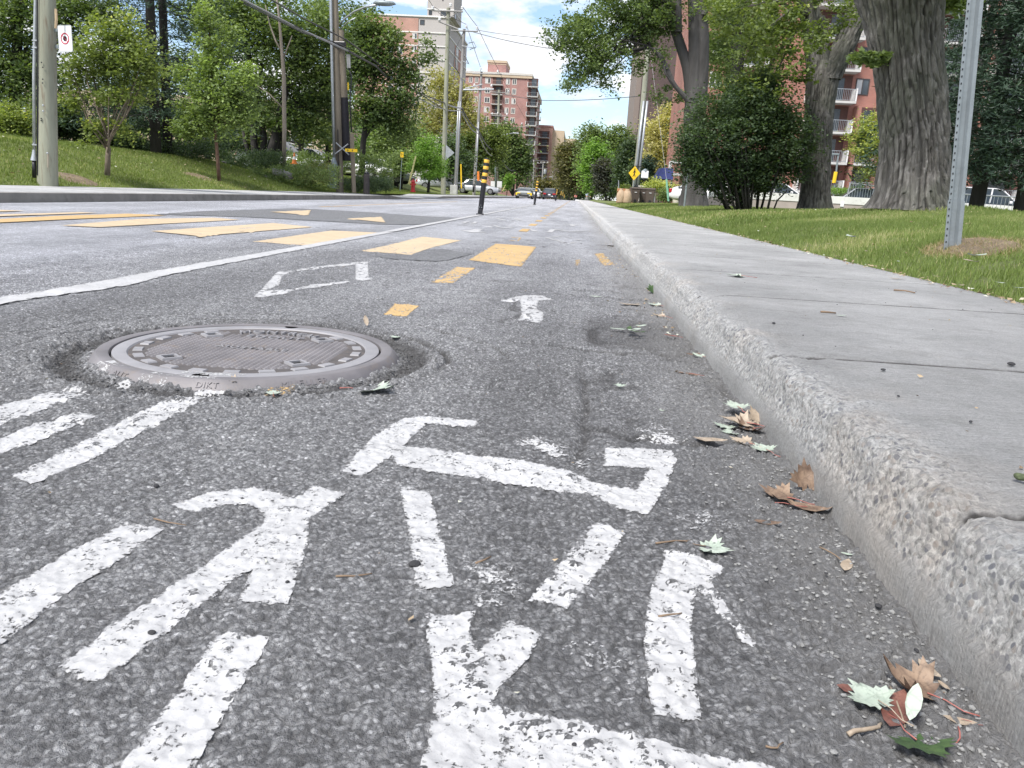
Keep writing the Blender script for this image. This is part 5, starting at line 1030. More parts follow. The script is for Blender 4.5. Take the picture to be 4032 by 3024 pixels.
g = A(1118, 690, 31); b = MB(); q = pw([(1118, 690, 14), (1120, 500, 16), (1118, 300, 15), (1110, 200, 12), (1098, 60, 8), (1085, -40, 6)], 31)
td = thing('dead_tree', 'pale dead barkless trunk standing before the multi-stemmed maple', 'tree', (g[0], 31, float(lawnL(g[0], 31))-.3)); o_ = Vector(td.location)
b.tube([Vector(p[:3])-o_ for p in q], [p[3] for p in q], 9); b.build('trunk', M_bark_p, td, smooth=True)
for L in [[(1112, 210, 9), (1085, 160, 7), (1060, 90, 5), (1045, 20, 3)], [(1116, 230, 7), (1135, 180, 5), (1150, 140, 3)], [(1118, 430, 7), (1060, 370, 5), (1010, 335, 3)]]:
    b = MB(); q = pw(L, 31); b.tube([Vector(p[:3])-o_ for p in q], [p[3] for p in q], 6); b.build('branch', M_bark_p, td, smooth=True)
tree('maple_tree', 'dark maple crown right of the two utility poles', 'tree', (*A(1430, 690, 40)[:2], .4), pw([(1425, 690, 24), (1430, 560, 22), (1450, 430, 16), (1480, 300, 12)], 40), lobes_px([(1470, 430, 110, 80), (1420, 250, 80, 110), (1500, 200, 90, 110), (1580, 400, 80, 90), (1590, 280, 60, 60), (1440, 110, 70, 60), (1680, 230, 45, 20), (1690, 170, 30, 18), (1560, 500, 60, 60)], 40), 'mid', 460, 44, .17, .6, 51, M_bark_d, twigs=20, tintb=.22)
GR = 'background trees behind the left bank'
for k, (lab, Y, bx, L, lm, nc, tb) in enumerate([
    ('tall tree in the gap between spruce and multi-stemmed maple', 44, 820, [(760, 60, 140, 110), (900, 200, 140, 100), (700, 300, 120, 100), (860, 0, 150, 60)], 'mid', 260, .15),
    ('dark undergrowth tree low behind the two spruces', 40, 700, [(560, 480, 140, 90), (720, 480, 120, 90), (850, 560, 120, 50), (500, 360, 120, 90)], 'dark', 300, .1),
    ('tree crown rising behind the first utility pole', 48, 1290, [(1250, 60, 110, 100), (1380, 180, 90, 90), (1300, 350, 110, 110), (1180, 220, 110, 100), (1420, 60, 60, 40)], 'mid', 320, .3),
    ('yellow-green low tree seen between the maple stems', 46, 1180, [(1130, 430, 120, 60), (1250, 520, 100, 60), (960, 520, 100, 60), (1000, 420, 80, 60)], 'yel', 240, .3),
    ('green tree behind the hydrant lawn', 62, 1560, [(1520, 560, 70, 80), (1600, 520, 60, 80), (1560, 640, 80, 60), (1640, 600, 50, 60), (1480, 620, 50, 60)], 'mid', 240, .42),
    ('pale green tree behind the leaning yellow guard', 66, 1480, [(1440, 600, 50, 70), (1490, 500, 50, 60), (1540, 590, 50, 80)], 'bright', 160, .2),
    ('tree behind the greenish pole', 74, 1790, [(1770, 600, 50, 70), (1740, 660, 40, 50), (1810, 640, 40, 60)], 'dark', 150, .5)]):
    ftree(lab, bx, 690, Y, L, lm, nc, 44, .0038*Y, .0135*Y, 60+k, .6 if Y < 50 else .2, .2, GR, tintb=tb)
ftree('yellow-green locust tree behind the utility poles', 1745, 740, 84, [(1700, 420, 70, 70), (1770, 350, 60, 60), (1790, 440, 60, 80), (1700, 500, 70, 60), (1830, 400, 40, 60), (1640, 560, 40, 50), (1720, 320, 30, 40), (1850, 480, 40, 50)], 'gold', 300, 46, .26, .9, 70, .2, .2, tintb=.05)
ftree('green locust tree between the third and fourth poles', 1900, 750, 98, [(1880, 560, 50, 80), (1930, 600, 50, 80), (1860, 660, 50, 60), (1950, 540, 30, 50), (1830, 560, 30, 60)], 'yel', 300, 46, .32, 1.1, 71, .2, .2, tintb=.2)
ftree('dark green tree before the red apartment block', 2020, 760, 128, [(2000, 560, 45, 70), (2040, 620, 40, 80), (1980, 650, 40, 80), (2060, 680, 25, 60), (1960, 520, 25, 30)], 'mid', 320, 46, .42, 1.3, 72, .1, .2, tintb=.18)
ftree('far tree at the foot of the red apartment block', 2140, 770, 190, [(2130, 735, 30, 30), (2170, 745, 40, 28), (2200, 740, 25, 30)], 'brown', 110, 46, .6, 1.6, 73, -.8, .2)
ftree('small bright feathery tree behind the red hydrant', 1686, 751, 55, [(1690, 610, 60, 50), (1680, 560, 40, 30), (1650, 650, 45, 35), (1720, 660, 45, 40), (1690, 690, 50, 16)], 'bright', 190, 60, .12, .42, 74, .25, .1, tintb=.45)
ftree('leaning sapling tied to a yellow stake', 1995, 760, 108, [(2003, 710, 14, 14), (1995, 730, 16, 12), (2008, 695, 7, 8)], 'bright', 40, 50, .25, .5, 75, .2, .05)
ftree('small tree behind the parked cars on the left', 1580, 700, 58, [(1590, 640, 40, 40), (1550, 660, 40, 30)], 'mid', 80, 46, .2, .6, 76, .3, .1)
# weeds
def weeds(label, pts, Y, lm, ncl, leaf, r, seed, tb=.3):
    rs = np.random.RandomState(seed); cl = []
    for k in range(ncl):
        x0_, x1_, y0_, y1_ = pts; y = Y+rs.uniform(-1.2, 1.2); p = A(rs.uniform(x0_, x1_), rs.uniform(y0_, y1_), y); zg = float(lawnL(p[0], y)); cl.append((p[0], y, max(p[2], zg+.05), r*rs.uniform(.6, 1.3), tb+.2*rs.rand()))
    v, f, ti = foliage(cl, 46, leaf, rs, .6, 0., .45, .9); o = npmesh('undergrowth', v, f, LM[lm], attrs={'tint': ti}); tag(o, label, 'undergrowth', kind='stuff')
weeds('low greenery hiding the parked cars behind the poles', (1120, 1560, 600, 690), 38, 'mid', 150, .12, .34, 86, .4); weeds('tangled weeds and ground cover left of the utility poles', (1000, 1330, 655, 735), 30, 'mid', 260, .07, .22, 81); weeds('dark ivy under the multi-stemmed maple', (880, 1120, 600, 665), 31, 'dark', 160, .08, .25, 82)
weeds('dark ivy around the black stub post', (1350, 1540, 700, 752), 33, 'dark', 190, .08, .2, 83, .25); weeds('low brush under the spruces', (430, 900, 560, 620), 27, 'dark', 200, .09, .25, 84)
weeds('pale seed-head weeds beside the grey pole box', (1180, 1310, 640, 730), 30.5, 'brown', 60, .05, .14, 85, .5)
# ------------------------------------------------------------------ utility poles and wires
M_gpole = simple('green_treated_wood', (.26, .265, .205), .9, 0, .25, 5, .7, 40, .01, stretch=(1, 1, .12), dark=(.17, .13, .09)); M_bpole = simple('brown_treated_wood', (.20, .17, .13), .9, 0, .25, 5, .7, 40, .01, stretch=(1, 1, .12), dark=(.1, .08, .06))
M_gp2 = simple('grey_weathered_wood', (.27, .26, .25), .9, 0, .2, 5, .6, 40, .01, stretch=(1, 1, .12)); M_steel = simple('galvanised_steel', (.42, .44, .46), .45, .6, .12, 12); M_steel_d = simple('dull_grey_metal', (.24, .28, .29), .5, .3, .1, 8)
M_blk = simple('black_plastic', (.012, .012, .016), .35, 0, .2, 20); M_char = simple('charred_wood', (.008, .007, .012), .7, 0, .4, 12, .8, 40, .01); M_cable = simple('cable', (.06, .06, .06), .5); M_cablel = simple('light_cable', (.3, .3, .3), .5); M_porc = simple('porcelain', (.7, .7, .7), .3)
M_signw = simple('white_sign', (.78, .79, .8), .45, 0, .02); M_signy = simple('yellow_sign', (.80, .52, .02), .5, 0, .04); M_signr = simple('red_sign', (.45, .02, .06), .5, 0, .04); M_signk = simple('black_sign_ink', (.012, .012, .015), .5); M_orange = simple('orange_plastic', (.75, .22, .04), .5, 0, .08)
M_gblue = simple('pale_green_box', (.25, .31, .30), .5, .2, .12, 2)
def pole(label, base_px, top_px, Y, r, mat, zb=None, top=None, group='utility poles along the left sidewalk', name='utility_pole', zfloor=None):
    b0 = A(*base_px, Y); t0 = A(*top_px, Y); z0 = zb if zb is not None else b0[2]
    t = thing(name, label, 'pole', (b0[0], Y, z0-.05), 0, group); b = MB(); n = 6; P = []
    e = Vector(t0)-Vector((b0[0], Y, z0)); b.tube([Vector((0, 0, -.25))]+[e*(k/n) for k in range(n+1)], [r*1.01]+[r*(1-.28*k/n) for k in range(n+1)], 20)
    b.build('shaft', mat, t, smooth='auto'); return t, Vector((b0[0], Y, z0-.05)), e
# pole with the no-stopping style sign
tL, oL, eL = pole('thick greenish wooden pole at the left carrying the white octagon sign', (187, 708), (182, -420), 14.3, .172, M_gpole)
s = 14.3/F
def loc(px, py, Y, o): return Vector(A(px, py, Y))-o
b = MB(); q = [loc(135, 640, 14.2, oL), loc(134, 300, 14.2, oL), loc(140, 0, 14.2, oL), loc(140, -400, 14.2, oL)]; b.tube(q, [.028]*4, 10); b.build('conduit', M_steel, tL, smooth=True)
b = MB(); b.tube([loc(135, 700, 14.2, oL), loc(134, 625, 14.2, oL)], .036, 10); b.build('cable_sleeve', M_blk, tL, smooth=True)
b = MB(); b.tube([loc(134, 632, 14.2, oL), loc(134, 612, 14.2, oL), loc(135, 590, 14.2, oL)], [.062, .04, .03], 10); b.build('conduit_flare', M_steel, tL, smooth='auto')
b = MB(); b.tube([loc(147, 690, 14.15, oL), loc(147, -400, 14.15, oL)], .012, 6); b.build('ground_wire', M_blk, tL)
for y in (160, 188, 570): b = MB(); c = loc(139, y, 14.2, oL); b.box(c.x-.04, c.x+.06, c.y-.035, c.y+.035, c.z-.012, c.z+.012); b.build('strap', M_steel, tL)
b = MB(); b.tube([loc(220, 35, 14.14, oL), loc(222, 80, 14.14, oL), loc(219, 112, 14.14, oL)], [.02, .024, .018], 5); b.build('wood_scar', simple('bare_wood', (.5, .37, .23), .8, 0, .1), tL)
b = MB(); b.tube([loc(190, 605, 14.14, oL), loc(189, 660, 14.14, oL)], [.018, .014], 5); b.build('wood_scar', simple('pale_wood_scar', (.32, .28, .22), .8, 0, .1), tL)
for x, y in [(164, 246), (169, 265), (169, 312), (168, 327), (163, 467), (163, 475)]: b = MB(); c = loc(x, y, 14.13, oL); b.lathe([(.0001, 0), (.012, 0), (.012, .01), (.0001, .012)], 8, (0, 0, 0)); b.xf(Matrix.Translation(c) @ Matrix.Rotation(math.pi/2, 4, 'X')); b.build('nail_hole', M_blk, tL)
for x, y in [(171, 415), (171, 438), (188, 603)]: b = MB(); c = loc(x, y, 14.12, oL); b.lathe([(.0001, 0), (.016, 0), (.016, .02), (.0001, .024)], 8, (0, 0, 0)); b.xf(Matrix.Translation(c) @ Matrix.Rotation(math.pi/2, 4, 'X')); b.build('bolt', M_steel, tL)
# the sign
def rrect(w, h, r, n=5):
    out = []
    for cx, cz, a0 in ((w/2-r, h/2-r, 0), (-w/2+r, h/2-r, 90), (-w/2+r, -h/2+r, 180), (w/2-r, -h/2+r, 270)):
        for k in range(n+1): a = math.radians(a0+90*k/n); out.append((cx+r*math.cos(a), cz+r*math.sin(a)))
    return out
def cring(r0, r1, z, n=32, B=None): 
    v = []; 
    for k in range(n): a = 2*math.pi*k/n; v += [(r0*math.cos(a), z, r0*math.sin(a)), (r1*math.cos(a), z, r1*math.sin(a))]
    B.add(v, [(2*k, 2*k+1, (2*k+3) % (2*n), (2*k+2) % (2*n)) for k in range(n)]); return B
sp = A(256, 152, 14.25); ts = thing('road_sign', 'white sign with a black octagon crossed by a red ring on the left wooden pole', 'sign', sp, math.radians(-14))
w_, h_ = 66*s*1.03, 96*s; b = MB(); b.prism(rrect(w_, h_, .035), 0, .006); b.build('plate', M_signw, ts)
b = MB(); 
o1 = rrect(w_-.008, h_-.008, .033); o2 = rrect(w_-.02, h_-.02, .028); n = len(o1); b.add([(x, -.002, z) for x, z in o1]+[(x, -.002, z) for x, z in o2], [(i, (i+1) % n, n+(i+1) % n, n+i) for i in range(n)]); b.build('border', M_steel_d, ts)
b = MB(); b.prism([(.045*math.cos(math.pi/8+math.pi/4*k), .045*math.sin(math.pi/8+math.pi/4*k)) for k in range(8)], -.003, 0); b.build('octagon', M_signk, ts)
b = MB(); cring(.076, .095, -.005, B=b); b.build('ring', M_signr, ts)
b = MB(); b.prism([(-.064, .056), (-.056, .064), (.064, -.056), (.056, -.064)], -.006, -.0035); b.build('slash', M_signr, ts)
for zz_ in (.14, -.13): b = MB(); b.box(-w_/2-.09, -w_/2+.01, -.012, .02, zz_-.028, zz_+.028); b.build('bracket', M_steel_d, ts, bevel=.006)
# double pole with the burnt one
tA, oA, eA = pole('tall brown pole with a pale conduit and a metal box at its foot', (1338, 752), (1315, -180), 32, .155, M_bpole)
b = MB(); b.tube([loc(1316, 640, 31.8, oA), loc(1308, 300, 31.8, oA), loc(1302, 0, 31.8, oA), loc(1299, -170, 31.8, oA)], .055, 10); b.build('conduit', M_steel, tA, smooth=True)
b = MB(); b.tube([loc(1316, 655, 31.8, oA), loc(1316, 640, 31.8, oA), loc(1315, 620, 31.8, oA)], [.16, .12, .055], 12); b.build('conduit_flare', M_steel_d, tA, smooth='auto')
c = loc(1308, 695, 31.75, oA); b = MB(); b.box(c.x-.16, c.x+.16, c.y-.1, c.y+.1, c.z-.45, c.z+.42); b.build('cable_box', M_gblue, tA, bevel=.02)
b = MB(); b.tube([loc(1330, 510, 31.8, oA), loc(1334, 740, 31.8, oA)], .022, 6); b.build('ground_cover', M_blk, tA)
b = MB(); q = [loc(1338, 95, 31.8, oA), loc(1355, 75, 31.7, oA), loc(1395, 45, 31.4, oA), loc(1440, 27, 31, oA), loc(1490, 18, 30.6, oA)]; b.tube(q, .035, 8); b.build('lamp_arm', M_steel, tA, smooth=True)
b = MB(); b.tube([loc(1338, 115, 31.8, oA), loc(1370, 85, 31.6, oA), loc(1400, 70, 31.4, oA)], .02, 6); b.build('lamp_brace', M_steel, tA, smooth=True)
b = MB(); c = loc(1513, 15, 30.5, oA); b.lathe([(.0001, -.07), (.09, -.06), (.15, 0), (.12, .08), (.0001, .1)], 16); b.xf(Matrix.Translation(c) @ Matrix.Diagonal((2.9, 1.2, 1, 1))); o = b.build('lamp_head', M_steel_d, tA, smooth=True)
b = MB(); b.cyl(c.x, c.y, c.z+.08, c.z+.2, .03, 8); b.build('photocell', M_steel_d, o)
tB = thing('burnt_pole', 'old sawn-off pole, charred black below, hung beside the brown pole', 'pole', A(1366, 633, 32.1)); oB = Vector(tB.location)
b = MB(); b.tube([loc(1354, 385, 32.1, oB), loc(1347, 250, 32.1, oB), loc(1340, 120, 32.1, oB)], [.145, .14, .135], 14); b.build('shaft', M_bpole, tB, smooth='auto')
b = MB(); b.tube([loc(1366, 633, 32.1, oB), loc(1360, 500, 32.1, oB), loc(1356, 385, 32.1, oB)], [.165, .155, .147], 14); b.build('charred_length', M_char, tB, smooth='auto')
for x in (1370, 1377): b = MB(); b.tube([loc(x-2, 215, 31.9, oB), loc(x, 268, 31.9, oB)], .042, 8); b.build('cable_housing', M_cablel, tB, smooth='auto')
b = MB(); b.tube([loc(1371, 325, 31.9, oB), loc(1371, 355, 31.9, oB)], .022, 6); b.build('yellow_guard', M_signy, tB)
b = MB(); b.tube([loc(1374, 270, 31.95, oB), loc(1384, 300, 31.95, oB), loc(1378, 400, 31.95, oB), loc(1384, 520, 31.95, oB)], .03, 6); b.build('loose_cable', M_blk, tB, smooth=True)
b = MB(); c = loc(1347, 172, 31.9, oB); b.box(c.x-.32, c.x+.15, c.y-.1, c.y+.1, c.z-.1, c.z+.08); b.build('splice_case', M_blk, tB, bevel=.04)
for a_, b_ in (((1323, 562), (1374, 610)), ((1371, 567), (1320, 606))): b = MB(); b.tube([loc(*a_, 31.75, oB), loc(*b_, 31.75, oB)], .025, 5); b.build('cross_brace', M_steel, tB)
ws = A(1394, 759, 31.6); b = MB(); e = Vector(A(1385, 528, 31.6))-Vector(ws); b.tube([(0, 0, 0), e], [.1, .095], 4); o = b.build('wooden_stub', M_bpole, None, ws); tag(o, 'square wooden stub post standing right of the charred pole', 'post')
ysn = thing('warning_plate', 'small yellow plate with black arrows on the stub post', 'sign', A(1383, 592, 31.4)); b = MB(); b.box(-.24, .24, -.01, 0, -.06, .06); b.build('plate', M_signy, ysn)
for k in (-.13, .05): b = MB(); b.prism([(k, -.045), (k+.03, -.005), (k+.012, -.005), (k+.012, .04), (k-.012, .04), (k-.012, -.005), (k-.03, -.005)], -.014, -.011); b.build('arrow', M_signk, ysn)
# row of poles
PL = {}
for key, lab, bp, tp, Y, r, mt in [
    ('b', 'greenish pole with crossarms nearest beyond the hydrant', (1745, 757), (1766, 28), 60, .19, M_gpole), ('c', 'grey pole on a concrete footing with cable loops', (1792, 757), (1828, 112), 70, .17, M_gp2), ('d', 'slimmer grey pole with a steel switch frame', (1866, 757), (1896, 280), 80, .16, M_gp2),
    ('e', 'greenish pole carrying white notice boards at its foot', (1954, 765), (1965, 352), 105, .19, M_gpole), ('f', 'leaning pole with a lamp near the yellow fronted car', (2032, 776), (2055, 486), 130, .19, M_gpole), ('g', 'thin pole standing before the red tower foot', (2094, 778), (2104, 640), 165, .18, M_gp2),
    ('h', 'far pole with a transformer behind the second bollard', (2132, 782), (2139, 635), 190, .2, M_gp2), ('i', 'farthest small pole near the street lamp', (2168, 785), (2178, 668), 240, .2, M_gp2)]:
    PL[key] = pole(lab, bp, tp, Y, r, mt, zb=None if Y < 120 else float(gy(Y))+.1)
def sub(t, B, nm, mt, **k): return B.build(nm, mt, t, **k)
def arm(key, pa, pb, Y=None, nm='crossarm', ins=(), mt=None, r=.055):
    t, o, e = PL[key]; Y = Y or t.location.y-.2; b = MB(); b.tube([loc(*pa, Y, o), loc(*pb, Y, o)], r, 4); a = b.build(nm, mt or M_gp2, t)
    for (x, y) in ins: b = MB(); c = loc(x, y, Y, o); b.lathe([(.03, -.12), (.03, 0), (.11, .0), (.11, .05), (.06, .08), (.10, .1), (.10, .15), (.04, .2), (.0001, .2)], 10, tuple(c)); b.build('insulator', M_porc, a, smooth='auto')
arm('b', (1700, 41), (1823, 46), ins=[(1704, 36), (1774, 24), (1820, 36)]); arm('b', (1727, 84), (1805, 115), ins=[(1731, 80)], Y=59.6); arm('b', (1725, 48), (1762, 72), nm='brace', r=.03); arm('b', (1803, 46), (1770, 72), nm='brace', r=.03)
arm('c', (1775, 120), (1882, 124), ins=[(1836, 108), (1878, 114)]); arm('c', (1818, 180), (1872, 190), r=.03, nm='switch_arm', mt=M_steel); arm('c', (1820, 240), (1848, 252), r=.03, nm='switch_arm', mt=M_steel)
for q in ([(1828, 118), (1790, 200), (1795, 270), (1812, 300)], [(1845, 170), (1865, 165), (1875, 185), (1850, 195)], [(1788, 205), (1784, 260), (1810, 290)], [(1830, 220), (1845, 250)]):
    t, o, e = PL['c']; b = MB(); b.tube([loc(x, y, 69.6, o) for x, y in q], .03, 5); b.build('cable_loop', M_cable, t, smooth=True)
arm('d', (1860, 290), (1976, 292), ins=[(1892, 275), (1960, 284)]); arm('d', (1824, 354), (1944, 352), nm='switch_frame', mt=M_steel, r=.09, ins=[(1868, 338), (1935, 340)]); arm('d', (1832, 348), (1900, 332), nm='switch_blade', mt=M_steel, r=.05)
arm('e', (1930, 362), (2006, 366), ins=[(1935, 355), (2003, 360)]); arm('e', (1935, 455), (2000, 458), ins=[(1938, 450), (1960, 448), (1996, 452)], nm='lower_crossarm')
arm('f', (2026, 500), (2082, 500), ins=[(2028, 492), (2055, 488), (2080, 492)]); arm('h', (2116, 644), (2158, 640), ins=[(2118, 642), (2130, 640), (2144, 640), (2157, 640)])
for key, q in (('e', [(1958, 545), (1985, 530), (2022, 524)]), ('f', [(2045, 605), (2065, 595), (2090, 591)]), ('h', [(2134, 705), (2148, 698), (2165, 696)])):
    t, o, e = PL[key]; Y = t.location.y-.5; b = MB(); b.tube([loc(x, y, Y, o) for x, y in q], .05, 6); a = b.build('lamp_arm', M_steel, t, smooth=True); b = MB(); c = loc(*q[-1], Y, o); b.box(c.x-.1, c.x+.7, c.y-.15, c.y+.15, c.z-.06, c.z+.06); b.build('lamp_head', M_steel, a, bevel=.04)
t, o, e = PL['c']; b = MB(); c = loc(1785, 745, 69.5, o); b.box(c.x-.25, c.x+.35, c.y-.3, c.y+.3, c.z-.5, c.z+.35); b.build('concrete_footing', M_conc, t, bevel=.03)
for x in (1789, 1797): b = MB(); b.tube([loc(x, 730, 69.6, o), loc(x+10, 520, 69.6, o), loc(x+16, 400, 69.6, o)], .05, 8); b.build('conduit', M_steel, t, smooth=True)
t, o, e = PL['b']; b = MB(); c = loc(1755, 600, 59.7, o); b.add([(c.x, c.y, c.z-.55), (c.x+.65, c.y, c.z), (c.x, c.y, c.z+.55), (c.x+.03, c.y+.02, c.z)], [(0, 1, 2), (0, 2, 3), (0, 3, 1), (1, 3, 2)]); b.build('sign_back', M_steel, t)
t, o, e = PL['e']; 
for x in (1942, 1967): b = MB(); c = loc(x, 726, 104.6, o); b.box(c.x-.33, c.x+.3, c.y-.02, c.y+.02, c.z-.4, c.z+.4); b.build('notice_board', M_signw, t)
b = MB(); b.tube([loc(1951, 762, 104.6, o), loc(1950, 650, 104.6, o), loc(1957, 530, 104.6, o)], .09, 8); b.build('conduit', M_gblue, t, smooth=True)
t, o, e = PL['d']; b = MB(); b.tube([loc(1872, 730, 79.6, o), loc(1878, 600, 79.6, o), loc(1884, 480, 79.6, o)], .06, 8); b.build('conduit', M_steel, t, smooth=True); b = MB(); b.tube([loc(1864, 757, 79.6, o), loc(1865, 725, 79.6, o)], .1, 8); b.build('cable_sleeve', M_blk, t, smooth=True)
t, o, e = PL['h']; b = MB(); b.lathe([(.3, -.5), (.34, -.4), (.34, .4), (.3, .5)], 12, tuple(loc(2146, 676, 189.5, o))); b.build('transformer', M_steel, t, smooth='auto')
# wires
def wire(pts, r, label, mat=None, sag=0.):
    P = [Vector(p) for p in pts]; q = []
    for i in range(len(P)-1):
        for k in range(10): f_ = k/10; a = P[i].lerp(P[i+1], f_); a.z -= 4*sag*f_*(1-f_)*(P[i+1]-P[i]).length; q.append(a)
    q.append(P[-1]); o0 = q[0].copy(); b = MB(); b.tube([a-o0 for a in q], r, 6); o = b.build('overhead_wire', mat or M_cable, None, o0, smooth=True); tag(o, label, 'wire'); return o
wA = A(1370, 200, 31.7); wA2 = A(1340, 140, 31.7)
wire([(-9.3, 6, 10.0), A(950, -4, 24.5), A(1180, 115, 28.5), wA], .036, 'thick silvery cable bundle coming down to the charred pole', M_cablel); wire([A(960, 12, 24.6), A(1190, 128, 28.4), A(1330, 170, 31.6), A(1380, 195, 31.8)], .022, 'dark cable just under the thick silvery bundle')
wire([(-9.0, 5, 12), A(1070, 0, 25.5), A(1200, 75, 28.5), A(1360, 155, 31.8)], .026, 'upper cable passing over the brown pole', M_cable); wire([A(1160, 100, 28), A(1300, 172, 31), A(1400, 235, 34)], .012, 'thin drop wire below the main cables')
pb = A(1748, 404, 59.7); pc = A(1818, 425, 69.7); pd = A(1882, 508, 79.7); pe = A(1961, 590, 104.6); pf = A(2040, 663, 129.6); pg = A(2096, 715, 165)
wire([wA, A(1480, 260, 36), A(1530, 310, 40), A(1640, 360, 50), pb], .045, 'heavy cable from the charred pole to the greenish pole', sag=.002); wire([A(1360, 155, 31.8), A(1450, 220, 36), A(1540, 290, 41), A(1650, 368, 51), A(1748, 430, 59.7)], .035, 'second heavy cable between the first two poles')
wire([pb, pc], .06, 'cable span between the greenish and the grey pole', M_cablel, .01); wire([A(1640, 380, 50), A(1750, 430, 59.7), A(1815, 432, 69.7)], .04, 'lower pale cable reaching the grey pole', M_cablel, .01)
wire([pc, pd], .07, 'drooping cable after the grey pole', None, .03); wire([pd, pe], .08, 'drooping cable before the notice boards', None, .03); wire([pe, pf], .08, 'drooping cable above the yellow fronted car', None, .05); wire([pf, pg], .08, 'far drooping cable towards the tower foot', None, .06)
wire([A(1818, 440, 69.7), A(1884, 525, 79.7)], .05, 'pale second cable after the grey pole', M_cablel, .04); wire([A(1884, 525, 79.7), A(1960, 605, 104.6)], .05, 'pale second cable before the notice boards', M_cablel, .04)
wire([A(1704, 24, 60), A(1836, 96, 70), A(1892, 264, 80)], .02, 'thin line along the left insulators', sag=.004); wire([A(1820, 24, 60), A(1878, 102, 70), A(1960, 270, 80), A(2003, 350, 105), A(2080, 486, 130)], .02, 'thin line along the right insulators', sag=.004); wire([A(1650, -60, 52), A(1704, 24, 60)], .018, 'thin line rising out of the picture', sag=.0)
wire([A(1878, 118, 70), A(2140, 150, 60), A(2420, 130, 50)], .018, 'upper thin line crossing the sky', sag=.006); wire([A(1850, 122, 70), A(2110, 182, 60), A(2350, 205, 50), A(2600, 190, 42)], .022, 'middle thin line crossing the sky', sag=.006)
wire([A(1965, 368, 105), A(2150, 396, 86), A(2340, 392, 78), A(2520, 378, 72)], .03, 'black line crossing the street between trees', sag=.004)
# right pole with conduits
yR = 72.; tR = thing('utility_pole', 'right side pole with two bright conduits behind the brown bins', 'pole', (A(2494, 770, yR)[0], yR, .2)); oR = Vector(tR.location)
b = MB(); b.tube([loc(2494, 795, yR, oR), loc(2524, 500, yR, oR), loc(2546, 250, yR, oR), loc(2566, 0, yR, oR)], [.26, .23, .22, .2], 14); b.build('shaft', M_gpole, tR, smooth='auto')
for dx_ in (3, 17): b = MB(); b.tube([loc(2498+dx_*.8-3, 752, yR-.35, oR), loc(2513+dx_, 560, yR-.35, oR), loc(2532+dx_, 398, yR-.35, oR)], .1, 10); b.build('conduit', M_steel, tR, smooth=True)
for y_ in (655, 735): b = MB(); c = loc(2512 if y_ < 700 else 2504, y_, yR-.4, oR); b.box(c.x-.3, c.x+.4, c.y-.1, c.y+.1, c.z-.03, c.z+.03); b.build('strap', M_blk, tR)
# metal channel post
yP = 5.85; p0 = A(3757, 940, yP); zP = float(lawnR(p0[0], yP))-.05; tP = thing('sign_post', 'galvanised channel post leaning right on the lawn, top out of frame', 'post', (p0[0], yP, zP)); oP = Vector(tP.location)
e = Vector(A(3850, 0, yP))-Vector(A(3765, 900, yP)); e = e/e.z
def channel(z0, z1, w, name, dx=0, dy=0):
    prof_ = [(-w/2, 0), (-w*.30, 0), (-w*.2, .032), (w*.2, .032), (w*.30, 0), (w/2, 0), (w/2, -.004), (w*.27, -.004), (w*.17, .028), (-w*.17, .028), (-w*.27, -.004), (-w/2, -.004)]
    b = MB(); n = len(prof_); v = [(x+dx+e.x*z, y+dy+e.y*z, z) for z in (z0, z1) for x, y in prof_]
    b.add(v, [tuple(range(n))[::-1], tuple(range(n, 2*n))]+[(i, (i+1) % n, n+(i+1) % n, n+i) for i in range(n)]); o = b.build(name, simple('post_steel', (.24, .27, .29), .6, .3, .12, 9, .3, 60), tP)
    ph = MB()
    for k in range(int((z1-z0)/.045)):
        z = z0+.03+k*.045; c = (dx-w*.40+e.x*z, dy-.006, z); ph.box(c[0]-.004, c[0]+.004, c[1]-.0005, c[1]+.001, z-.006, z+.006)
    ph.build('holes', M_blk, o)['kind'] = 'stuff'
channel(.0, .36, .115, 'base_post'); channel(.24, 2.4, .105, 'post', .006, .014)
# ------------------------------------------------------------------ bollards
M_byel = simple('yellow_reflective', (.75, .45, .06), .4, 0, .08)
def bollard():
    t = thing('bollard', '', 'bollard', (0, 0, 0), 0, 'flexible bollards along the lane line'); lean = math.radians(4.6); mm = Matrix.Rotation(lean, 4, 'Y')
    b = MB(); b.box(-.075, .075, -.1, .1, 0, .03); b.build('base_plate', M_blk, t, bevel=.008)
    b = MB(); b.box(-.05, .05, -.055, .055, .03, .12); b.xf(mm); b.build('hinge', M_blk, t, bevel=.01)
    b = MB(); b.lathe([(.046, .10), (.058, .14), (.058, 1.20), (.05, 1.23), (.0001, 1.235)], 20); b.xf(mm); b.build('tube', M_blk, t, smooth='auto')
    for z in (.70, .845, .99, 1.13): b = MB(); b.lathe([(.0585, z), (.0595, z+.002), (.0595, z+.068), (.0585, z+.07)], 20); b.xf(mm); b.build('reflective_band', M_byel, t, smooth='auto')
    for x in (-.025, .025): b = MB(); b.lathe([(.0001, 0), (.01, 0), (.008, .006), (.0001, .007)], 8); b.xf(mm @ Matrix.Translation((x, -.057, .17)) @ Matrix.Rotation(math.pi/2, 4, 'X')); b.build('rivet', M_steel, t)
    b = MB(); b.lathe([(.0001, 0), (.008, 0), (.006, .006), (.0001, .007)], 8); b.xf(mm @ Matrix.Translation((0, -.057, .215)) @ Matrix.Rotation(math.pi/2, 4, 'X')); b.build('rivet', M_steel, t)
    return t
B0 = bollard(); g = G(1890, 846); B0.location = (g[0], g[1], 0); B0['label'] = 'nearest black and yellow bollard, leaning right on the lane line'
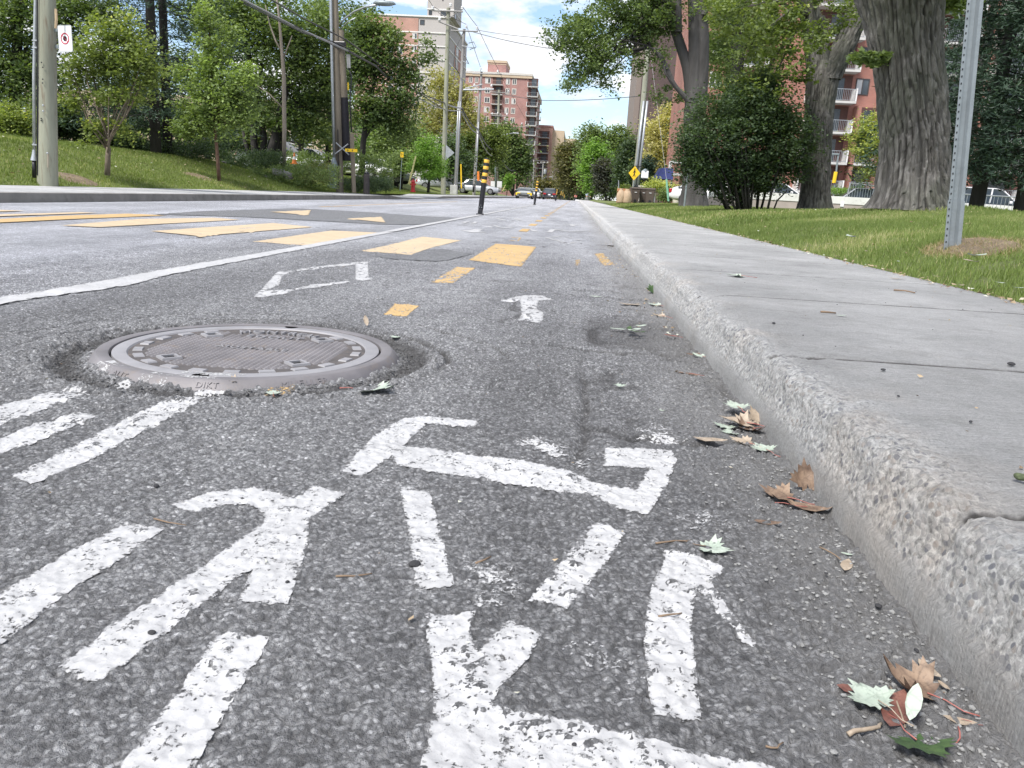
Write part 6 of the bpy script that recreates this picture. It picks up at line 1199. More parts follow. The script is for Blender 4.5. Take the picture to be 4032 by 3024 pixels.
for Y, l in ((41.5, 'second black and yellow bollard, in front of the parked-looking cars'), (86, 'third bollard, beside the dark sedan'), (112, 'fourth bollard near the crest'), (128, 'fifth small bollard at the crest'), (146, 'most distant bollard beyond the crest')):
    dup(B0, (g[0]+.02, Y, float(gy(Y))), 0, l)
# ------------------------------------------------------------------ hydrant and small street things on the left
M_red = simple('red_paint', (.42, .025, .03), .4, 0, .15, 10)
h0 = A(1626, 757, 52); t = thing('fire_hydrant', 'red fire hydrant on the left lawn', 'fire hydrant', (h0[0], 52, h0[2]))
b = MB(); b.lathe([(.16, 0), (.18, .02), (.18, .06), (.13, .09), (.125, .62), (.15, .64), (.15, .68), (.12, .72), (.06, .77), (.0001, .78)], 18); b.build('barrel', M_red, t, smooth='auto')
for s_ in (-1, 1): b = MB(); b.tube([(s_*.1, 0, .5), (s_*.2, 0, .5)], .05, 10); b.build('side_nozzle', M_red, t, smooth='auto')
b = MB(); b.tube([(0, -.1, .48), (0, -.21, .48)], .085, 12); b.build('front_nozzle', M_red, t, smooth='auto'); b = MB(); b.cyl(0, 0, .76, .84, .03, 5); b.build('top_nut', M_red, t)
def guard(pa, pb, Y, r, mt, label, name='guy_guard', cat='guy guard'):
    a = Vector(A(*pa, Y)); c = Vector(A(*pb, Y)); b = MB(); b.tube([(0, 0, 0), (c-a)*.5, c-a], [r, r*1.1, r], 8); o = b.build(name, mt, None, tuple(a), smooth='auto'); tag(o, label, cat); return o
M_pyel = simple('pale_yellow_plastic', (.62, .58, .25), .5)
guard((1610, 724), (1637, 614), 52, .055, M_pyel, 'pale yellow guy-wire sleeve leaning behind the hydrant'); guard((1817, 742), (1815, 646), 72, .06, M_signy, 'upright yellow marker beside the concrete footed pole', 'marker_post', 'marker'); guard((1979, 752), (1990, 728), 107, .05, M_pyel, 'yellow stake leaning against the sapling', 'stake', 'stake')
guard((1884, 712), (1883, 675), 82, .12, M_orange, 'orange plastic panel post behind the slim grey pole', 'marker_post', 'marker')
gs = A(1575, 750, 50); t = thing('road_sign', 'small yellow rectangular sign with black mark on a thin post left of the hydrant', 'sign', (gs[0], 50, gs[2])); e_ = Vector(A(1583, 610, 50))-Vector(t.location)
b = MB(); b.tube([(0, 0, 0), e_], .022, 8); b.build('post', M_steel_d, t); b = MB(); b.box(e_.x-.1, e_.x+.1, -.045, -.035, e_.z-.15, e_.z+.17); b.build('plate', M_signy, t)
b = MB(); b.prism([(e_.x-.012, e_.z-.1), (e_.x+.012, e_.z-.1), (e_.x+.012, e_.z+.03), (e_.x+.04, e_.z+.03), (e_.x, e_.z+.12), (e_.x-.04, e_.z+.03), (e_.x-.012, e_.z+.03)], -.05, -.047); b.build('symbol', M_signk, t)
ks = A(1443, 758, 31); t = thing('timber_post', 'short dark tarred timber post among the ivy', 'post', (ks[0], 31, ks[2]-.05)); b = MB(); b.lathe([(.12, 0), (.115, .6), (.12, .72), (.11, .74)], 14); b.build('post', M_blk if 0 else simple('tarred_wood', (.04, .035, .035), .8, 0, .3, 8, .7, 40), t, smooth='auto'); b = MB(); b.lathe([(.11, .735), (.09, .80), (.04, .84), (.0001, .85)], 14); b.build('rounded_top', M_blk, t, smooth=True)
cn = A(1159, 646, 36); t = thing('traffic_cone', 'orange traffic cone with white band behind the weeds', 'cone', (cn[0], 36, cn[2])); b = MB(); b.box(-.14, .14, -.14, .14, 0, .03); b.lathe([(.11, .03), (.02, .5)], 14); b.build('cone', M_orange, t); b = MB(); b.lathe([(.082, .2), (.055, .33)], 14); b.build('band', M_signw, t)
lg = A(1095, 690, 29); t = thing('log', 'weathered grey log lying in the weeds on the bank', 'log', (lg[0], 29, lg[2])); b = MB(); b.tube([(-.2, 0, .1), (.1, .1, .1), (.42, .2, -.02)], [.13, .14, .12], 12); b.build('log', M_gp2, t, smooth='auto')
for k, (x, y, s_) in enumerate([(1040, 700, .2), (1140, 700, .18), (880, 640, .16)]):
    p = A(x, y, 29); v, f = pebbles([(0, 0, 0)], [s_], 70+k); o = npmesh('rock', v, f, simple('rock', (.14, .13, .12), .9, 0, .3, 6, .5, 30), loc=p); tag(o, ['grey rock in the weeds left of the log', 'grey rock right of the log', 'dark rock at the foot of the slim young tree'][k], 'rock')
# ------------------------------------------------------------------ vehicles
M_glass = simple('car_glass', (.03, .04, .045), .08, .0, .1); M_tyre = simple('tyre', (.015, .015, .015), .8); M_rim = simple('rim', (.35, .35, .36), .35, .8); M_tail = simple('tail_light', (.35, .01, .015), .25); M_head = simple('head_light', (.75, .75, .75), .15); M_dark = simple('grille', (.02, .02, .022), .5)
def carpaint(n, c): return simple(n, c, .3, .15, .04, 2, coat=.7)
def car(label, loc_, rz, paint_, L=4.6, Wd=1.82, H=1.46, kind='sedan', lights=None, group=None, plate=True):
    t = thing('car', label, 'car', loc_, rz, group); h = L/2; wd = Wd/2; g0 = .2
    # front towards -Y.  stations: y, zlow, zbelt, w
    bel = .92 if kind == 'sedan' else 1.0
    st = [(-h, .34, .62, wd*.80), (-h+.12, .24, .72, wd*.93), (-h+.8, .22, .82, wd), (-h+1.35, .22, bel, wd), (0, .22, bel+.02, wd), (h-1.2, .22, bel+.03, wd), (h-.5, .24, bel+.05, wd*.98), (h-.1, .28, bel-.02, wd*.92), (h, .36, bel-.2, wd*.84)]
    if kind != 'sedan': st[-3:] = [(h-.4, .24, bel+.03, wd*.99), (h-.06, .28, bel, wd*.94), (h, .36, bel-.1, wd*.88)]
    v = []; f = []
    for (y, zl, zb_, w) in st:
        zm = zl+(zb_-zl)*.55
        v += [(-w*.9, y, zl), (-w, y, zl+.12), (-w, y, zm), (-w*.93, y, zb_), (-w*.5, y, zb_+.03), (0, y, zb_+.045), (w*.5, y, zb_+.03), (w*.93, y, zb_), (w, y, zm), (w, y, zl+.12), (w*.9, y, zl)]
    n = 11
    for i in range(len(st)-1):
        for k in range(n): f.append((i*n+k, i*n+(k+1) % n, (i+1)*n+(k+1) % n, (i+1)*n+k))
    f += [tuple(range(n)), tuple(((len(st)-1)*n+k) for k in range(n))[::-1]]
    b = MB(); b.add(v, f); o = b.build('body', paint_, t, smooth=True); sm = o.modifiers.new('s', 'SUBSURF'); sm.levels = sm.render_levels = 1
    top = H
    cs = [(-h+1.25, bel-.02, bel+.02, .88), (-h+1.95, bel, top-.06, .74), (-h+2.3, bel, top, .72), (h-1.5, bel, top-.01, .72), (h-1.1, bel, top-.08, .73), (h-.45, bel-.02, bel+.04, .82)]
    if kind != 'sedan': cs[-2:] = [(h-.5, bel, top-.05, .74), (h-.12, bel, bel+.1, .84)]
    v = []; f = []
    for (y, z0, z1, q) in cs: v += [(-wd*.92, y, z0-.05), (-wd*(q+.92)/2-.01, y, (z0+z1)/2), (-wd*q, y, z1-.03), (-wd*q*.7, y, z1), (wd*q*.7, y, z1), (wd*q, y, z1-.03), (wd*(q+.92)/2+.01, y, (z0+z1)/2), (wd*.92, y, z0-.05)]
    n = 8
    for i in range(len(cs)-1):
        for k in range(n-1): f.append((i*n+k, i*n+k+1, (i+1)*n+k+1, (i+1)*n+k))
    f += [tuple(range(n)), tuple((len(cs)-1)*n+k for k in range(n))[::-1]]
    b = MB(); b.add(v, f); b.build('windows', M_glass, t, smooth='auto')
    b = MB(); y0, y1 = cs[1][0]+.1, cs[-2][0]-.02; b.prism([(y0, top-.045), (y0+.3, top+.012), (y1-.3, top+.012), (y1, top-.05)], -wd*.7, wd*.7, 'x'); b.build('roof', paint_, t, bevel=.02)
    for s_ in (-1, 1):
        for (ya, za, yb, zb_) in ((-h+1.3, bel, -h+2.05, top-.05), (-h+2.5+.1, bel, -h+2.5, top-.02), (h-.55 if kind == 'sedan' else h-.15, bel, h-1.15 if kind == 'sedan' else h-.5, top-.07)):
            b = MB(); b.tube([(s_*wd*.93, ya, za), (s_*wd*.86, (ya+yb)/2, (za+zb_)/2), (s_*wd*.75, yb, zb_)], .035, 5); b.build('pillar', paint_, t)
        for y in (-h+.85, h-.85):
            b = MB(); b.lathe([(.0001, 0), (.2, 0), (.31, .02), (.33, .05), (.33, .17), (.31, .2), (.0001, .2)], 22); b.xf(Matrix.Translation((s_*(wd+.01), y, .33)) @ Matrix.Rotation(-s_*math.pi/2, 4, 'Y')); w_o = b.build('wheel', M_tyre, t, smooth='auto')
            b = MB(); b.lathe([(.0001, -.006), (.05, -.008), (.2, -.004), (.21, .01)], 14); b.xf(Matrix.Translation((s_*(wd+.012), y, .33)) @ Matrix.Rotation(-s_*math.pi/2, 4, 'Y')); b.build('rim', M_rim, w_o)
        b = MB(); b.box(s_*wd*.62-.2, s_*wd*.62+.2, -h-.01, -h+.2, .58, .70); b.xf(Matrix.Identity(4)); b.build('headlight', lights or M_head, t, bevel=.03)
        b = MB(); b.box(s_*wd*.68-.2, s_*wd*.68+.2, h-.14, h+.012, bel-.28, bel-.08); b.build('tail_light', M_tail, t, bevel=.03)
        b = MB(); b.box(s_*(wd+.1)-.09, s_*(wd+.1)+.09, -h+1.65, -h+1.78, bel+.0, bel+.13); b.build('mirror', paint_, t, bevel=.03)
    b = MB(); b.box(-wd*.62, wd*.62, -h-.012, -h+.1, .34, .5); b.build('grille', M_dark, t, bevel=.02)
    if plate: b = MB(); b.box(-.16, .16, h-.02, h+.016, bel-.34, bel-.2); b.build('licence_plate', M_signw, t)
    b = MB(); b.box(-wd*.8, wd*.8, h-.1, h+.01, .3, .42); b.build('rear_bumper', M_dark, t, bevel=.02)
    return t
PT_ = dict(olive=carpaint('olive_grey_paint', (.32, .34, .32)), grey=carpaint('dark_grey_paint', (.035, .04, .05)), white=carpaint('white_paint', (.75, .75, .75)), silver=carpaint('silver_paint', (.42, .44, .46)), black=carpaint('black_paint', (.02, .02, .025)), red=carpaint('red_car_paint', (.4, .02, .02)))
def roadz(Y): return float(gy(Y))
x = A(2136, 780, 96)[0]; c_ = car('oncoming grey car with bright yellow front corners', (x, 96, roadz(96)), 0, PT_['olive'], 4.5, 1.95, 1.28, lights=simple('yellow_front', (.85, .6, .02), .35))
for s_ in (-1, 1): b = MB(); b.box(s_*.78-.16, s_*.78+.16, -2.24, -2.0, .38, .66); b.build('yellow_bumper_corner', MATS['yellow_front'], c_, bevel=.05)
x = A(2188, 780, 107)[0]; car('dark grey sedan driving away beside the third bollard', (x, 107, roadz(107)), math.pi, PT_['grey'], 4.6, 1.8, 1.45).rotation_euler = (0, 0, 0)
x = A(2164, 780, 107)[0]
bpy.data.objects.remove  # noqa
for o in [q for q in COL.objects if q.get('label', '').startswith('dark grey sedan')]: o.rotation_euler = (0, 0, math.pi); o.location.x = A(2164, 780, 107)[0]
for o in [q for q in COL.objects if q.get('label', '').startswith('oncoming grey')]: o.location.x = A(2066, 780, 96)[0]
x = A(2104, 780, 116)[0]; car('white car following the yellow fronted one', (x, 116, roadz(116)), 0, PT_['white'], 4.3, 1.75, 1.42)
def lotL(px, Y, lab, p_, rz, kind='sedan', zz_=None, **k):
    x = A(px, 700, Y)[0]; z = float(lawnL(x, Y)) if zz_ is None else zz_; return car(lab, (x, Y, z), rz, p_, kind=kind, group='cars parked behind the left bank', **k)
lotL(1508, 60, 'light grey van-like car seen under the trees left of the hydrant', PT_['silver'], 1.45, 'suv', H=1.7); lotL(1415, 57, 'white car behind the dark timber post', PT_['white'], 1.3, 'suv', H=1.65); lotL(1235, 50, 'white car glimpsed behind the cone', PT_['white'], 1.5, H=1.45)
lotL(1735, 77, 'silver sedan behind the feathery tree', PT_['silver'], 1.75, zz_=.45); lotL(1832, 86, 'black car between the grey poles', PT_['black'], 1.7, zz_=.45); lotL(1884, 84, 'silver car nose beside the slim grey pole', PT_['silver'], 1.5, zz_=.25); lotL(1095, 47, 'white van behind the multi-stemmed maple', PT_['white'], 1.4, 'suv', H=1.8)
def lotR(px, Y, lab, p_, rz, **k): return car(lab, (A(px, 760, Y)[0], Y, .72-.35), rz, p_, group='cars in the right parking lot', **k)
lotR(3065, 44, 'white sedan roof showing above the parking wall left of the fork tree', PT_['white'], 1.4); lotR(2830, 41, 'white car with red tail light behind the bush', PT_['white'], 1.2); lotR(3440, 45, 'pale car roof between the fork tree and the old maple', PT_['silver'], 1.5); lotR(2960, 47, 'white car behind the middle of the bush', PT_['white'], 1.5); lotR(3900, 42, 'white car behind the spruces', PT_['white'], 1.5, kind='suv', H=1.7)
# ------------------------------------------------------------------ right side kerb furniture
M_bin = simple('brown_bin', (.085, .065, .055), .55, 0, .08, 8); M_bag = simple('kraft_paper', (.42, .31, .21), .9, 0, .12, 6, .6, 30, .02)
def wbin(label, x, Y, z, rz):
    t = thing('wheeled_bin', label, 'bin', (x, Y, z), rz, 'brown bins at the driveway'); b = MB()
    v = [(sx*w, sy*d, zz_) for zz_, w, d in ((.08, .22, .24), (.95, .29, .33)) for sx, sy in ((-1, -1), (1, -1), (1, 1), (-1, 1))]
    b.add(v, [(0, 3, 2, 1), (4, 5, 6, 7), (0, 1, 5, 4), (1, 2, 6, 5), (2, 3, 7, 6), (3, 0, 4, 7)]); b.build('body', M_bin, t, bevel=.02)
    b = MB(); b.box(-.31, .31, -.36, .36, .951, 1.0); b.build('rim', M_bin, t, bevel=.015); b = MB(); b.prism([(-.36, 1.002), (-.3, 1.05), (.3, 1.07), (.37, 1.03), (.37, 1.002)], -.3, .3, 'x'); b.build('lid', M_bin, t, bevel=.01)
    b = MB(); b.tube([(-.22, .4, .98), (.22, .4, .98)], .02, 8); b.build('handle', M_bin, t)
    for s_ in (-1, 1): b = MB(); b.lathe([(.0001, 0), (.1, 0), (.1, .05), (.0001, .05)], 14); b.xf(Matrix.Translation((s_*.24-.025, .22, .1)) @ Matrix.Rotation(math.pi/2, 4, 'Y')); b.build('wheel', M_tyre, t)
    b = MB(); b.box(-.08, .08, -.335, -.325, .73, .76); b.xf(Matrix.Identity(4)); b.build('emblem', M_signw, t); b = MB(); b.box(-.07, .07, -.31, -.262, .1, .28); b.build('front_grip', M_blk, t); return t
zb_ = .30; yb = 54.
wbin('dark brown wheeled bin nearest the paper bags', A(2498, 780, yb)[0], yb, zb_, .1); wbin('brown wheeled bin in the middle, partly hidden', A(2532, 780, yb+.5)[0], yb+.5, zb_, .0); wbin('lighter brown wheeled bin with a white number, rightmost', A(2560, 780, yb-.4)[0], yb-.4, zb_, -.15)
M_num = M_signw
for k, (px, r) in enumerate(((2444, .26), (2468, .3))):
    t = thing('paper_bag', ['left kraft paper leaf bag by the bins', 'right kraft paper leaf bag touching the bins'][k], 'bag', (A(px, 780, 53)[0], 53, zb_)); b = MB(); rs = np.random.RandomState(k); b.lathe([(r*.9, 0), (r, .1), (r*1.05, .35), (r*.95, .6), (r*.6, .78), (r*.35, .85), (r*.5, .92)], 14); b.v = [(x*(1+.1*rs.normal()), y*(1+.1*rs.normal()), z) for x, y, z in b.v]; b.build('bag', M_bag, t, smooth=True)
ob = thing('planter_box', 'orange-brown wooden trough with leaves behind the paper bags', 'planter', (A(2460, 780, 55)[0], 55, zb_)); b = MB(); b.box(-.55, .55, -.2, .2, .75, .95); b.build('trough', simple('orange_wood', (.4, .19, .09), .7), ob, bevel=.02); 
for s_ in (-.5, .5): b = MB(); b.box(s_-.04, s_+.04, -.04, .04, 0, .749); b.build('leg', MATS['orange_wood'], ob)
# crossing sign
yS = 56.; c = A(2498, 682, yS); t = thing('crossing_sign', 'yellow diamond pedestrian crossing sign in front of the right pole', 'sign', (c[0], yS, .3)); hz = c[2]-.3; d_ = .40
b = MB(); b.box(-.025, .025, -.02, .02, 0, hz+.3); b.build('post', M_steel_d, t); b = MB(); b.prism([(0, hz-d_*1.18), (d_, hz), (0, hz+d_*1.18), (-d_, hz)], -.04, -.025); b.build('plate', M_signy, t)
b = MB(); 
fig = [((0, .2), (0, -.03), .05), ((-.0, .14), (-.11, .02), .022), ((.0, .14), (.1, .06), .022), ((0, -.03), (-.1, -.25), .028), ((0, -.03), (.07, -.25), .028)]
for (a_, b_, w_) in fig:
    dx_, dz_ = b_[0]-a_[0], b_[1]-a_[1]; l_ = math.hypot(dx_, dz_); nx_, nz_ = -dz_/l_*w_, dx_/l_*w_; b.prism([(a_[0]+nx_, hz+a_[1]+nz_), (a_[0]-nx_, hz+a_[1]-nz_), (b_[0]-nx_*.7, hz+b_[1]-nz_*.7), (b_[0]+nx_*.7, hz+b_[1]+nz_*.7)], -.047-.001*len(b.v)/40, -.042)
b.prism([(.045*math.cos(k*math.pi/5), hz+.27+.045*math.sin(k*math.pi/5)) for k in range(10)], -.046, -.042); b.build('walking_figure', M_signk, t)
def post(px, py0, py1, Y, r, label, mt=None, name='sign_post', top=None, dx=0): return guard((px, py0), (px+dx, py1), Y, r, mt or M_steel_d, label, name, 'post')
post(2694, 812, 672, 30, .03, 'thin grey post on the lawn beside the round bush', dx=15); post(2436, 786, 710, 62, .035, 'short grey post beside the paper bags', M_steel)
c = A(2322, 696 if 0 else 740, 150); t = thing('crossing_sign', 'distant small yellow diamond sign over the walkers', 'sign', (c[0], 150, .0)); b = MB(); b.prism([(0, 2.0), (.35, 2.4), (0, 2.8), (-.35, 2.4)], -.02, 0); b.build('plate', M_signy, t); b = MB(); b.box(-.03, .03, .001, .05, 0, 2.6); b.build('post', M_steel, t)
# utility cabinet, entrance awning, lantern
c = A(2722, 790, 58); t = thing('utility_cabinet', 'tall grey-green utility cabinet with a blue round mark behind the lawn', 'cabinet', (c[0], 58, .3)); b = MB(); b.box(-.65, .75, -.4, .4, .1, 2.55); b.build('housing', M_gblue, t, bevel=.03); b = MB(); b.box(-.68, .78, -.42, .42, 0, .098); b.build('plinth', M_blk, t); b = MB(); b.lathe([(.13, 0), (.16, 0), (.16, .01), (.13, .01)], 20); b.xf(Matrix.Translation((.15, -.405, 1.85)) @ Matrix.Rotation(math.pi/2, 4, 'X')); b.build('round_mark', simple('blue_mark', (.02, .06, .3), .5), t)
t = thing('entrance_awning', 'dark blue fabric awning at the brick building entrance', 'awning', (A(2612, 705, 74)[0], 74, .3)); x0 = A(2580, 704, 74)[0]-t.location.x; x1 = A(2650, 704, 74)[0]-t.location.x; z0 = A(2600, 704, 74)[2]-.3; z1 = A(2600, 659, 74)[2]-.3
b = MB(); b.add([(x0, 0, z0), (x1, 0, z0), (x1, 3, z0), (x0, 3, z0), (x0+.5, .6, z1), (x1, .6, z1), (x1, 3, z1), (x0+.5, 3, z1)], [(0, 3, 2, 1), (4, 5, 6, 7), (0, 1, 5, 4), (1, 2, 6, 5), (2, 3, 7, 6), (3, 0, 4, 7)]); b.build('canopy', simple('navy_fabric', (.006, .015, .10), .7, 0, .1), t)
for x_ in (x0+.1, x1-.1): b = MB(); b.box(x_-.04, x_+.04, .05, .13, 0, z0); b.build('leg', M_steel, t)
t = thing('lantern', 'white box lantern on a stone pier behind the bins', 'lamp', (A(2541, 760, 66)[0], 66, .3)); b = MB(); b.box(-.5, .3, -.3, .3, 0, 1.3); b.box(-.6, .4, -.35, .35, 1.301, 1.42); b.build('pier', simple('pale_stone', (.45, .42, .36), .8), t); b = MB(); b.box(-.45, .1, -.2, .2, 2.0, 2.55); b.build('lamp_box', M_signw, t, bevel=.05); b = MB(); b.cyl(-.17, 0, 1.421, 1.999, .05, 8); b.build('stem', M_blk, t); b = MB(); b.lathe([(.3, 2.552), (.1, 2.7), (.0001, 2.75)], 4, (-.17, 0, 0)); b.build('cap', M_steel_d, t)
guard((2632, 792), (2624, 705), 57, .07, simple('green_plastic', (.2, .42, .3), .5), 'green guy-wire sleeve right of the bins'); wire([A(2624, 705, 57), A(2616, 640, 59), A(2560, 200, 70)], .012, 'guy wire running up from the green sleeve', M_cablel)
t = thing('trash_bag_stand', 'pale standing bag with dark lid beside the cabinet', 'bag', (A(2662, 790, 57)[0], 57, .3)); b = MB(); b.lathe([(.2, 0), (.24, .3), (.22, .85), (.16, 1.0)], 12); b.build('bag', simple('pale_bag', (.5, .46, .38), .8), t, smooth=True); b = MB(); b.lathe([(.3, 1.0), (.28, 1.08), (.0001, 1.14)], 12); b.build('lid', M_blk, t)
# parking wall and lamp post
yW = 38.; zt = A(3300, 773, yW)[2]; zm = A(3300, 802, yW)[2]
t = thing('parking_wall', 'low white painted concrete wall of the parking lot behind the trees', 'wall', (9, yW, .3)); xa, xb = A(2790, 800, yW)[0]-9, 24
b = MB(); b.box(xa, xb, 0, .25, zm-.3, zt-.3); b.build('white_band', simple('stained_white', (.66, .66, .63), .8, 0, .08, 1.5, dark=(.4, .38, .34)), t); b = MB(); b.box(xa, xb, .03, .25, -.3, zm-.302); b.build('lower_course', simple('pinkish_concrete', (.38, .33, .30), .9, 0, .1, 2), t)
b = MB(); b.box(A(3318, 790, yW)[0]-9-.08, A(3318, 790, yW)[0]-9+.08, -.01, -.001, zm-.3-.12, zm-.3+.12); b.build('notice', M_signw, t)
t = thing('lamp_post', 'slim dark lamp post with a yellow sleeve before the brick balconies', 'lamp post', (A(3285, 770, 50)[0], 50, .5)); b = MB(); e_ = Vector(A(3300, 610, 50))-Vector(t.location); b.tube([(0, 0, 0), e_], .05, 8); b.build('post', M_steel_d, t); b = MB(); b.box(e_.x-.35, e_.x+.05, -.08, .08, e_.z-.02, e_.z+.08); b.build('lamp_head', M_steel_d, t, bevel=.02); q = Vector(A(3286, 700, 50))-Vector(t.location); b = MB(); b.tube([(q.x, -.01, q.z-.3), (q.x+.03, -.01, q.z+.35)], .11, 8); b.build('yellow_sleeve', M_signy, t)
t = thing('metal_fence', 'short grey metal railing on top of the parking wall', 'fence', (A(3345, 770, 38.1)[0], 38.12, zt)); 
b = MB(); b.tube([(-.1, 0, .62), (1.1, 0, .55)], .02, 6); b.build('rail', M_steel, t); b = MB(); b.tube([(-.1, 0, .0), (-.05, 0, .62)], .025, 6); b.build('end_post', M_steel, t)
for k in range(10): b = MB(); b.tube([(.0+k*.115, 0, .01), (.0+k*.115, 0, .6-.006*k)], .009, 4); b.build('baluster', M_steel_d, t)
t = thing('metal_fence', 'grey railing along the lot behind the spruces', 'fence', (A(3850, 800, 34)[0]-1.2, 34, .55)); b = MB(); b.tube([(0, 0, .95), (4.5, 0, .95)], .025, 6); b.build('rail', M_steel, t)
for k in range(30): b = MB(); b.tube([(k*.15, 0, 0), (k*.15, 0, .94)], .010, 4); b.build('baluster', M_steel, t)
# ------------------------------------------------------------------ walkers and cyclist, far down the street
M_skin = simple('skin', (.5, .32, .24), .6); M_navy = simple('dark_clothes', (.02, .022, .035), .8); M_lblue = simple('light_blue_cloth', (.35, .42, .55), .8); M_redc = simple('red_cloth', (.65, .10, .10), .8); M_hair = simple('hair', (.03, .02, .015), .8); M_gtr = simple('grey_trousers', (.30, .30, .31), .8)
def person(label, loc_, rz, top, trousers, pose='walk'):
    t = thing('person', label, 'person', loc_, rz)
    if pose == 'walk': J = dict(pel=(0, 0, .95), ch=(0, -.02, 1.32), nk=(0, -.02, 1.48), hd=(0, -.03, 1.62), ls=(.18, 0, 1.42), le=(.23, .08, 1.15), lh=(.24, .0, .9), rs=(-.18, 0, 1.42), re=(-.23, -.06, 1.15), rh=(-.24, -.15, .93), lk=(.1, -.12, .52), lf=(.1, -.02, .08), lt=(.1, -.18, .05), rk=(-.1, .04, .5), rf=(-.1, .25, .12), rt=(-.1, .12, .04))
    else: J = dict(pel=(0, .15, .98), ch=(0, -.1, 1.28), nk=(0, -.18, 1.42), hd=(0, -.24, 1.55), ls=(.18, -.1, 1.36), le=(.22, -.3, 1.16), lh=(.22, -.5, 1.05), rs=(-.18, -.1, 1.36), re=(-.22, -.3, 1.16), rh=(-.22, -.5, 1.05), lk=(.1, -.22, .75), lf=(.12, -.05, .38), lt=(.12, -.2, .35), rk=(-.1, -.12, .6), rf=(-.12, .0, .2), rt=(-.12, -.15, .17))
    R_ = dict(pel=.14, ch=.15, nk=.055, hd=.1, ls=.07, le=.045, lh=.035, rs=.07, re=.045, rh=.035, lk=.065, lf=.045, lt=.035, rk=.065, rf=.045, rt=.035)
    def sk(name, keys, edges, mat, k=1., grow=0):
        me = bpy.data.meshes.new(name); me.from_pydata([J[a] for a in keys], [(keys.index(a), keys.index(b_)) for a, b_ in edges], []); o = bpy.data.objects.new(name, me); COL.objects.link(o); o.parent = t
        o.modifiers.new('skin', 'SKIN'); sv = me.skin_vertices[0].data if me.skin_vertices else None
        if sv is None: 
            bm = bmesh.new(); bm.from_mesh(me); bm.verts.layers.skin.verify(); bm.to_mesh(me); bm.free(); sv = me.skin_vertices[0].data
        for i_, a in enumerate(keys): sv[i_].radius = (R_[a]*k+grow,)*2; sv[i_].use_root = (i_ == 0)
        m2 = o.modifiers.new('sub', 'SUBSURF'); m2.levels = m2.render_levels = 2; me.materials.append(mat); return o
    sk('body', list(J), [('pel', 'ch'), ('ch', 'nk'), ('nk', 'hd'), ('ch', 'ls'), ('ls', 'le'), ('le', 'lh'), ('ch', 'rs'), ('rs', 're'), ('re', 'rh'), ('pel', 'lk'), ('lk', 'lf'), ('lf', 'lt'), ('pel', 'rk'), ('rk', 'rf'), ('rf', 'rt')], M_skin)
    sk('jacket', ['pel', 'ch', 'ls', 'le', 'rs', 're'], [('pel', 'ch'), ('ch', 'ls'), ('ls', 'le'), ('ch', 'rs'), ('rs', 're')], top, 1., .02)
    sk('trousers', ['pel', 'lk', 'lf', 'rk', 'rf'], [('pel', 'lk'), ('lk', 'lf'), ('pel', 'rk'), ('rk', 'rf')], trousers, 1., .015)
    b = MB(); h = J['hd']; b.lathe([(.115, -.02), (.125, .06), (.1, .12), (.0001, .15)], 14, (h[0], h[1]+.01, h[2]+.02)); b.build('hair', M_hair, t, smooth=True); return t
def bicycle(label, loc_, rz):
    t = thing('bicycle', label, 'bicycle', loc_, rz)
    for y in (-.52, .52):
        b = MB(); ring_ = [(0, y+.34*math.cos(2*math.pi*k/24), .34+.34*math.sin(2*math.pi*k/24)) for k in range(25)]; b.tube(ring_, .02, 6, False); w = b.build('wheel', M_tyre, t, smooth=True); b = MB(); [b.tube([(0, y, .34), (0, y+.33*math.cos(math.pi*k/4), .34+.33*math.sin(math.pi*k/4))], .004, 3) for k in range(8)]; b.build('spokes', M_steel, w)['kind'] = 'stuff'
    b = MB(); [b.tube(q, .016, 6) for q in ([(0, -.52, .34), (0, -.42, .92)], [(0, -.43, .85), (0, .05, .3)], [(0, -.42, .9), (0, .2, .85)], [(0, .05, .3), (0, .22, .95)], [(0, .05, .3), (0, .52, .34)], [(0, .2, .85), (0, .52, .34)])]; b.build('frame', M_dark, t)
    b = MB(); b.box(-.08, .08, .1, .34, .95, .99); b.build('saddle', M_blk, t, bevel=.01); b = MB(); b.tube([(-.27, -.4, 1.02), (0, -.43, .95), (.27, -.4, 1.02)], .014, 6); b.build('handlebar', M_blk, t)
x = A(2311, 770, 142)[0]; person('distant walker in light blue top and grey trousers on the sidewalk', (x, 142, roadz(142)+.12), 0, M_lblue, M_gtr); x = A(2327, 770, 142)[0]; person('distant walker in dark clothes on the sidewalk', (x, 142.3, roadz(142)+.12), .2, M_navy, M_navy)
x = A(2266, 780, 158)[0]; bicycle('bicycle under the rider in red', (x, 158, roadz(158)), 0); person('distant cyclist in a red top riding towards the camera', (x, 158, roadz(158)), 0, M_redc, M_navy, 'ride')
x = A(2278, 785, 150)[0]; t = thing('barrier_block', 'small white block on the cycle track near the cyclist', 'block', (x, 150, roadz(150))); b = MB(); b.box(-.6, .6, -.2, .2, 0, .5); b.build('block', M_signw, t, bevel=.08)
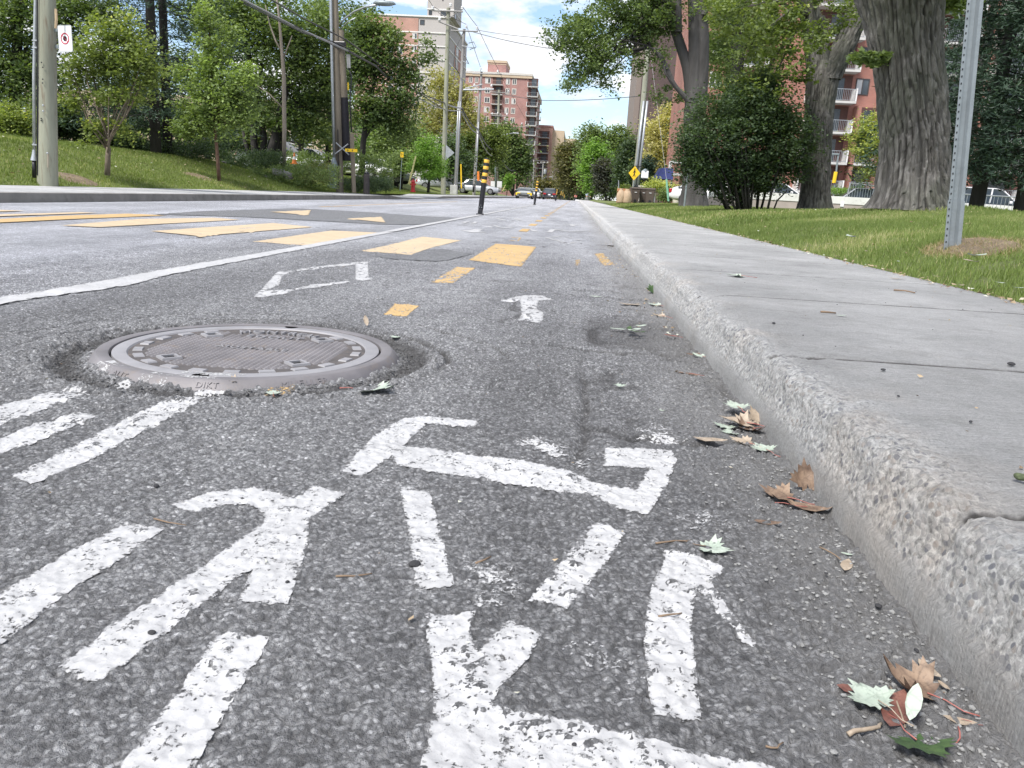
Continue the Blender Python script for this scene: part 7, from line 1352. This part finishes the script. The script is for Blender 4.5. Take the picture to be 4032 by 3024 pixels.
# ------------------------------------------------------------------ buildings
M_br1 = brick('red_brick', (.33, .125, .09), (.28, .105, .08), (.38, .30, .26)); M_br2 = brick('rose_brick', (.37, .19, .17), (.33, .165, .15), (.42, .32, .29)); M_br3 = brick('dark_brown_brick', (.10, .065, .065), (.085, .055, .055), (.15, .12, .11)); M_br4 = brick('orange_brick', (.45, .25, .20), (.41, .23, .18), (.45, .34, .29))  # far rose and orange brick lightened, distance haze put into the colour
M_cgrey = simple('grey_precast', (.43, .405, .39), .9, 0, .03, .4); M_band = simple('pale_band', (.55, .52, .48), .85); M_beige = simple('beige_stucco', (.50, .40, .29), .9, 0, .06, .3); M_slab = simple('balcony_concrete', (.50, .49, .47), .85, 0, .08, 2); M_trim = simple('white_trim', (.68, .67, .65), .6)
M_pane = simple('window_glass', (.055, .065, .075), .12, 0, .5, .45); M_curt = simple('curtain', (.55, .55, .55), .8, 0, .1, 2); M_wframe = simple('window_frame_dark', (.06, .05, .05), .6); M_rail = simple('railing_grey', (.30, .32, .34), .5, .3); M_recess_shade = simple('balcony_recess_shade', (.10, .05, .042), .9); M_railr = simple('railing_tan', (.42, .30, .24), .6)
def building(name, label, loc_, w, d, h, wallm, cat='apartment building'):
    t = thing(name, label, cat, loc_); b = MB(); b.box(0, w, 0, d, 0, h); b.build('wall', wallm, t); return t
class Fac:
    """elements on a facade. side 'f': plane y=0 facing the camera; side 'x': plane x=const facing the street"""
    def __init__(s, t, side='f', const=0, sgn=-1): s.t = t; s.side = side; s.c = const; s.sgn = sgn
    def bx(s, B, u0, u1, z0, z1, d0, d1):
        if s.side == 'f': B.box(u0, u1, s.c-d1, s.c-d0, z0, z1)
        else: a, c = s.c+s.sgn*d0, s.c+s.sgn*d1; B.box(min(a, c), max(a, c), u0, u1, z0, z1)
    def win(s, u0, u1, z0, z1, fm=None, pm=None, fr=.09, mull=1, curtain=False, sill=None):
        b = MB(); s.bx(b, u0, u1, z0, z0+fr, 0.003, .06); s.bx(b, u0, u1, z1-fr, z1, 0.003, .06); s.bx(b, u0, u0+fr, z0+fr, z1-fr, 0.003, .06); s.bx(b, u1-fr, u1, z0+fr, z1-fr, 0.003, .06)
        for k in range(mull): um = u0+(u1-u0)*(k+1)/(mull+1); s.bx(b, um-fr*.4, um+fr*.4, z0+fr, z1-fr, 0.003, .055)
        o = b.build('window', fm or M_wframe, s.t); b = MB(); s.bx(b, u0+fr, u1-fr, z0+fr, z1-fr, 0.002, .012); b.build('pane', pm or M_pane, o)
        if curtain: b = MB(); s.bx(b, u0+fr, u0+fr+(u1-u0-2*fr)*.55, z0+fr, z1-fr, .013, .018); b.build('curtain', M_curt, o)
    def balc(s, u0, u1, z, depth=1.5, rail=1.05, slab=.2, rm=None, sm=None, endw=True, bars=.13, recess_shade=True, rh=2.4):
        b = MB(); s.bx(b, u0, u1, z-slab, z, .002, depth); o = b.build('balcony', sm or M_slab, s.t)
        b = MB(); s.bx(b, u0, u1, z+rail-.05, z+rail, depth-.06, depth-.01); s.bx(b, u0, u1, z+.06, z+.1, depth-.05, depth-.02)
        n = max(2, int((u1-u0)/bars))
        for k in range(n+1): u = u0+.02+(u1-u0-.04)*k/n; s.bx(b, u-.012, u+.012, z+.101, z+rail-.051, depth-.045, depth-.025)
        b.build('railing', rm or M_rail, o)
        if endw:
            for e_ in ((u0, u0+.12), (u1-.12, u1)): b = MB(); s.bx(b, e_[0], e_[1], z+.001, z+rail+.06, .003, depth+.01); b.build('side_panel', M_trim, o)
        if recess_shade:
            b = MB(); s.bx(b, u0+.15, u1-.15, z+.002, z+rh, .002, .03); q = b.build('recess_shade', M_recess_shade, o); b = MB(); s.bx(b, u0+(u1-u0)*.35, u0+(u1-u0)*.8, z+.05, z+2.15, .031, .05); b.build('patio_door', M_pane, q)  # dark plate on the flat wall, shade of a recess painted as colour
# red brick block right
YB = 80.; xL = A(2688, 600, YB)[0]; B1 = building('apartment_building', 'red brick apartment block with white balconies behind the right lawn', (xL, YB, .2), 62, 14, 46, M_br1); F1 = Fac(B1)
ux = lambda px, py=300: A(px, py, YB)[0]-xL
FZ = 2.72; zsl = A(3330, 292, YB)[2]-.2   # slab underside of a balcony row on the photo
u_win = (ux(3374), ux(3428)); bays = [(ux(3178), ux(3366)), (ux(3640), ux(3812)), (ux(3890), ux(4080)), (ux(2905), ux(3010))]
for k in range(-4, 7):
    z = zsl+.2+k*FZ
    if z < .6: continue
    for j, (a, c) in enumerate(bays):
        if j == 3 and k < 0: continue
        F1.balc(a, c, z, rm=M_rail, bars=.16)
    if k >= -1 and k < 5:
        F1.win(u_win[0], u_win[1], z+.75, z+2.2, mull=1, curtain=(k % 2 == 1)); F1.win(ux(2795), ux(2840), z+.8, z+2.2, M_trim, curtain=k % 2 == 0)
        F1.win(ux(3560), ux(3610), z+.75, z+2.2)
    else:
        if k < -1:
            for px in (3380, 3480): b = MB(); F1.bx(b, ux(px), ux(px)+.3, z-.1, z+2.4, .003, 1.4); b.build('pier', M_br1, B1)
            F1.balc(ux(3392), ux(3478), z, bars=.16, endw=False); F1.balc(ux(3492), ux(3620), z, bars=.16, endw=False)
b = MB(); b.box(-1.2, .8, -1.2, .0, A(2660, 682, YB)[2]-.2-.25, A(2660, 682, YB)[2]-.2); b.build('corner_balcony_slab', M_slab, B1); b = MB(); b.box(-1.2, -1.05, -1.2, -.0, A(2660, 682, YB)[2]-.2+.001, A(2660, 636, YB)[2]-.2); b.box(-1.04, .8, -1.2, -1.1, A(2660, 645, YB)[2]-.2, A(2660, 636, YB)[2]-.2); b.build('corner_balcony_panel', M_trim, B1)
b = MB(); b.box(-1.0, .7, -1.12, -1.09, A(2660, 680, YB)[2]-.2, A(2660, 646, YB)[2]-.2); b.build('corner_balcony_screen', M_br1, B1)
# dark brown tower
Y_ = 150.; x0 = A(2502, 600, Y_)[0]; x1 = A(2664, 300, Y_)[0]; B2 = building('apartment_tower', 'tall dark brown brick tower behind the golden tree', (x0, Y_, .2), x1-x0, 24, 62, M_br3); b = MB(); b.box(-.9, -.002, 1, 20, 0, 62); b.build('side_pier', simple('taupe_panel', (.24, .20, .18), .9, 0, .05), B2)
b = MB(); b.box(x1-x0+.002, x1-x0+9, 1.5, 22, 0, 62); b.build('wing', M_br1, B2); F2 = Fac(B2, 'f', 1.5)
for k in range(2, 19): F2.balc(x1-x0+.3, x1-x0+4.2, k*2.75, 1.4, bars=.4, endw=True)
# grey and brick block left
Y_ = 185.; x0 = A(1553, 200, Y_)[0]; xc = A(1757, 200, Y_)[0]; zt = A(1600, 63, Y_)[2]; B3 = building('apartment_building', 'grey concrete apartment block with a brick corner behind the left trees', (x0-9, Y_, -.5), xc-x0+9, 32, zt+.5, M_cgrey); F3 = Fac(B3); U = lambda px, py=200: A(px, py, Y_)[0]-(x0-9); ZZ = lambda py: A(1640, py, Y_)[2]+.5
b = MB(); b.box(.3, U(1645), -.12, -.002, 0, ZZ(72)); b.build('brick_panel', M_br4, B3)
Fq = Fac(B3, 'f', -.12)
for k in range(12):
    z = ZZ(125)-k*2.76; 
    if z < 1: break
    b = MB(); F3.bx(b, 0, xc-x0+9, z-.18, z+.05, .125, .2); b.build('floor_band', M_trim, B3)
    if k < 9:
        Fq.win(U(1563), U(1586), z-2.1 if 1 else 0, z-.3, M_trim, mull=0, curtain=True); Fq.win(U(1623), U(1641), z-1.5, z-.3, M_trim, mull=0, curtain=True); Fq.win(U(1530), U(1550), z-2.1, z-.3, M_trim, mull=0)
F3.win(U(1651), U(1669), ZZ(97), ZZ(77), mull=0)
b = MB(); b.box(-.3, xc-x0+9.3, -.3, 32.2, ZZ(66), ZZ(60)); b.build('parapet', M_trim, B3)
Fs = Fac(B3, 'x', xc-x0+9, 1)
for k in range(12):
    z = ZZ(125)-k*2.76
    if z < 1: break
    Fs.win(14, 18, z-2.1, z-.2, M_trim, curtain=True, mull=1); Fs.win(22, 27, z-2.1, z-.2, M_trim, mull=2)
    b = MB(); b.box(xc-x0+9.002, xc-x0+9.12, 0, 32, z-.2, z+.1); b.build('floor_band', M_trim, B3); b = MB(); b.box(xc-x0+9.002, xc-x0+9.06, 12, 13.9, z-2.7, z-.21); b.box(xc-x0+9.002, xc-x0+9.06, 18.1, 21.9, z-2.7, z-.21); b.build('brick_panel', M_br4, B3)
xp0, xp1 = U(1677), U(1780); zp = ZZ(60); b = MB(); b.box(xp0, xp1, .3, 12, zp+.01, zp+14); b.build('penthouse', M_cgrey, B3); b = MB(); b.box(xp0-.1, xp1+.1, .2, 12.1, zp+1.35, zp+1.55); b.build('floor_band', M_trim, B3); Fp = Fac(B3, 'f', .3); Fp.win(U(1683), U(1696), zp+.25, zp+1.2, mull=0, fr=.05); Fp.win(U(1729), U(1751), zp+.1, zp+1.3, mull=0, fr=.05); Fp.win(U(1734), U(1739), zp+3.2, zp+4, mull=0, fr=.05); Fy = Fac(B3, 'x', xp1, 1); Fy.win(2, 4, zp-.0+.1, zp+1.3, mull=0, fr=.05)
b = MB(); b.cyl(U(1666), 6, zp, zp+3.4, .12, 6); b.box(U(1660), U(1672), 5.9, 6.1, zp+1.4, zp+1.5); b.build('rooftop_mast', M_steel_d, B3)
# rose brick block with penthouse
Y_ = 245.; zt = A(2000, 290, Y_)[2]; x0 = A(1800, 500, Y_)[0]; xc = A(2080, 500, Y_)[0]; B4 = building('apartment_building', 'rose brick apartment block with rooftop penthouse over the street', (x0, Y_, -3), xc-x0, 62, zt+3, M_br2); F4 = Fac(B4); U = lambda px, py=500: A(px, py, Y_)[0]-x0; ZZ = lambda py, px=2000: A(px, py, Y_)[2]+3
b = MB(); b.box(-.3, xc-x0+.35, -.35, 62.3, ZZ(306), ZZ(296)); b.build('cornice', M_beige, B4); b = MB(); b.box(-.4, xc-x0+.45, -.45, 62.4, ZZ(295.5), ZZ(287)); b.build('parapet', M_band, B4)
b = MB(); b.box(U(1905), U(1977), 3, 15, ZZ(290), ZZ(243)); b.build('penthouse', M_br2, B4); b = MB(); b.box(U(1905)-.2, U(1977)+.2, 2.8, 15.2, ZZ(243)+.002, ZZ(233)); b.box(U(1905)-.06, U(1977)+.06, 2.94, 15.06, ZZ(250), ZZ(247)); b.build('penthouse_cornice', M_beige, B4)
for k in range(13):
    zc = ZZ(321)-k*2.71
    if zc < 10: break
    for (a, c) in ((1838, 1853), (1862, 1876), (1902, 1924), (1983, 1999), (2008, 2025)):
        if k > 5 and a < 1980: continue
        if k > 8: continue
        F4.win(U(a), U(c), zc-.85, zc+.85, M_band, fr=.22, mull=1, curtain=(k+a) % 3 == 0)
    if k < 6: F4.balc(U(1930), U(1973), zc-1.1, 1.5, bars=.4, rm=M_railr, endw=False)
    F4.balc(U(2082)-1.0, U(2082)+2.2, zc-1.2, 1.6, bars=.4, endw=True)
F4s = Fac(B4, 'x', xc-x0, 1)
for k in range(13):
    zc = ZZ(321)-k*2.71
    for y0_ in (3, 14, 26, 40): F4s.balc(y0_, y0_+4, zc-1.2, 1.5, bars=.5, rm=M_railr, endw=False)
# lower red block with beige side
Y_ = 312.; x0 = A(2104, 600, Y_)[0]; xc = A(2170, 600, Y_)[0]; zt = A(2140, 500, Y_)[2]; B5 = building('apartment_building', 'lower red block with stacked balconies and a beige side, beyond the rose brick one', (x0, Y_, -4), xc-x0, 34, zt+4, M_br4); F5 = Fac(B5); U = lambda px, py=600: A(px, py, Y_)[0]-x0; ZZ = lambda py, px=2140: A(px, py, Y_)[2]+4
b = MB(); b.box(xc-x0+.002, xc-x0+4.5, 2, 60, 0, zt+3.2); b.build('beige_wing', M_beige, B5); b = MB(); b.box(-.2, xc-x0+.2, -.2, 34.2, zt+4.002, zt+4.7); b.build('parapet', M_br2, B5)
for k in range(9): z = ZZ(542)-k*2.8; F5.balc(U(2115), U(2160), z, 1.6, bars=.5, endw=False, rm=M_rail)
Fx = Fac(B5, 'x', xc-x0+4.5, 1)
for k in range(9):
    for y0_ in (6, 14, 24, 36): Fx.win(y0_, y0_+3, ZZ(545)-k*2.8+.3, ZZ(545)-k*2.8+1.8, M_wframe, mull=0)
Y_ = 420.; x0 = A(2205, 620, Y_)[0]; t = building('apartment_building', 'far tan block at the end of the street', (x0, Y_, -5), 8, 20, A(2220, 545, Y_)[2]+5, M_beige); Ft = Fac(t)
for k in range(8): Ft.win(1, 3, 3+k*3, 4.6+k*3, mull=0); Ft.win(5, 7, 3+k*3, 4.6+k*3, mull=0)
# far low block seen through the left trees
t = building('house', 'pale low building glimpsed through the left trees', (-52, 74, .6), 30, 10, 7, M_beige, 'building'); Fh = Fac(t)
for k in range(6): Fh.win(3+k*4.5, 5+k*4.5, 3.2, 4.8, M_trim)
rs = np.random.RandomState(99)
for nm, lab, lm, n_, x0_, x1_, y0_, y1_, hh, r_ in (('tree_belt', 'mass of distant greenery behind the left bank', 'dark', 420, -62, -17, 62, 72, 5.5, 1.1), ('tree_belt', 'distant greenery closing the end of the street', 'mid', 260, -40, 60, 330, 380, 12, 3.2)):
    cl = [(rs.uniform(x0_, x1_), rs.uniform(y0_, y1_), float(gy((y0_+y1_)/2))+.3+hh*rs.rand(), r_*rs.uniform(.6, 1.4), .2+.3*rs.rand()) for k in range(n_)]
    v, f, ti = foliage(cl, 46, r_*.33, rs); o = npmesh(nm, v, f, LM[lm], attrs={'tint': ti}); tag(o, lab, 'trees', kind='stuff')
